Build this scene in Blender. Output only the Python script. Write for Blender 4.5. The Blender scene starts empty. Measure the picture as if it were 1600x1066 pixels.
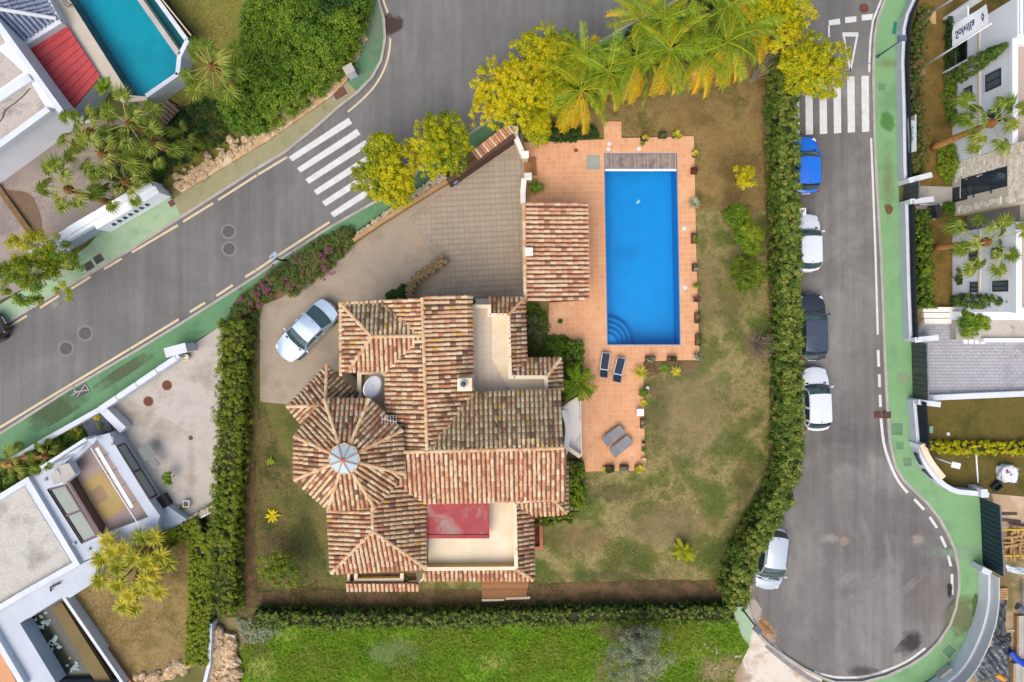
import bpy, math, random
import numpy as np
from mathutils import Vector, Matrix
random.seed(11)
rng = np.random.default_rng(11)
SC = bpy.context.scene
COL = SC.collection
R = math.radians

# ---------------------------------------------------------------- camera, sky, sun, exposure
HC, F, NX, NY = 43.24, 1081.0, 800.0, 480.0      # drone height, focal length in photo pixels, nadir
cam = bpy.data.objects.new('camera', bpy.data.cameras.new('camera'))
COL.objects.link(cam)
cam.location = (0, 0, HC)
cam.data.sensor_width = 36.0
cam.data.lens = 36.0 * F / 1600.0
cam.data.shift_y = -53.0 / 1600.0
cam.data.clip_end = 600
SC.camera = cam

SUN_EL, SUN_AZ = 62, 207          # overcast day, the brighter half of the sky in the south
world = bpy.data.worlds.new('World')
SC.world = world
world.use_nodes = True
wn = world.node_tree
wn.nodes.clear()
sky = wn.nodes.new('ShaderNodeTexSky')
sky.sky_type = 'NISHITA'
sky.sun_disc = False
sky.sun_elevation = R(SUN_EL)
sky.sun_rotation = R(SUN_AZ)
sky.air_density = 1.2
sky.dust_density = 4.0
sky.ozone_density = 1.0
bg = wn.nodes.new('ShaderNodeBackground')
bg.inputs['Strength'].default_value = 0.14
wo = wn.nodes.new('ShaderNodeOutputWorld')
wn.links.new(sky.outputs[0], bg.inputs[0])
wn.links.new(bg.outputs[0], wo.inputs[0])
sl = bpy.data.lights.new('sun', 'SUN')
sl.energy = 1.5
sl.angle = R(58)
sl.color = (1.0, 0.94, 0.86)
sun = bpy.data.objects.new('sun', sl)
COL.objects.link(sun)
sdir = Vector((math.sin(R(SUN_AZ)) * math.cos(R(SUN_EL)), math.cos(R(SUN_AZ)) * math.cos(R(SUN_EL)), math.sin(R(SUN_EL))))
sun.rotation_euler = sdir.to_track_quat('Z', 'Y').to_euler()
sun.location = sdir * 90
SC.view_settings.view_transform = 'Standard'
SC.view_settings.look = 'None'
SC.view_settings.gamma = 1
SC.view_settings.use_curve_mapping = False
SC.view_settings.exposure = 0.5
SC.cycles.max_bounces = 6
SC.cycles.transparent_max_bounces = 12
SC.cycles.use_denoising = True

# ---------------------------------------------------------------- geometry helpers
def W(px, py, z=0.0):
    """measured photo position of a point standing at height z -> its place in the world (metres)"""
    k = (HC - z) / F
    return Vector(((px - NX) * k, (NY - py) * k, z))

def W2(pts, z=0.0):
    return [W(x, y, z).xy for x, y in pts]

FACX = 27.48                       # street facades on the right all stand on this line
def FC(px, py):
    """point of that facade plane"""
    z = HC - FACX * F / (px - NX)
    return Vector((FACX, (NY - py) * (HC - z) / F, z))

OFF = {}
def link(o, parent=None):
    COL.objects.link(o)
    if parent is not None:
        o.parent = parent
        OFF[o.name] = OFF.get(parent.name, Vector())
    return o

def tag(o, label=None, cat=None, group=None, kind=None):
    if label: o['label'] = label
    if cat: o['category'] = cat
    if group: o['group'] = group
    if kind: o['kind'] = kind
    return o

def thing(name, label, cat, loc=(0, 0, 0), group=None):
    o = bpy.data.objects.new(name, None)
    o.empty_display_size = 0.2
    COL.objects.link(o)
    o.location = loc
    OFF[o.name] = Vector(loc)
    return tag(o, label, cat, group)

class MB:
    def __init__(s): s.v = []; s.f = []
    def add(s, vs, fs):
        b = len(s.v)
        s.v += [tuple(p) for p in vs]
        s.f += [tuple(i + b for i in f) for f in fs]
        return s
    def poly(s, pts):
        return s.add(pts, [tuple(range(len(pts)))])
    def prism(s, pts, z0, z1, top=True, bottom=True):
        a = sum(pts[i][0] * pts[(i + 1) % len(pts)][1] - pts[(i + 1) % len(pts)][0] * pts[i][1] for i in range(len(pts)))
        if a < 0: pts = pts[::-1]
        n = len(pts)
        vs = [(p[0], p[1], z0) for p in pts] + [(p[0], p[1], z1) for p in pts]
        fs = [(i, (i + 1) % n, n + (i + 1) % n, n + i) for i in range(n)]
        if top: fs.append(tuple(range(n, 2 * n)))
        if bottom: fs.append(tuple(range(n - 1, -1, -1)))
        return s.add(vs, fs)
    def box(s, c, size, rz=0.0, ry=0.0):
        m = Matrix.Rotation(rz, 3, 'Z') @ Matrix.Rotation(ry, 3, 'Y')
        hx, hy, hz = [d / 2 for d in size]
        vs = [Vector(c) + m @ Vector((x * hx, y * hy, z * hz)) for z in (-1, 1) for x, y in ((-1, -1), (1, -1), (1, 1), (-1, 1))]
        return s.add(vs, [(3, 2, 1, 0), (4, 5, 6, 7), (0, 1, 5, 4), (1, 2, 6, 5), (2, 3, 7, 6), (3, 0, 4, 7)])
    def bar(s, a, b, w, h=None):
        a, b = Vector(a), Vector(b); h = h or w
        d = (b - a).normalized()
        u = d.cross(Vector((0, 0, 1)))
        u = u.normalized() if u.length > 1e-4 else Vector((1, 0, 0))
        t = u.cross(d)
        vs = [p + u * x * w / 2 + t * y * h / 2 for p in (a, b) for x, y in ((-1, -1), (1, -1), (1, 1), (-1, 1))]
        return s.add(vs, [(0, 1, 2, 3), (7, 6, 5, 4), (0, 4, 5, 1), (1, 5, 6, 2), (2, 6, 7, 3), (3, 7, 4, 0)])
    def tube(s, pts, r, n=8, cap=True):
        pts = [Vector(p) for p in pts]
        rr = r if isinstance(r, (list, tuple)) else [r] * len(pts)
        b = len(s.v); u = None
        for i, p in enumerate(pts):
            d = (pts[min(i + 1, len(pts) - 1)] - pts[max(i - 1, 0)]).normalized()
            if u is None:
                u = d.cross(Vector((0, 0, 1)))
                if u.length < 1e-3: u = d.cross(Vector((0, 1, 0)))
            u = (u - d * u.dot(d)).normalized()
            t = d.cross(u)
            for k in range(n):
                a = 2 * math.pi * k / n
                s.v.append(tuple(p + (u * math.cos(a) + t * math.sin(a)) * rr[i]))
        for i in range(len(pts) - 1):
            for k in range(n):
                s.f.append((b + i * n + k, b + i * n + (k + 1) % n, b + (i + 1) * n + (k + 1) % n, b + (i + 1) * n + k))
        if cap:
            s.f.append(tuple(b + k for k in range(n - 1, -1, -1)))
            s.f.append(tuple(b + (len(pts) - 1) * n + k for k in range(n)))
        return s
    def lathe(s, prof, c=(0, 0, 0), n=20):
        b = len(s.v)
        for r, z in prof:
            for k in range(n):
                a = 2 * math.pi * k / n
                s.v.append((c[0] + r * math.cos(a), c[1] + r * math.sin(a), c[2] + z))
        for i in range(len(prof) - 1):
            for k in range(n):
                s.f.append((b + i * n + k, b + i * n + (k + 1) % n, b + (i + 1) * n + (k + 1) % n, b + (i + 1) * n + k))
        s.f.append(tuple(b + (len(prof) - 1) * n + k for k in range(n)))
        s.f.append(tuple(b + k for k in range(n - 1, -1, -1)))
        return s
    def wall(s, path, t, z0, z1, closed=False, side=0.0):
        """upright wall of thickness t along a path of 2D points; side -1/0/1 shifts it off the path"""
        L, Rr = offset_path(path, t / 2 * (side + 1), closed), offset_path(path, t / 2 * (side - 1), closed)
        n = len(path)
        zz0 = z0 if isinstance(z0, (list, tuple)) else [z0] * n
        zz1 = z1 if isinstance(z1, (list, tuple)) else [z1] * n
        b = len(s.v)
        for i in range(n):
            s.v += [(L[i][0], L[i][1], zz0[i]), (Rr[i][0], Rr[i][1], zz0[i]), (Rr[i][0], Rr[i][1], zz1[i]), (L[i][0], L[i][1], zz1[i])]
        m = n if closed else n - 1
        for i in range(m):
            p, q = b + 4 * i, b + 4 * ((i + 1) % n)
            for k in range(4):
                s.f.append((p + k, q + k, q + (k + 1) % 4, p + (k + 1) % 4))
        if not closed:
            s.f.append((b, b + 1, b + 2, b + 3)); e = b + 4 * (n - 1)
            s.f.append((e + 3, e + 2, e + 1, e))
        return s
    def build(s, name, mat, parent=None, smooth=False, kind=None, label=None, cat=None, group=None):
        off = OFF.get(parent.name, Vector()) if parent is not None else Vector()
        me = bpy.data.meshes.new(name)
        me.from_pydata([(x - off.x, y - off.y, z - off.z) for x, y, z in s.v], [], s.f)
        me.materials.append(mat)
        if smooth: me.polygons.foreach_set('use_smooth', [True] * len(me.polygons))
        o = bpy.data.objects.new(name, me)
        link(o, parent)
        return tag(o, label, cat, group, kind)

def fix_normals(o):
    import bmesh
    bm = bmesh.new(); bm.from_mesh(o.data)
    bmesh.ops.recalc_face_normals(bm, faces=bm.faces)
    bm.to_mesh(o.data); bm.free()
    return o

def bevel(o, w=0.02, seg=2):
    m = o.modifiers.new('bevel', 'BEVEL'); m.width = w; m.segments = seg; m.limit_method = 'ANGLE'
    return o

def offset_path(path, d, closed=False):
    n = len(path); out = []
    P = [Vector((p[0], p[1])) for p in path]
    for i in range(n):
        a = P[i - 1] if (closed or i > 0) else None
        c = P[(i + 1) % n] if (closed or i < n - 1) else None
        ns = []
        if a is not None: e = (P[i] - a).normalized(); ns.append(Vector((-e.y, e.x)))
        if c is not None: e = (c - P[i]).normalized(); ns.append(Vector((-e.y, e.x)))
        m = sum(ns, Vector((0, 0)))
        m = m.normalized() if m.length > 1e-6 else ns[0]
        k = d / max(0.35, m.dot(ns[0]))
        out.append(P[i] + m * k)
    return out

def smooth_path(pts, k=2, closed=False):
    """corner-cutting subdivision"""
    P = [Vector(p) for p in pts]
    for _ in range(k):
        Q = [] if closed else [P[0]]
        n = len(P)
        for i in range(n if closed else n - 1):
            a, b = P[i], P[(i + 1) % n]
            Q += [a * .75 + b * .25, a * .25 + b * .75]
        if not closed: Q.append(P[-1])
        P = Q
    return P

def walk(path, step):
    """points every step metres along a path, with direction"""
    P = [Vector((p[0], p[1])) for p in path]; out = []; rest = 0.0
    for a, b in zip(P, P[1:]):
        L = (b - a).length
        if L < 1e-9: continue
        d = (b - a) / L; t = rest
        while t <= L:
            out.append((a + d * t, d)); t += step
        rest = t - L
    return out

def inside(poly, X, Y):
    poly = np.array([(p[0], p[1]) for p in poly]); r = np.zeros(len(X), bool); j = len(poly) - 1
    for i in range(len(poly)):
        xi, yi, xj, yj = *poly[i], *poly[j]
        c = ((yi > Y) != (yj > Y)) & (X < (xj - xi) * (Y - yi) / (yj - yi + 1e-12) + xi)
        r ^= c; j = i
    return r

def clip_to_convex(sub, win):
    """Sutherland-Hodgman, win counter-clockwise convex"""
    out = [tuple(p) for p in sub]
    for i in range(len(win)):
        a, b = win[i], win[(i + 1) % len(win)]
        if not out: return []
        src, out = out, []
        f = lambda p: (b[0] - a[0]) * (p[1] - a[1]) - (b[1] - a[1]) * (p[0] - a[0])
        for k in range(len(src)):
            p, q = src[k - 1], src[k]
            fp, fq = f(p), f(q)
            if (fp >= 0) != (fq >= 0):
                t = fp / (fp - fq)
                out.append((p[0] + (q[0] - p[0]) * t, p[1] + (q[1] - p[1]) * t))
            if fq >= 0: out.append(q)
    return out

def np_mesh(name, V, Q, mat, parent=None, attrs=None, smooth=False):
    """large mesh from numpy: V (N,3), Q (M,k) equal-sided faces"""
    off = OFF.get(parent.name, Vector()) if parent is not None else Vector()
    V = np.asarray(V, np.float32) - np.array(off, np.float32)
    Q = np.asarray(Q, np.int32); k = Q.shape[1]
    me = bpy.data.meshes.new(name)
    me.vertices.add(len(V)); me.vertices.foreach_set('co', V.ravel())
    me.loops.add(Q.size); me.loops.foreach_set('vertex_index', Q.ravel())
    me.polygons.add(len(Q)); me.polygons.foreach_set('loop_start', np.arange(0, Q.size, k, dtype=np.int32))
    if smooth: me.polygons.foreach_set('use_smooth', np.ones(len(Q), bool))
    for an, (dom, arr) in (attrs or {}).items():
        a = me.attributes.new(an, 'FLOAT', dom); a.data.foreach_set('value', np.asarray(arr, np.float32))
    me.update(calc_edges=True); me.validate()
    me.materials.append(mat)
    o = bpy.data.objects.new(name, me)
    return link(o, parent)

# ---------------------------------------------------------------- materials
GAIN = 0.80
def C(c, g=None):
    g = GAIN if g is None else g
    l = [((v / 255) / 12.92 if v / 255 <= .04045 else ((v / 255 + .055) / 1.055) ** 2.4) * g for v in c]
    return (min(l[0], .95), min(l[1], .95), min(l[2], .95), 1)

class NT:
    def __init__(s, name):
        s.m = bpy.data.materials.new(name); s.m.use_nodes = True
        s.t = s.m.node_tree; s.t.nodes.clear()
    def n(s, typ, ins=None, **kw):
        nd = s.t.nodes.new('ShaderNode' + typ)
        for k, v in kw.items(): setattr(nd, k, v)
        for k, v in (ins or {}).items():
            if hasattr(v, 'node') or isinstance(v, bpy.types.NodeSocket): s.t.links.new(v, nd.inputs[k])
            else: nd.inputs[k].default_value = v
        return nd
    def ramp(s, fac, cols, lo=.3, hi=.7):
        nd = s.n('ValToRGB', {0: fac}); e = nd.color_ramp.elements
        if len(cols) and isinstance(cols[0][0], (tuple, list)): st = cols
        else: st = [(c, lo + (hi - lo) * i / max(1, len(cols) - 1)) for i, c in enumerate(cols)]
        while len(e) < len(st): e.new(0.5)
        for i, (c, p) in enumerate(st): e[i].position = p; e[i].color = c
        return nd.outputs[0]
    def math(s, op, a, b=0.0, clamp=False):
        nd = s.n('Math', operation=op, use_clamp=clamp)
        for i, v in ((0, a), (1, b)):
            if isinstance(v, bpy.types.NodeSocket): s.t.links.new(v, nd.inputs[i])
            else: nd.inputs[i].default_value = v
        return nd.outputs[0]
    def mix(s, fac, a, b, blend='MIX'):
        nd = s.n('Mix', data_type='RGBA', blend_type=blend)
        for i, v in ((0, fac), (6, a), (7, b)):
            if isinstance(v, bpy.types.NodeSocket): s.t.links.new(v, nd.inputs[i])
            else: nd.inputs[i].default_value = v
        return nd.outputs[2]
    def noise(s, vec, scale, detail=4, rough=.55, dist=0.0):
        return s.n('TexNoise', {'Vector': vec, 'Scale': scale, 'Detail': detail, 'Roughness': rough, 'Distortion': dist}).outputs[0]
    def done(s, sh):
        s.n('OutputMaterial', {0: sh}); return s.m

MATS = {}
def PM(name, cols, scale=2.0, detail=5, rough=.8, bump=0.0, bscale=40, fine=0.12, fscale=30, stretch=None, rot=0.0,
       island=0.0, spec=.3, metal=0.0, coat=0.0, dirt=None, dirt_scale=1.5, dirt_lo=.58, lo=.3, hi=.7, gain=None):
    """procedural surface: a broad noise between real colours, fine grain, optional wear and per-piece variation"""
    if name in MATS: return MATS[name]
    T = NT(name)
    co = T.n('TexCoord').outputs['Object']
    if stretch or rot:
        co2 = T.n('Mapping', {'Vector': co, 'Rotation': (0, 0, rot), 'Scale': stretch or (1, 1, 1)}).outputs[0]
    else: co2 = co
    c = [C(x, gain) for x in cols]
    col = c[0] if len(c) == 1 else T.ramp(T.noise(co2, scale, detail, .6), c, lo, hi)
    if fine:
        f = T.noise(co, fscale, 3, .65)
        g = T.math('MULTIPLY_ADD', f, 2 * fine * 1.6); g.node.inputs[2].default_value = 1 - fine * 1.6
        col = T.mix(1.0, col, T.n('CombineColor', {0: g, 1: g, 2: g}).outputs[0], 'MULTIPLY')
    if island:
        r = T.math('FRACT', T.math('ADD', T.n('NewGeometry').outputs['Random Per Island'], T.n('ObjectInfo').outputs['Random']))
        g = T.math('MULTIPLY_ADD', r, 2 * island); g.node.inputs[2].default_value = 1 - island
        col = T.mix(1.0, col, T.n('CombineColor', {0: g, 1: g, 2: g}).outputs[0], 'MULTIPLY')
    if dirt:
        d = T.ramp(T.noise(co2, dirt_scale, 6, .65, .4), [(0, 0, 0, 1), (1, 1, 1, 1)], dirt_lo, dirt_lo + .16)
        col = T.mix(d, col, C(dirt, gain))
    b = T.n('BsdfPrincipled', {'Roughness': rough, 'Metallic': metal, 'Specular IOR Level': spec, 'Coat Weight': coat})
    if isinstance(col, tuple): b.inputs['Base Color'].default_value = col
    else: T.t.links.new(col, b.inputs['Base Color'])
    if bump:
        bn = T.n('Bump', {'Height': T.noise(co, bscale, 4, .6), 'Strength': bump, 'Distance': .03})
        T.t.links.new(bn.outputs[0], b.inputs['Normal'])
    MATS[name] = T.done(b.outputs[0])
    return MATS[name]

def LM(name, cols, trans=.3, rough=.55, rnd=.35, gain=None):
    """leaf surface: colour from the clump's own tint plus a little from leaf to leaf"""
    if name in MATS: return MATS[name]
    T = NT(name)
    t = T.n('Attribute', attribute_name='tint').outputs['Fac']
    r = T.n('NewGeometry').outputs['Random Per Island']
    f = T.math('ADD', T.math('MULTIPLY', t, 1 - rnd), T.math('MULTIPLY', r, rnd))
    col = T.ramp(f, [C(c, gain) for c in cols], .1, .9)
    b = T.n('BsdfPrincipled', {'Base Color': col, 'Roughness': rough, 'Specular IOR Level': .3})
    tr = T.n('BsdfTranslucent', {'Color': T.mix(1.0, col, (1.0, 1.0, .55, 1), 'MULTIPLY')})
    mx = T.n('MixShader', {0: trans, 1: b.outputs[0], 2: tr.outputs[0]})
    MATS[name] = T.done(mx.outputs[0])
    return MATS[name]

def GLASS(name, col, rough=.05):
    return PM(name, [col], fine=.03, fscale=3, rough=rough, spec=.5)

WHITE = PM('white_render', [(200, 207, 218), (187, 194, 205)], .6, 5, .75, .15, 60, .03, 8, dirt=(176, 174, 170), dirt_scale=.8, dirt_lo=.66)
WHITE2 = PM('white_coping', [(222, 226, 232), (206, 211, 218)], 1.2, 5, .7, .1, 60, .04, 12, dirt=(190, 180, 168), dirt_scale=1.6, dirt_lo=.64)
WHITEF = PM('white_facade', [(240, 243, 247), (230, 233, 238)], .6, 5, .75, .12, 60, .03, 8, gain=.92, dirt=(196, 194, 190), dirt_scale=.8, dirt_lo=.68)  # brighter copy of the white, making up for weaker light on upright walls
CREAMW = PM('cream_render', [(240, 226, 200), (226, 206, 172)], .9, 5, .8, .12, 50, .05, 10, dirt=(150, 128, 100), dirt_scale=2.2, dirt_lo=.66)
OCHREW = PM('ochre_render', [(230, 196, 118), (216, 176, 98)], .8, 5, .8, .12, 50, .05, 10, dirt=(150, 120, 80), dirt_scale=2, dirt_lo=.66)
CONC = PM('concrete', [(196, 190, 182), (172, 166, 156)], .8, 6, .85, .2, 50, .08, 20, dirt=(140, 132, 120), dirt_scale=1.3)
KERB = PM('kerb_concrete', [(186, 180, 172), (158, 152, 142)], 1.2, 6, .85, .15, 50, .1, 20)
METAL_D = PM('dark_metal', [(52, 58, 64), (40, 46, 52)], 2, 3, .45, 0, 1, .05, 20, spec=.5)
METAL_G = PM('grey_metal', [(140, 146, 152), (120, 126, 132)], 3, 3, .4, 0, 1, .04, 20, metal=.5)
WHITEP = PM('white_paint_metal', [(238, 240, 244)], fine=.03, rough=.35, spec=.5)
SOIL = PM('soil', [(104, 82, 58), (132, 104, 74), (88, 68, 48)], 1.2, 8, .95, .6, 20, .18, 14)
WOODB = PM('brown_timber', [(140, 96, 58), (164, 116, 74)], 3, 5, .7, .2, 30, .15, 30, island=.18, stretch=(1, 6, 1))
BARK = PM('bark', [(128, 98, 70), (160, 122, 84), (96, 74, 54)], 5, 5, .9, .5, 20, .2, 15)
PALMBARK = PM('palm_bark', [(164, 120, 72), (196, 144, 84), (120, 86, 56)], 3, 5, .9, .5, 16, .2, 12, stretch=(1, 1, 4))
# ================================================================ ground, roads, pavements
from mathutils.geometry import tessellate_polygon

def sheet(name, pts2, z, mat, holes=(), parent=None, kind='structure', label=None, cat=None, group=None):
    loops = [[Vector((p[0], p[1], 0)) for p in l] for l in [pts2] + list(holes)]
    flat = [p for l in loops for p in l]
    tris = tessellate_polygon(loops)
    b = MB(); fs = []
    for t in tris:
        a, c, d = [flat[i] for i in t]
        fs.append(t if (c - a).cross(d - a).z > 0 else t[::-1])
    b.add([(p.x, p.y, z) for p in flat], fs)
    return b.build(name, mat, parent, kind=kind, label=label, cat=cat, group=group)

def jag(pts, amp=.12, step=.35):
    """make an outline uneven"""
    out = []
    P = [Vector(p) for p in pts]
    for a, b in zip(P, P[1:] + P[:1]):
        n = max(1, int((b - a).length / step)); e = (b - a).normalized(); nn = Vector((-e.y, e.x))
        for k in range(n):
            out.append(a.lerp(b, k / n) + nn * random.gauss(0, amp) * (1 if k else .4))
    return out

POOL = [(945, 241), (1056.5, 241), (1062, 538), (950, 538)]
pool2 = W2(POOL, .12)
EARTH = PM('earth', [(112, 110, 62), (140, 126, 84), (96, 98, 50), (128, 112, 74)], .12, 8, .95, .5, 12, .15, 10)
sheet('ground', [(-220, -200), (220, -200), (220, 200), (-220, 200)], -.05, EARTH, [pool2[::-1]])

UP = [(-140, 598), (0, 514), (100, 454), (205, 393), (300, 332), (400, 268), (447, 240), (500, 197), (531, 169), (560, 147),
      (584, 122), (598, 96), (604, 62), (602, 30), (594, 0), (580, -45), (550, -160)]
LO = [(-140, 762), (0, 676), (110, 606), (210, 548), (284, 503), (400, 430), (434, 406), (518, 352), (584, 315), (735, 207),
      (800, 160), (939, 63), (976, 41), (1023, 18), (1080, -14), (1140, -26), (1190, -4), (1220, 40), (1231, 100),
      (1233, 400), (1236, 640), (1234, 735), (1222, 775), (1200, 806), (1178, 840), (1166, 878), (1163, 912), (1168, 938), (1176, 968),
      (1188, 992), (1203, 1006), (1228, 1024), (1256, 1042), (1284, 1056)]
RK = [(1410, -160), (1386, -40), (1379, 0), (1368, 30), (1363, 60), (1361, 113), (1363, 215), (1367, 300), (1373, 400), (1378, 533),
      (1381, 600), (1383, 640), (1387, 690), (1396, 730), (1408, 750), (1428, 770), (1447, 788), (1464, 810), (1478, 835), (1488, 858),
      (1494, 888), (1495, 915), (1490, 948), (1481, 974), (1463, 1001), (1444, 1020), (1420, 1036), (1384, 1053), (1345, 1063), (1305, 1063), (1284, 1056)]

def asphalt(name, rot, cols, band):
    T = NT(name)
    co = T.n('TexCoord').outputs['Object']
    broad = T.noise(co, .16, 5, .6, .6)
    col = T.ramp(broad, [C(c) for c in cols], .32, .68)
    st = T.n('Mapping', {'Vector': co, 'Rotation': (0, 0, rot), 'Scale': (.9, .025, 1)}).outputs[0]
    s = T.ramp(T.noise(st, 1.3, 4, .6, .2), [(.86, .86, .86, 1), (1.12, 1.12, 1.11, 1)], .35, .65)
    col = T.mix(band, col, s, 'MULTIPLY')
    st2 = T.n('Mapping', {'Vector': co, 'Rotation': (0, 0, rot + .25), 'Scale': (2.2, .12, 1)}).outputs[0]
    s2 = T.ramp(T.noise(st2, 1.0, 6, .7, 1.2), [(.93, .93, .93, 1), (1.16, 1.15, 1.13, 1)], .45, .75)
    col = T.mix(.85, col, s2, 'MULTIPLY')
    m = T.ramp(T.noise(co, 2.2, 6, .7), [(.92, .92, .92, 1), (1.06, 1.06, 1.06, 1)], .3, .7)
    col = T.mix(1, col, m, 'MULTIPLY')
    g = T.ramp(T.noise(co, 38, 2, .7), [(.8, .8, .8, 1), (1.2, 1.2, 1.2, 1)], .25, .75)
    col = T.mix(.8, col, g, 'MULTIPLY')
    oil = T.ramp(T.noise(co, .9, 7, .72, .3), [(0, 0, 0, 1), (1, 1, 1, 1)], .69, .76)
    col = T.mix(T.math('MULTIPLY', oil, .45), col, C((70, 68, 66)))
    b = T.n('BsdfPrincipled', {'Base Color': col, 'Roughness': .85, 'Specular IOR Level': .25})
    bn = T.n('Bump', {'Height': T.noise(co, 45, 3, .7), 'Strength': .35, 'Distance': .02})
    T.t.links.new(bn.outputs[0], b.inputs['Normal'])
    return T.done(b.outputs[0])

ASPH = asphalt('asphalt_hill_street', R(-56.6), [(112, 110, 108), (120, 118, 116), (130, 127, 125)], .8)
ASPH2 = asphalt('asphalt_side_street', R(0), [(104, 100, 97), (121, 117, 113), (148, 144, 139)], .9)
cut = [(1231, 100), (1365, 100)]
ri = RK.index((1361, 113)); li = LO.index((1231, 100))
road_a = UP + [(1410, -160)] + RK[1:ri] + [(1361, 100), (1231, 100)] + LO[:li][::-1]
road_b = [(1231, 100), (1361, 100)] + RK[ri:] + LO[li + 1:-1][::-1]
road = sheet('road', W2(road_a), 0, ASPH)
road2 = sheet('road', W2(road_b), 0, ASPH2)

GREENP = PM('green_painted_pavement', [(94, 138, 96), (104, 146, 104), (82, 124, 86)], .7, 6, .8, .25, 50, .1, 24, dirt=(128, 148, 110), dirt_scale=.7, dirt_lo=.6)
GREENR = PM('bright_green_pavement', [(120, 162, 112), (128, 169, 120), (111, 151, 106)], .5, 6, .75, .2, 50, .07, 24, dirt=(136, 150, 96), dirt_scale=.55, dirt_lo=.63)
GREENF = PM('faded_green_pavement', [(150, 178, 142), (162, 186, 150), (140, 168, 132)], .7, 6, .8, .25, 50, .1, 24, dirt=(150, 156, 124), dirt_scale=.8)
GREEND = PM('dark_green_pavement', [(84, 124, 92), (98, 136, 104), (76, 112, 84)], .9, 7, .8, .25, 50, .12, 20, dirt=(130, 128, 104), dirt_scale=1.0, dirt_lo=.56)
OLIVEP = PM('olive_paving', [(146, 144, 108), (158, 152, 116), (134, 134, 100)], .9, 6, .85, .4, 30, .2, 18)
PZ = .12
# pavement on the far side of the hill street, four surfaces butted end to end
i1 = 4
sheet('pavement', W2(UP[:4] + [(285, 341.5), (272, 312), (268, 311), (222, 284), (140, 384), (60, 440), (0, 477), (-140, 560)]), PZ, GREENF)
sheet('pavement', W2([(285, 341.5), (300, 332), (400, 268), (447, 240), (500, 197), (531, 169), (560, 147), (541, 126), (515, 152), (463, 189), (416, 221), (333, 270), (272, 312)]), PZ, OLIVEP)
sheet('pavement', W2(UP[9:] + [(515, -160), (560, -45), (572, 0), (571, 55), (563, 88), (541, 126)]), PZ, GREEND)
nearpav = LO[:13] + [(1000, 62), (939, 92), (800, 188), (745, 229), (690, 268), (600, 332), (557, 362), (520, 387), (450, 432), (375, 486), (352, 506), (315, 528), (278, 554), (158, 636), (66, 688), (0, 730), (-140, 815)]
sheet('pavement', W2(nearpav), PZ, GREENP)
WL = [(1470, -160), (1440, -50), (1419, 0), (1405, 30), (1400, 52), (1397.5, 105), (1400, 184), (1401, 263), (1403.5, 317), (1407, 454), (1410, 530), (1422, 533), (1424.6, 621),
      (1415, 622), (1421, 695), (1436, 732), (1454, 752), (1476, 765), (1526, 769), (1530, 786), (1533, 884), (1527, 887), (1527, 936), (1515, 981), (1491, 1029), (1463, 1052), (1430, 1072), (1400, 1110)]
sheet('pavement', W2(RK[:-1] + [(1284, 1100), (1400, 1110)] + WL[::-1][1:]), PZ, GREENR)
sheet('pavement', W2([(1144, 954), (1156, 932), (1168, 938), (1176, 968), (1170, 1010), (1158, 992)]), PZ, GREENF)
APRON = PM('dusty_concrete', [(206, 192, 176), (224, 212, 198), (190, 172, 150)], .7, 7, .9, .3, 40, .08, 20, dirt=(176, 142, 104), dirt_scale=.6, dirt_lo=.54)
sheet('apron', W2([(1170, 1010), (1176, 968), (1188, 992), (1203, 1006), (1228, 1024), (1256, 1042), (1284, 1056), (1284, 1120), (1120, 1120), (1150, 1050)]), .05, APRON)

for nm, path, side in (('kerb', UP, 1), ('kerb', LO, -1), ('kerb', RK, 1)):
    MB().wall(W2(path), .16, -.04, .135, side=side).build(nm, KERB, kind='structure')

# ---- painted markings, flat print on the asphalt
WPAINT = PM('white_road_paint', [(226, 226, 224), (206, 206, 204)], 2.5, 6, .7, 0, 1, .12, 30, dirt=(168, 165, 162), dirt_scale=3.5, dirt_lo=.6)
CPAINT = PM('cream_road_paint', [(224, 204, 170), (206, 186, 152)], 2.5, 6, .7, 0, 1, .12, 30, dirt=(160, 148, 130), dirt_scale=3.5, dirt_lo=.6)
def mark(name, pts, mat, par, z=.004):
    return sheet(name, W2(pts), z, mat, parent=par, kind=None)
def line(name, path, w, mat, par, z=.004):
    p = W2(path)
    a, b = offset_path(p, w / 2), offset_path(p, -w / 2)
    m = MB(); n = len(p)
    m.add([(q.x, q.y, z) for q in a] + [(q.x, q.y, z) for q in b], [(i + 1, i, n + i, n + i + 1) for i in range(n - 1)])
    return m.build(name, mat, par)
for k in range(6):
    dx, dy = 13.0 * k, 17.5 * k
    mark('crosswalk_stripe', [(451 + dx, 245.5 + dy), (544.5 + dx, 184 + dy), (550.5 + dx, 193 + dy), (456.8 + dx, 252.3 + dy)], WPAINT, road)
for x in (1345.8, 1323.6, 1302, 1280, 1258, 1237):
    s = (1357 - x) * .05
    mark('crosswalk_stripe', [(x, 118 + s), (x + 11.6, 118 + s), (x + 12.4, 205 + s), (x + 1, 206 + s)], WPAINT, road2)
for q in ([(1294.5, 32), (1312, 29), (1313, 38), (1295.5, 40)], [(1320.3, 27), (1338, 25.5), (1338, 34), (1320.8, 36.5)], [(1346, 23.5), (1364.5, 21.5), (1362, 31), (1346.5, 32.5)]):
    mark('give_way_block', q, WPAINT, road)
for (a, b, w) in (((1316.2, 54), (1341, 54), .26), ((1317.5, 52), (1329, 112), .12), ((1340, 52), (1328.6, 112), .12)):
    line('give_way_triangle', [a, b], w, WPAINT, road, .004 if w > .2 else .008)
for a, b in (((1295, 40), (1295.5, 58)), ((1296, 72), (1296, 96))):
    line('road_dash', [a, b], .1, WPAINT, road)
line('edge_line', [(1377, 0), (1364, 32), (1360, 62), (1358.4, 99)], .13, WPAINT, road)
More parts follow.
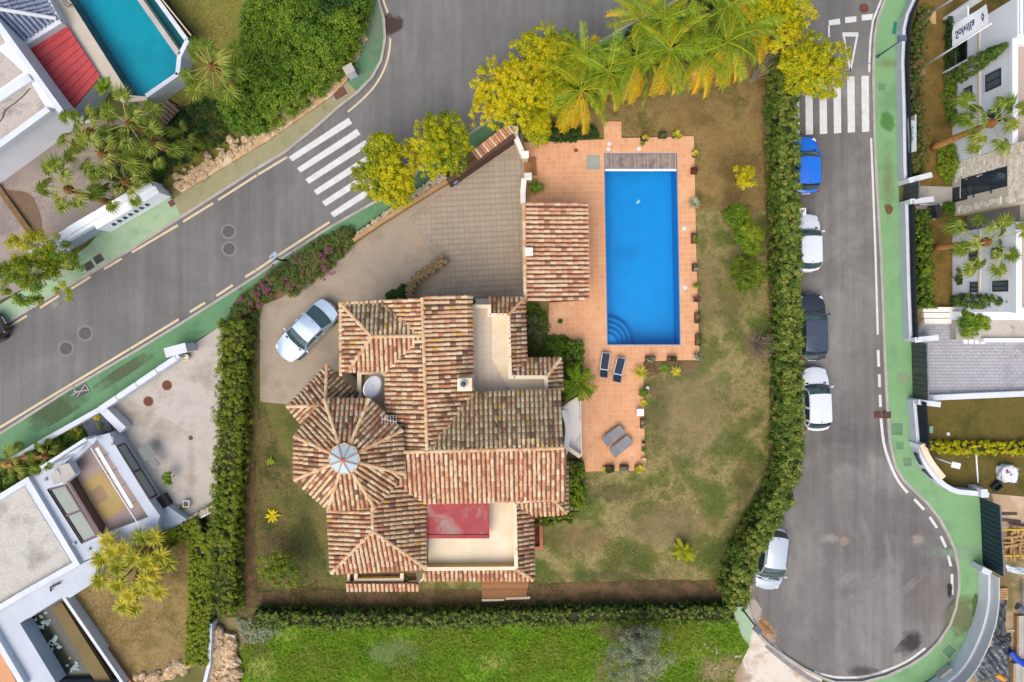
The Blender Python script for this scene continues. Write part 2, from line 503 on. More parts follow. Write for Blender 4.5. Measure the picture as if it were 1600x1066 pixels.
line('edge_line', [(1358.3, 100.5), (1358.2, 113)], .13, WPAINT, road2)
line('edge_line', [(1361, 216), (1364.5, 300), (1368, 400), (1371.5, 523)], .13, WPAINT, road2)
for a, b in (((1372, 547), (1373, 573)), ((1373.6, 585), (1374.4, 605)), ((1375, 617), (1375.8, 636))):
    line('road_dash', [a, b], .17, WPAINT, road2)
line('edge_line', smooth_path([(1376.5, 654), (1380.5, 695), (1392, 729), (1403, 752), (1418, 770)], 2), .17, WPAINT, road2)
for a, b in (((1428.5, 780), (1444, 796.6)), ((1452.6, 808), (1464, 825)), ((1470, 838), (1478, 855.6)), ((1481.5, 868), (1485.7, 885)), ((1487.4, 897), (1487.6, 929)),
             ((1209, 1010), (1222, 1021)), ((1237, 1033), (1255, 1044)), ((1272, 1050), (1279, 1053))):
    line('road_dash', [a, b], .17, WPAINT, road2)
line('edge_line', smooth_path([(1446, 1013), (1420, 1033), (1384, 1049), (1344, 1059), (1305, 1059), (1281, 1053)], 2), .15, WPAINT, road2)
UPD = [((-40, 540), (1, 515.5)), ((1, 515.5), (41, 491)), ((61.5, 478.5), (91, 460)), ((110, 449), (140.5, 430)), ((161.5, 418), (189.5, 401.5)), ((205, 392), (277, 349.5)),
       ((285, 344), (332, 315)), ((340, 310), (400, 271.5)), ((402, 270.5), (447.5, 243))]
for a, b in UPD:
    line('road_dash', [(a[0] + 1, a[1] + 2.6), (b[0] + 1, b[1] + 2.6)], .14, CPAINT, road)
line('edge_line', smooth_path([(543.5, 175), (565, 157), (587, 134), (603, 104), (609, 78), (610, 60)], 2), .12, CPAINT, road)
line('edge_line', [(606, 20), (600, 4), (588, -30)], .12, CPAINT, road)
LOD = [((-40, 697), (205, 549)), ((206, 548.5), (282, 502.5)), ((299.5, 491), (323, 476.5)), ((340.5, 466), (366.5, 449)), ((385.5, 436.5), (402, 426.5)), ((403, 426), (432, 406)), ((437, 402.5), (517.5, 350.5))]
for a, b in LOD:
    line('road_dash', [(a[0] - 2.6, a[1] - 3.4), (b[0] - 2.6, b[1] - 3.4)], .15, CPAINT, road)

# ---- stains with outlines of their own, lying on the roads
def decal(name, c, rx, ry, col, rot=0.0, dens=1.0, seed=0.0, z=.010, par=None):
    mn = 'stain_%d_%d_%d_%d' % (*col, int(dens * 100))
    if mn not in MATS:
        T = NT(mn)
        co = T.n('TexCoord').outputs['Object']
        d = T.n('VectorMath', {0: T.n('TexCoord').outputs['Generated'], 1: (.5, .5, 0)}, operation='SUBTRACT').outputs[0]
        d = T.n('VectorMath', {0: d, 1: (2, 2, 0)}, operation='MULTIPLY').outputs[0]
        l = T.n('VectorMath', {0: d}, operation='LENGTH').outputs['Value']
        nz = T.noise(co, 1.6, 7, .7, .5)
        f = T.math('SUBTRACT', T.math('ADD', T.math('MULTIPLY', nz, 1.5), .15), l)
        f = T.math('MULTIPLY', f, 3.0 * dens, True)
        f = T.math('MULTIPLY', f, min(1, .9 * dens), True)
        b = T.n('BsdfPrincipled', {'Base Color': C(col), 'Roughness': .85})
        MATS[mn] = T.done(T.n('MixShader', {0: f, 1: T.n('BsdfTransparent').outputs[0], 2: b.outputs[0]}).outputs[0])
    p = W(*c)
    m = MB(); n = 20
    cs = [(p.x + rx * math.cos(2 * math.pi * k / n) * math.cos(rot) - ry * math.sin(2 * math.pi * k / n) * math.sin(rot),
           p.y + rx * math.cos(2 * math.pi * k / n) * math.sin(rot) + ry * math.sin(2 * math.pi * k / n) * math.cos(rot), z) for k in range(n)]
    return m.poly(cs).build(name, MATS[mn], par)
for k, (c, rx, ry, col, rot, dens) in enumerate([((612, 38), .9, .75, (70, 54, 42), 0, 1), ((1420, 1008), 1.5, .5, (74, 68, 66), .7, .6), ((1350, 1050), 1.3, .45, (74, 70, 68), -.2, .6),
        ((1484, 922), .2, .6, (40, 38, 36), 0, 1), ((1425, 1000), .7, 1.0, (66, 62, 60), .8, .55), ((1434, 842), .6, .5, (186, 170, 158), .2, .6), ((1296, 842), .9, .45, (178, 172, 164), 0, .6),
        ((1195, 985), 1.1, .5, (172, 134, 92), -1.0, .9), ((1172, 905), .35, 1.6, (196, 170, 144), 0, .7), ((1180, 955), .4, 1.3, (206, 190, 172), .5, .7), ((1200, 1000), 1.0, .7, (190, 178, 166), .6, .6),
        ((1215, 960), .7, 2.6, (164, 156, 152), -.2, .35), ((1262, 960), .4, 3.5, (172, 164, 160), .15, .35), ((1340, 930), .3, 4.0, (170, 164, 160), -.9, .3), ((86, 476), .6, .2, (176, 172, 170), .7, .5),
        ((1450, 925), 1.2, 2.4, (156, 142, 132), -.1, .4), ((730, 60), 3.5, 1.0, (146, 142, 142), .6, .35), ((660, 90), .4, 3.0, (144, 140, 140), -.4, .35)]):
    decal('stain', c, rx, ry, col, rot, dens, k, .012 + k * .0015, road if c[0] < 1000 else road2)
for k in range(26):
    q = (random.uniform(1215, 1450), random.uniform(770, 1010))
    if (q[0] - 1335) ** 2 + (q[1] - 900) ** 2 > 125 ** 2: continue
    decal('stain', q, random.uniform(.1, .28), random.uniform(1.5, 4.5), (178, 172, 167), random.choice((-.15, .1, -.7, .25, -.9)) + random.gauss(0, .12), random.choice((.22, .28, .34)), k, .04 + k * .0004, road2)
for k, (c, rx, ry, dens) in enumerate((((1270, 930), 1.6, 3.2, .35), ((1230, 880), .8, 3.0, .35), ((1285, 790), .5, 4.0, .3), ((1350, 780), .6, 4.5, .3), ((1250, 985), 1.6, 1.2, .45), ((1462, 900), .5, 2.6, .4))):
    decal('stain', c, rx, ry, (166, 160, 156), .1, dens, k, .036 + k * .0005, road2)
for k, (c, rx, ry, col, rot, dens) in enumerate([((1387, 327), .3, .4, (112, 62, 36), 0, 1), ((1386, 290), .5, 2.6, (150, 140, 92), 0, .45), ((1384, 190), .6, .8, (84, 138, 62), 0, .8),
        ((1500, 960), .9, 2.0, (122, 120, 84), -.6, .7), ((1522, 945), .25, 1.2, (84, 110, 48), -.2, .9), ((1495, 862), 2.2, .6, (160, 186, 158), 0, .5), ((90, 640), 3.5, .7, (84, 96, 62), .55, .6),
        ((195, 580), 3.5, .35, (96, 96, 70), .58, .6), ((1384, 100), .9, .4, (150, 150, 100), 0, .5), ((585, 40), .8, 2.5, (142, 152, 128), 0, .5), ((1410, 590), .6, .4, (168, 178, 146), 0, .6)]):
    decal('stain', c, rx, ry, col, rot, dens, k, PZ + .004 + k * .0015)
for o in [o for o in COL.objects if o.name.startswith('stain') and o.parent is None]:
    o['kind'] = 'structure'; o.name = 'pavement_stain'

# ---- manholes and covers
IRON = PM('cast_iron', [(84, 80, 80), (104, 98, 96)], 6, 4, .6, .4, 60, .15, 60)
RUST = PM('rusty_iron', [(126, 76, 58), (104, 62, 48)], 4, 5, .8, .3, 50, .15, 40)
PATCH = PM('asphalt_patch', [(122, 119, 120), (136, 132, 132)], 2, 5, .9, .3, 50, .15, 40)
def manhole(c, r, label, mat=IRON, ring=True, z=.004, group='round manhole covers'):
    p = W(*c)
    t = thing('manhole_cover', label, 'manhole cover', (p.x, p.y, z), group)
    if ring: MB().lathe([(r * 1.65, 0), (r * 1.65, .004)], (p.x, p.y, z), 28).build('surround', PATCH, t)
    MB().lathe([(r * 1.16, .004), (r * 1.16, .012), (r * 1.03, .012), (r * 1.03, .004)], (p.x, p.y, z), 28).build('frame', mat, t)
    m = MB().lathe([(r, .004), (r, .014)], (p.x, p.y, z), 24)
    for k in range(-3, 4):
        h = math.sqrt(max(0, r * r * .8 - (k * r * .24) ** 2))
        m.box((p.x + k * r * .24, p.y, z + .017), (r * .09, 2 * h, .006))
    m.build('lid', mat, t)
manhole((357, 362), .3, 'upper manhole cover of the pair on the hill street near the driveway')
manhole((358, 389), .3, 'lower manhole cover of the pair on the hill street near the driveway')
manhole((133, 521), .32, 'right-hand manhole cover of the pair low on the hill street')
manhole((103, 545), .32, 'left-hand manhole cover of the pair low on the hill street')
manhole((1319, 845), .26, 'lone tan manhole cover in the middle of the turning circle', PM('tan_iron', [(160, 138, 122), (140, 120, 106)], 5, 4, .7), False)
manhole((1350, 13), .25, 'brown manhole cover near the give way blocks', RUST, False)
manhole((262, 602), .28, 'rusty round cover in the gravel drive, nearer the gate post', RUST, False, .075)
manhole((233, 627), .28, 'rusty round cover in the gravel drive, nearer the white house', RUST, False, .075)
manhole((299, 684), .13, 'small rusty drain lid where orange stains meet in the gravel drive', RUST, False, .075)
def cover(c, w, h, rot, label, mat, z=PZ + .012):
    p = W(*c); t = thing('utility_cover', label, 'utility cover', (p.x, p.y, z), 'square covers set in the pavements')
    MB().box((p.x, p.y, z), (w, h, .012), rot).build('frame', KERB, t)
    m = MB().box((p.x, p.y, z + .008), (w * .9, h * .9, .012), rot)
    for k in (-.3, 0, .3):
        m.box((p.x + math.cos(rot) * w * k, p.y + math.sin(rot) * w * k, z + .016), (w * .05, h * .8, .006), rot)
    m.build('lid', mat, t)
DKC = PM('dark_cover', [(84, 78, 76), (70, 66, 64)], 5, 4, .7, .3, 60, .15, 50)
BRC = PM('brown_brick_cover', [(124, 86, 72), (104, 72, 60)], 6, 4, .85, .4, 40, .2, 30)
cover((156, 405), .62, .55, .55, 'dark square cover, right one of two beside the yellow-green tree', DKC)
cover((141, 416), .62, .55, .55, 'dark square cover, left one of two beside the yellow-green tree', DKC)
cover((270, 318), .4, .42, .6, 'small brown cover at the end of the white slotted wall', BRC)
cover((532, 147), .95, .6, .55, 'large brown brick cover beside the white utility cabinet', BRC)
cover((1400, 670), .8, .85, 0, 'large green pavement cover beside the start of the bar railing', GREENP)
cover((1404, 696), .55, .5, 0, 'small green pavement cover where the white wall bends', GREENP)
cover((1416, 721), .6, .6, .1, 'green pavement cover beside the slit openings of the white wall', GREENP)
cover((1481, 1016), .75, .8, -.75, 'weathered green cover at the bottom of the curved pavement', GREEND)
cover((1376, 137), .5, .5, 0, 'green cover opposite the end of the zebra crossing', GREENP)
cover((1396, 45), .25, .9, -.15, 'teal slotted cover near the lamp post at the top', PM('teal_cover', [(20, 130, 110)], fine=.1))
# gully grate at the kerb
p = W(1378, 648)
t = thing('gully_grate', 'rusty double gully grate across the kerb by the green pavement', 'drain', (p.x, p.y, 0))
for dx in (-.27, .27):
    MB().box((p.x + dx, p.y, .07 if dx > 0 else .012), (.45, .42, .14 if dx > 0 else .016)).build('frame', RUST, t)
    for k in range(5):
        MB().box((p.x + dx, p.y - .16 + k * .08, (.146 if dx > 0 else .026)), (.4, .035, .012)).build('bar', METAL_D, t)
# drainage channel across the apron
t = thing('drainage_channel', 'grey channel drain along the lower left rim of the turning circle', 'drain', W(1200, 1008))
path = walk(W2([(1199, 1010), (1226, 1033), (1262, 1058), (1290, 1072)]), .32)
for q, d in path:
    MB().box((q.x, q.y, .056), (.3, .26, .02), math.atan2(d.y, d.x)).build('grate', PM('grey_grate', [(148, 144, 142), (128, 124, 122)], 5, 3, .6, island=.12), t)

# ================================================================ private ground
def lawn_mat(name, cols, sc=.5, fine=.3, lo=.36, hi=.64):
    return PM(name, cols, sc, 9, .95, .7, 26, fine, 9, lo=lo, hi=hi)
LAWN_E = lawn_mat('lawn_east', [(82, 96, 40), (106, 112, 52), (156, 140, 94), (114, 116, 60), (90, 102, 44)], .3)
LAWN_N = lawn_mat('lawn_north', [(112, 92, 50), (134, 110, 66), (146, 122, 76), (106, 96, 46)], .4)
LAWN_W = lawn_mat('lawn_west', [(88, 90, 44), (104, 104, 54), (118, 104, 62), (80, 84, 40)], .35)
MEADOW = lawn_mat('meadow', [(86, 124, 20), (114, 150, 30), (100, 138, 24), (140, 146, 66)], .3)
LAWN_L = lawn_mat('lawn_low', [(132, 112, 66), (154, 130, 86), (122, 108, 56)], .5)
LAWN_T = lawn_mat('lawn_top', [(116, 116, 46), (134, 126, 60), (96, 106, 40)], .5)
LAWN_R = lawn_mat('lawn_right', [(112, 92, 42), (132, 106, 54), (96, 86, 34)], .5)
LAWN_R2 = lawn_mat('lawn_right_low', [(92, 84, 34), (106, 92, 42), (82, 78, 28)], .5)
LZ = .07
LAWNS = {}
def lawn(key, pts, mat, holes=(), z=None, name='lawn'):
    z = LZ - .02 + .004 * len(LAWNS)
    LAWNS[key] = W2(pts, z)
    return sheet(name, LAWNS[key], z, mat, holes)
lawn('n', [(815, 214), (820, 190), (960, 80), (1023, 40), (1080, 5), (1140, -6), (1190, 12), (1215, 50), (1222, 110), (1222, 330), (1086, 330), (1084, 213)], LAWN_N)
lawn('e', [(1086, 330), (1222, 330), (1226, 640), (1224, 735), (1208, 780), (1168, 835), (1150, 900), (1158, 932), (1130, 965), (640, 965), (640, 800), (905, 800), (905, 735), (1008, 735), (1005, 565), (1093, 563), (1088, 400)], LAWN_E)
lawn('w', [(408, 622), (560, 622), (640, 800), (640, 965), (345, 965), (350, 800), (352, 640), (360, 500), (408, 470)], LAWN_W)
lawn('m', [(330, 1140), (385, 1000), (420, 978), (640, 965), (1130, 965), (1144, 954), (1158, 992), (1170, 1010), (1150, 1050), (1120, 1140)], MEADOW, name='meadow')
lawn('l', [(100, 940), (144, 905), (165, 850), (270, 838), (305, 820), (318, 1036), (205, 1072), (195, 1072)], LAWN_L)
lawn('t', [(250, -60), (600, -60), (572, 0), (571, 55), (541, 126), (463, 189), (333, 270), (240, 300), (70, 430), (20, 340), (110, 200), (230, 170), (290, 90)], LAWN_T)
lawn('r', [(1419, -60), (1640, -60), (1640, 560), (1440, 560), (1415, 480), (1406, 105), (1409, 40)], LAWN_R)
lawn('r2', [(1428, 612), (1640, 612), (1640, 780), (1478, 765), (1440, 735), (1428, 690)], LAWN_R2)
sheet('bare_ground', jag(W2([(1528, 772), (1640, 760), (1640, 1140), (1440, 1110), (1500, 1030), (1534, 960)]), .1), .06, PM('building_site_earth', [(150, 124, 92), (176, 150, 118), (120, 112, 70), (136, 104, 72)], .5, 8, .95, .5, 20, .2, 12))
sheet('soil_patch', jag(W2([(1545, 768), (1600, 755), (1640, 760), (1640, 838), (1562, 838)]), .12), .066, PM('pale_sand', [(204, 176, 148), (188, 158, 126), (214, 190, 166)], .8, 7, .95, .3, 30, .1, 20))
# bare soil strips and beds in the villa garden
LZ0 = LZ
for nm, pts in (('soil_bed', [(1189, 150), (1212, 150), (1218, 330), (1221, 640), (1219, 720), (1203, 768), (1165, 820), (1147, 880), (1150, 945), (1120, 945), (1128, 880), (1145, 830), (1182, 775), (1200, 720), (1203, 560), (1196, 330)]),
                ('soil_bed', [(385, 925), (600, 918), (760, 922), (830, 912), (1000, 906), (1128, 906), (1128, 950), (385, 950)]),
                ('soil_bed', [(385, 640), (398, 622), (398, 760), (403, 930), (380, 930)]),
                ('soil_bed', [(1006, 566), (1068, 564), (1092, 566), (1080, 586), (1040, 580), (1008, 590)])):
    LZ += .004
    sheet(nm, jag(W2(pts), .05), LZ + .008, PM('garden_soil', [(106, 80, 56), (122, 96, 68), (92, 74, 48), (98, 92, 48)], .9, 8, .95, .6, 20, .2, 14))
for nm, c, rx, ry, col, rot in (('p', (1080, 640), 3.5, 4.5, (164, 142, 100), .3), ('p', (1040, 820), 3.8, 1.6, (158, 136, 96), .2), ('p', (905, 840), 3.0, 1.2, (152, 124, 84), .1), ('p', (1105, 450), 1.0, 4.5, (156, 130, 88), 0),
                                ('p', (1140, 480), 1.2, 2.5, (96, 94, 40), 0), ('p', (1030, 640), .9, 2.8, (88, 92, 44), .1), ('p', (960, 770), 2.6, .9, (92, 94, 48), 0), ('p', (950, 900), 4, .6, (84, 88, 34), 0), ('p', (1160, 750), .8, 2.2, (94, 92, 38), -.4),
                                ('p', (1178, 545), 1.0, 1.2, (138, 106, 72), 0), ('p', (430, 850), 1.6, 1.0, (124, 100, 68), 0), ('p', (480, 840), 1.0, 2.6, (84, 90, 42), 0)):
    decal('grass_patch', c, rx, ry, col, rot, .5, 0, LZ + .02 + rx * .001)
for nm, c, rx, ry, col, rot in (('p', (980, 985), 2.4, 1.0, (122, 100, 70), 0), ('p', (950, 1050), 1.2, 2.0, (140, 124, 80), 0), ('p', (1130, 1050), 2.2, 1.4, (170, 142, 104), .3), ('p', (400, 995), 1.0, 1.6, (112, 88, 64), .3), ('p', (620, 1020), 2.5, 1.2, (110, 130, 70), 0)):
    decal('bare_patch', c, rx, ry, col, rot, .8, 0, LZ + .03 + rx * .001)
for o in COL.objects:
    if o.name.startswith(('grass_patch', 'bare_patch')): o['kind'] = 'structure'

GRAVEL = PM('gravel_drive', [(184, 176, 166), (196, 188, 178), (168, 160, 148)], .6, 6, .95, .8, 26, .22, 14, dirt=(168, 140, 108), dirt_scale=.35, dirt_lo=.62)
sheet('gravel_drive', W2([(300, 540), (352, 505), (357, 560), (347, 640), (350, 700), (345, 786), (292, 814), (240, 800), (180, 640), (160, 634)]), LZ, GRAVEL)
for c, rx, ry, rot in (((215, 650), 2.2, .4, -.45), ((262, 672), 1.8, .35, -.5), ((300, 735), .35, 2.4, 0)):
    decal('gravel_stain', c, rx * 1.1, ry * 1.8, (176, 152, 124), rot, .32, 0, LZ + .006 + rx * .001)
for o in COL.objects:
    if o.name.startswith('gravel_stain'): o['kind'] = 'structure'

# ---- floors of separate tiles: whole ones are objects, the rest one joined part
def tile_floor(parent, regions, z, size, gap, ang, h, name, mat, base_mat, near, limit=300, jit=.004, sy=None, bond=False):
    sy = sy or size
    ca, sa = math.cos(ang), math.sin(ang)
    full = []; rest = MB(); box = None
    def top(poly, zt):
        b = len(rest.v); n = len(poly)
        rest.v.extend([(x, y, zt) for x, y in poly] + [(x, y, z) for x, y in poly])
        rest.f.append(tuple(range(b, b + n)))
        rest.f.extend((b + k, b + n + k, b + n + (k + 1) % n, b + (k + 1) % n) for k in range(n))
    for reg in regions:
        P = W2(reg, z)
        L = [(p.x * ca + p.y * sa, -p.x * sa + p.y * ca) for p in P]
        if sum(L[i][0] * L[(i + 1) % len(L)][1] - L[(i + 1) % len(L)][0] * L[i][1] for i in range(len(L))) < 0: L = L[::-1]
        x0, x1 = min(p[0] for p in L), max(p[0] for p in L); y0, y1 = min(p[1] for p in L), max(p[1] for p in L)
        for j in range(math.floor(y0 / sy), math.ceil(y1 / sy)):
            sh = size * .5 * (j % 2) if bond else 0
            for i in range(math.floor(x0 / size) - 1, math.ceil(x1 / size)):
                cx, cy = i * size + sh, j * sy
                cell = [(cx + gap / 2, cy + gap / 2), (cx + size - gap / 2, cy + gap / 2), (cx + size - gap / 2, cy + sy - gap / 2), (cx + gap / 2, cy + sy - gap / 2)]
                c = clip_to_convex(L, cell)
                if len(c) < 3: continue
                A = abs(sum(c[k][0] * c[(k + 1) % len(c)][1] - c[(k + 1) % len(c)][0] * c[k][1] for k in range(len(c)))) / 2
                if A < .1 * size * sy: continue
                w = [(x * ca - y * sa, x * sa + y * ca) for x, y in c]
                zt = z + h + random.uniform(-jit, jit)
                if A > .985 * (size - gap) * (sy - gap):
                    mx, my = cx + size / 2, cy + sy / 2
                    full.append((mx * ca - my * sa, mx * sa + my * ca, zt, w))
                else: top(w, zt)
    full.sort(key=lambda t: (t[0] - near.x) ** 2 + (t[1] - near.y) ** 2)
    off = OFF.get(parent.name, Vector())
    me = None
    for q in full[:limit]:
        if me is None:
            o = MB().box((0, 0, -h / 2), (size - gap, sy - gap, h)).build(name, mat)
            o.parent = parent
            me = o.data
        else:
            o = bpy.data.objects.new(name, me); link(o, parent)
        o.location = Vector(q[:3]) - off
        o.rotation_euler = (random.gauss(0, .004), random.gauss(0, .004), ang)
    for q in full[limit:]: top(q[3], q[2])
    if rest.f: rest.build(name + '_field', mat, parent, kind='stuff')

def terra_mat(name, cols, island, dirt):
    return PM(name, cols, .5, 6, .75, .15, 40, .1, 22, island=island, dirt=dirt, dirt_scale=.7, dirt_lo=.62, spec=.25)
DECKT = terra_mat('terracotta_tile', [(228, 172, 130), (220, 160, 116), (232, 182, 142)], .07, (206, 164, 130))
DECKB = PM('tile_joint', [(236, 198, 162), (222, 180, 142)], 1, 5, .9)
DZ = .11
deckA = [(818, 222), (944, 218), (943, 190), (971, 190), (971, 216), (1084, 213), (1085, 240.5), (944.5, 240.5), (944.7, 318), (818, 318)]
deckB = [(1057.2, 240.5), (1085, 240.5), (1088, 400), (1093, 563), (1062.7, 563), (1062.7, 538)]
deckC = [(918, 318), (944.7, 318), (949.6, 538.6), (1062.7, 538.6), (1062.7, 563), (1005, 565), (1008, 735), (915, 737), (908, 715), (907, 620), (908, 552), (884, 524), (856, 524), (858, 473), (918, 469)]
deck = None
for k, d in enumerate((deckA, deckB, deckC)):
    m = MB().prism(W2(d, DZ), -.04, DZ)
    o = m.build('pool_deck', DECKB, kind='structure')
    tile_floor(o, [d], DZ, .325, .026, R(1.06), .012, 'tile', DECKT, DECKB, W(985, 620), (90, 60, 150)[k])

PAVE = PM('stamped_concrete', [(160, 146, 128), (172, 157, 138), (148, 135, 117)], .5, 6, .9, .3, 30, .14, 14, island=.05, dirt=(188, 158, 120), dirt_scale=.4, dirt_lo=.6)
PAVEJ = PM('stamped_joint', [(116, 103, 88), (142, 128, 110)], .5, 5, .95)
PAVEJ2 = PAVEJ
drive = sheet('driveway', W2([(818, 205), (822, 470), (640, 478), (540, 480), (540, 640), (406, 628), (406, 478), (440, 465), (500, 425), (557, 376), (702, 288), (770, 232)], .08), .08, PAVE)
sheet('driveway', jag(W2([(812, 212), (818, 320), (818, 466), (735, 466), (686, 462), (700, 402), (668, 372), (640, 342), (705, 292), (772, 236)]), .03), .0815, PAVEJ)
tile_floor(drive, [[(812, 212), (818, 320), (818, 466), (735, 466), (686, 462), (700, 402), (668, 372), (640, 342), (705, 292), (772, 236)]], .082, .34, .016, R(3), .012, 'paver', PAVE, PAVEJ, W(770, 360), 300, .003)
GPAVE = PM('grey_stamped_paving', [(160, 159, 165), (174, 173, 178), (146, 145, 151)], .6, 6, .85, .3, 30, .14, 14, island=.06)
d2 = sheet('driveway', W2([(1424, 533), (1440, 500), (1640, 500), (1640, 616), (1426, 622)], .08), .08, PM('grey_joint', [(138, 136, 138)]))
tile_floor(d2, [[(1426, 534), (1442, 502), (1630, 506), (1630, 612), (1428, 618)]], .082, .32, .016, R(0), .014, 'paver', GPAVE, PAVEJ, W(1500, 560), 300, .004, .2, True)

# ---- villa pool
POOLT = PM('blue_pool_tile', [(0, 138, 210), (0, 146, 218), (0, 130, 200)], .35, 5, .5, 0, 1, .1, 14)
pool = MB()
pb, wl = -1.35, .03
P2 = W2(POOL, .12)
PP = [(p.x, p.y) for p in P2]
pool.add([(x, y, DZ + .02) for x, y in PP] + [(x, y, pb) for x, y in PP], [(0, 1, 5, 4), (1, 2, 6, 5), (2, 3, 7, 6), (3, 0, 4, 7), (4, 5, 6, 7)])
pt = thing('swimming_pool', 'long bright blue swimming pool with round steps in the terracotta terrace', 'swimming pool', W(1003, 400))
fix_normals(pool.build('basin', POOLT, pt))
cx, cy = P2[3]
for k, r in enumerate((1.72, 1.38, 1.04, .70)):
    s = [(cx + .005, cy + .005)] + [(cx + .005 + r * math.cos(a), cy + .005 + r * math.sin(a)) for a in [R(90) * j / 18 for j in range(19)]]
    stp = MB().prism(s, pb + .002, -.95 + k * .22).build('step', POOLT, pt)
    MB().wall([(cx + .005 + (r - .05) * math.cos(a), cy + .005 + (r - .05) * math.sin(a)) for a in [R(90) * j / 18 for j in range(19)]], .1, -.949 + k * .22, -.935 + k * .22).build('step_edge', PM('deep_blue_edge', [(0, 108, 178)], fine=.05), stp)  # darker blue strip added along each step's edge for contrast
T = NT('pool_water')
co = T.n('TexCoord').outputs['Object']
bn = T.n('Bump', {'Height': T.noise(co, 1.6, 3, .5, .4), 'Strength': .05, 'Distance': .03})
gl = T.n('BsdfGlossy', {'Roughness': .03, 'Normal': bn.outputs[0]})
fr = T.n('Fresnel', {'IOR': 1.33, 'Normal': bn.outputs[0]})
tp = T.n('BsdfTransparent', {'Color': (.62, .97, 1.0, 1)})
WATER = T.done(T.n('MixShader', {0: fr.outputs[0], 1: tp.outputs[0], 2: gl.outputs[0]}).outputs[0])
MB().poly([(x, y, wl) for x, y in PP]).build('water', WATER, pt)
cop = [PP[0], PP[1], PP[2], PP[3]]
MB().wall(PP[::-1], .05, DZ - .02, DZ + .03, True, side=-1).build('coping', PM('blue_edge_tile', [(40, 120, 190), (70, 130, 180)], 6, 3, .5), pt)
# timber cover over the roller shutter at the pool's north end
sl_t = thing('pool_shutter_cover', 'grey-brown slatted timber cover across the north end of the pool', 'pool cover', W(1000, 253))
SLAT = PM('weathered_slat', [(150, 128, 108), (172, 152, 132), (122, 102, 86)], 2, 6, .85, .2, 40, .15, 30, island=.22)
a, b, c, d = [W(x, y, DZ) for x, y in ((944.5, 241), (1056.2, 241), (1056.6, 264.5), (945, 264.5))]
n = 46
for k in range(n):
    u0, u1 = (k + .1) / n, (k + .9) / n
    q = [a.lerp(b, u0), a.lerp(b, u1), d.lerp(c, u1), d.lerp(c, u0)]
    zz = DZ + .03 + random.uniform(0, .008)
    MB().prism([(p.x, p.y) for p in q], DZ, zz).build('slat', SLAT, sl_t)
MB().bar(d + Vector((0, -.06, .02)), c + Vector((0, -.06, .02)), .13, .05).build('edge_beam', WHITEP, sl_t)
MB().bar(a + Vector((0, .02, -.02)), b + Vector((0, .02, -.02)), .05, .04).build('bearer', SLAT, sl_t)
# ================================================================ the villa
def ROOFM(name, cols, lich=.0, gain=None):
    if name in MATS: return MATS[name]
    T = NT(name)
    co = T.n('TexCoord').outputs['Object']
    r = T.math('FRACT', T.math('ADD', T.n('NewGeometry').outputs['Random Per Island'], T.n('ObjectInfo').outputs['Random']))
    n = len(cols)
    nd = T.n('ValToRGB', {0: r}); nd.color_ramp.interpolation = 'CONSTANT'
    e = nd.color_ramp.elements
    while len(e) < n: e.new(.5)
    tot = sum(w for _, w in cols); acc = 0
    for i, (c, w) in enumerate(cols):
        e[i].position = acc / tot; e[i].color = C(c, gain); acc += w
    col = nd.outputs[0]
    g = T.ramp(T.noise(co, 7, 5, .7), [(.72, .70, .68, 1), (1.14, 1.14, 1.14, 1)], .32, .68)
    col = T.mix(.8, col, g, 'MULTIPLY')
    dk = T.ramp(T.noise(co, 3.4, 6, .78, .3), [(0, 0, 0, 1), (1, 1, 1, 1)], .55, .68)
    col = T.mix(T.math('MULTIPLY', dk, .62), col, C((84, 62, 50), gain))
    ms = T.ramp(T.noise(co, 9, 5, .7), [(0, 0, 0, 1), (1, 1, 1, 1)], .62, .70)
    col = T.mix(T.math('MULTIPLY', ms, .2 + lich), col, C((150, 140, 84), gain))
    b = T.n('BsdfPrincipled', {'Base Color': col, 'Roughness': .85, 'Specular IOR Level': .2})
    bn = T.n('Bump', {'Height': T.noise(co, 30, 3, .7), 'Strength': .3, 'Distance': .02})
    T.t.links.new(bn.outputs[0], b.inputs['Normal'])
    MATS[name] = T.done(b.outputs[0]); return MATS[name]
TC = [((230, 198, 158), 24), ((224, 186, 146), 22), ((218, 170, 132), 17), ((208, 154, 118), 12), ((196, 136, 104), 7), ((168, 124, 98), 7), ((136, 106, 88), 4), ((236, 210, 176), 10), ((216, 172, 84), 2)]
TN = [((216, 194, 152), 24), ((206, 180, 138), 20), ((200, 168, 130), 14), ((182, 148, 116), 10), ((160, 130, 104), 7), ((130, 112, 94), 5), ((204, 190, 154), 10), ((222, 204, 168), 10), ((208, 170, 80), 2)]
TP = [((226, 184, 148), 24), ((220, 168, 132), 22), ((212, 152, 118), 16), ((230, 196, 160), 18), ((198, 136, 106), 8), ((234, 206, 174), 9), ((172, 126, 100), 5)]
TILE_W = ROOFM('clay_tile_pale', TC, .1)
TILE_N = ROOFM('clay_tile_mossy', TN, .1)
TILE_P = ROOFM('clay_tile_pink', TP)
RIDGE = ROOFM('ridge_tile_cream', [((222, 190, 148), 30), ((214, 174, 132), 20), ((206, 158, 118), 12), ((228, 202, 166), 10)], .15)
PAN = PM('tile_channel', [(132, 98, 74), (108, 84, 66), (150, 112, 84)], 4, 6, .95, .4, 30, .25, 20, dirt=(96, 92, 56), dirt_scale=3, dirt_lo=.6)

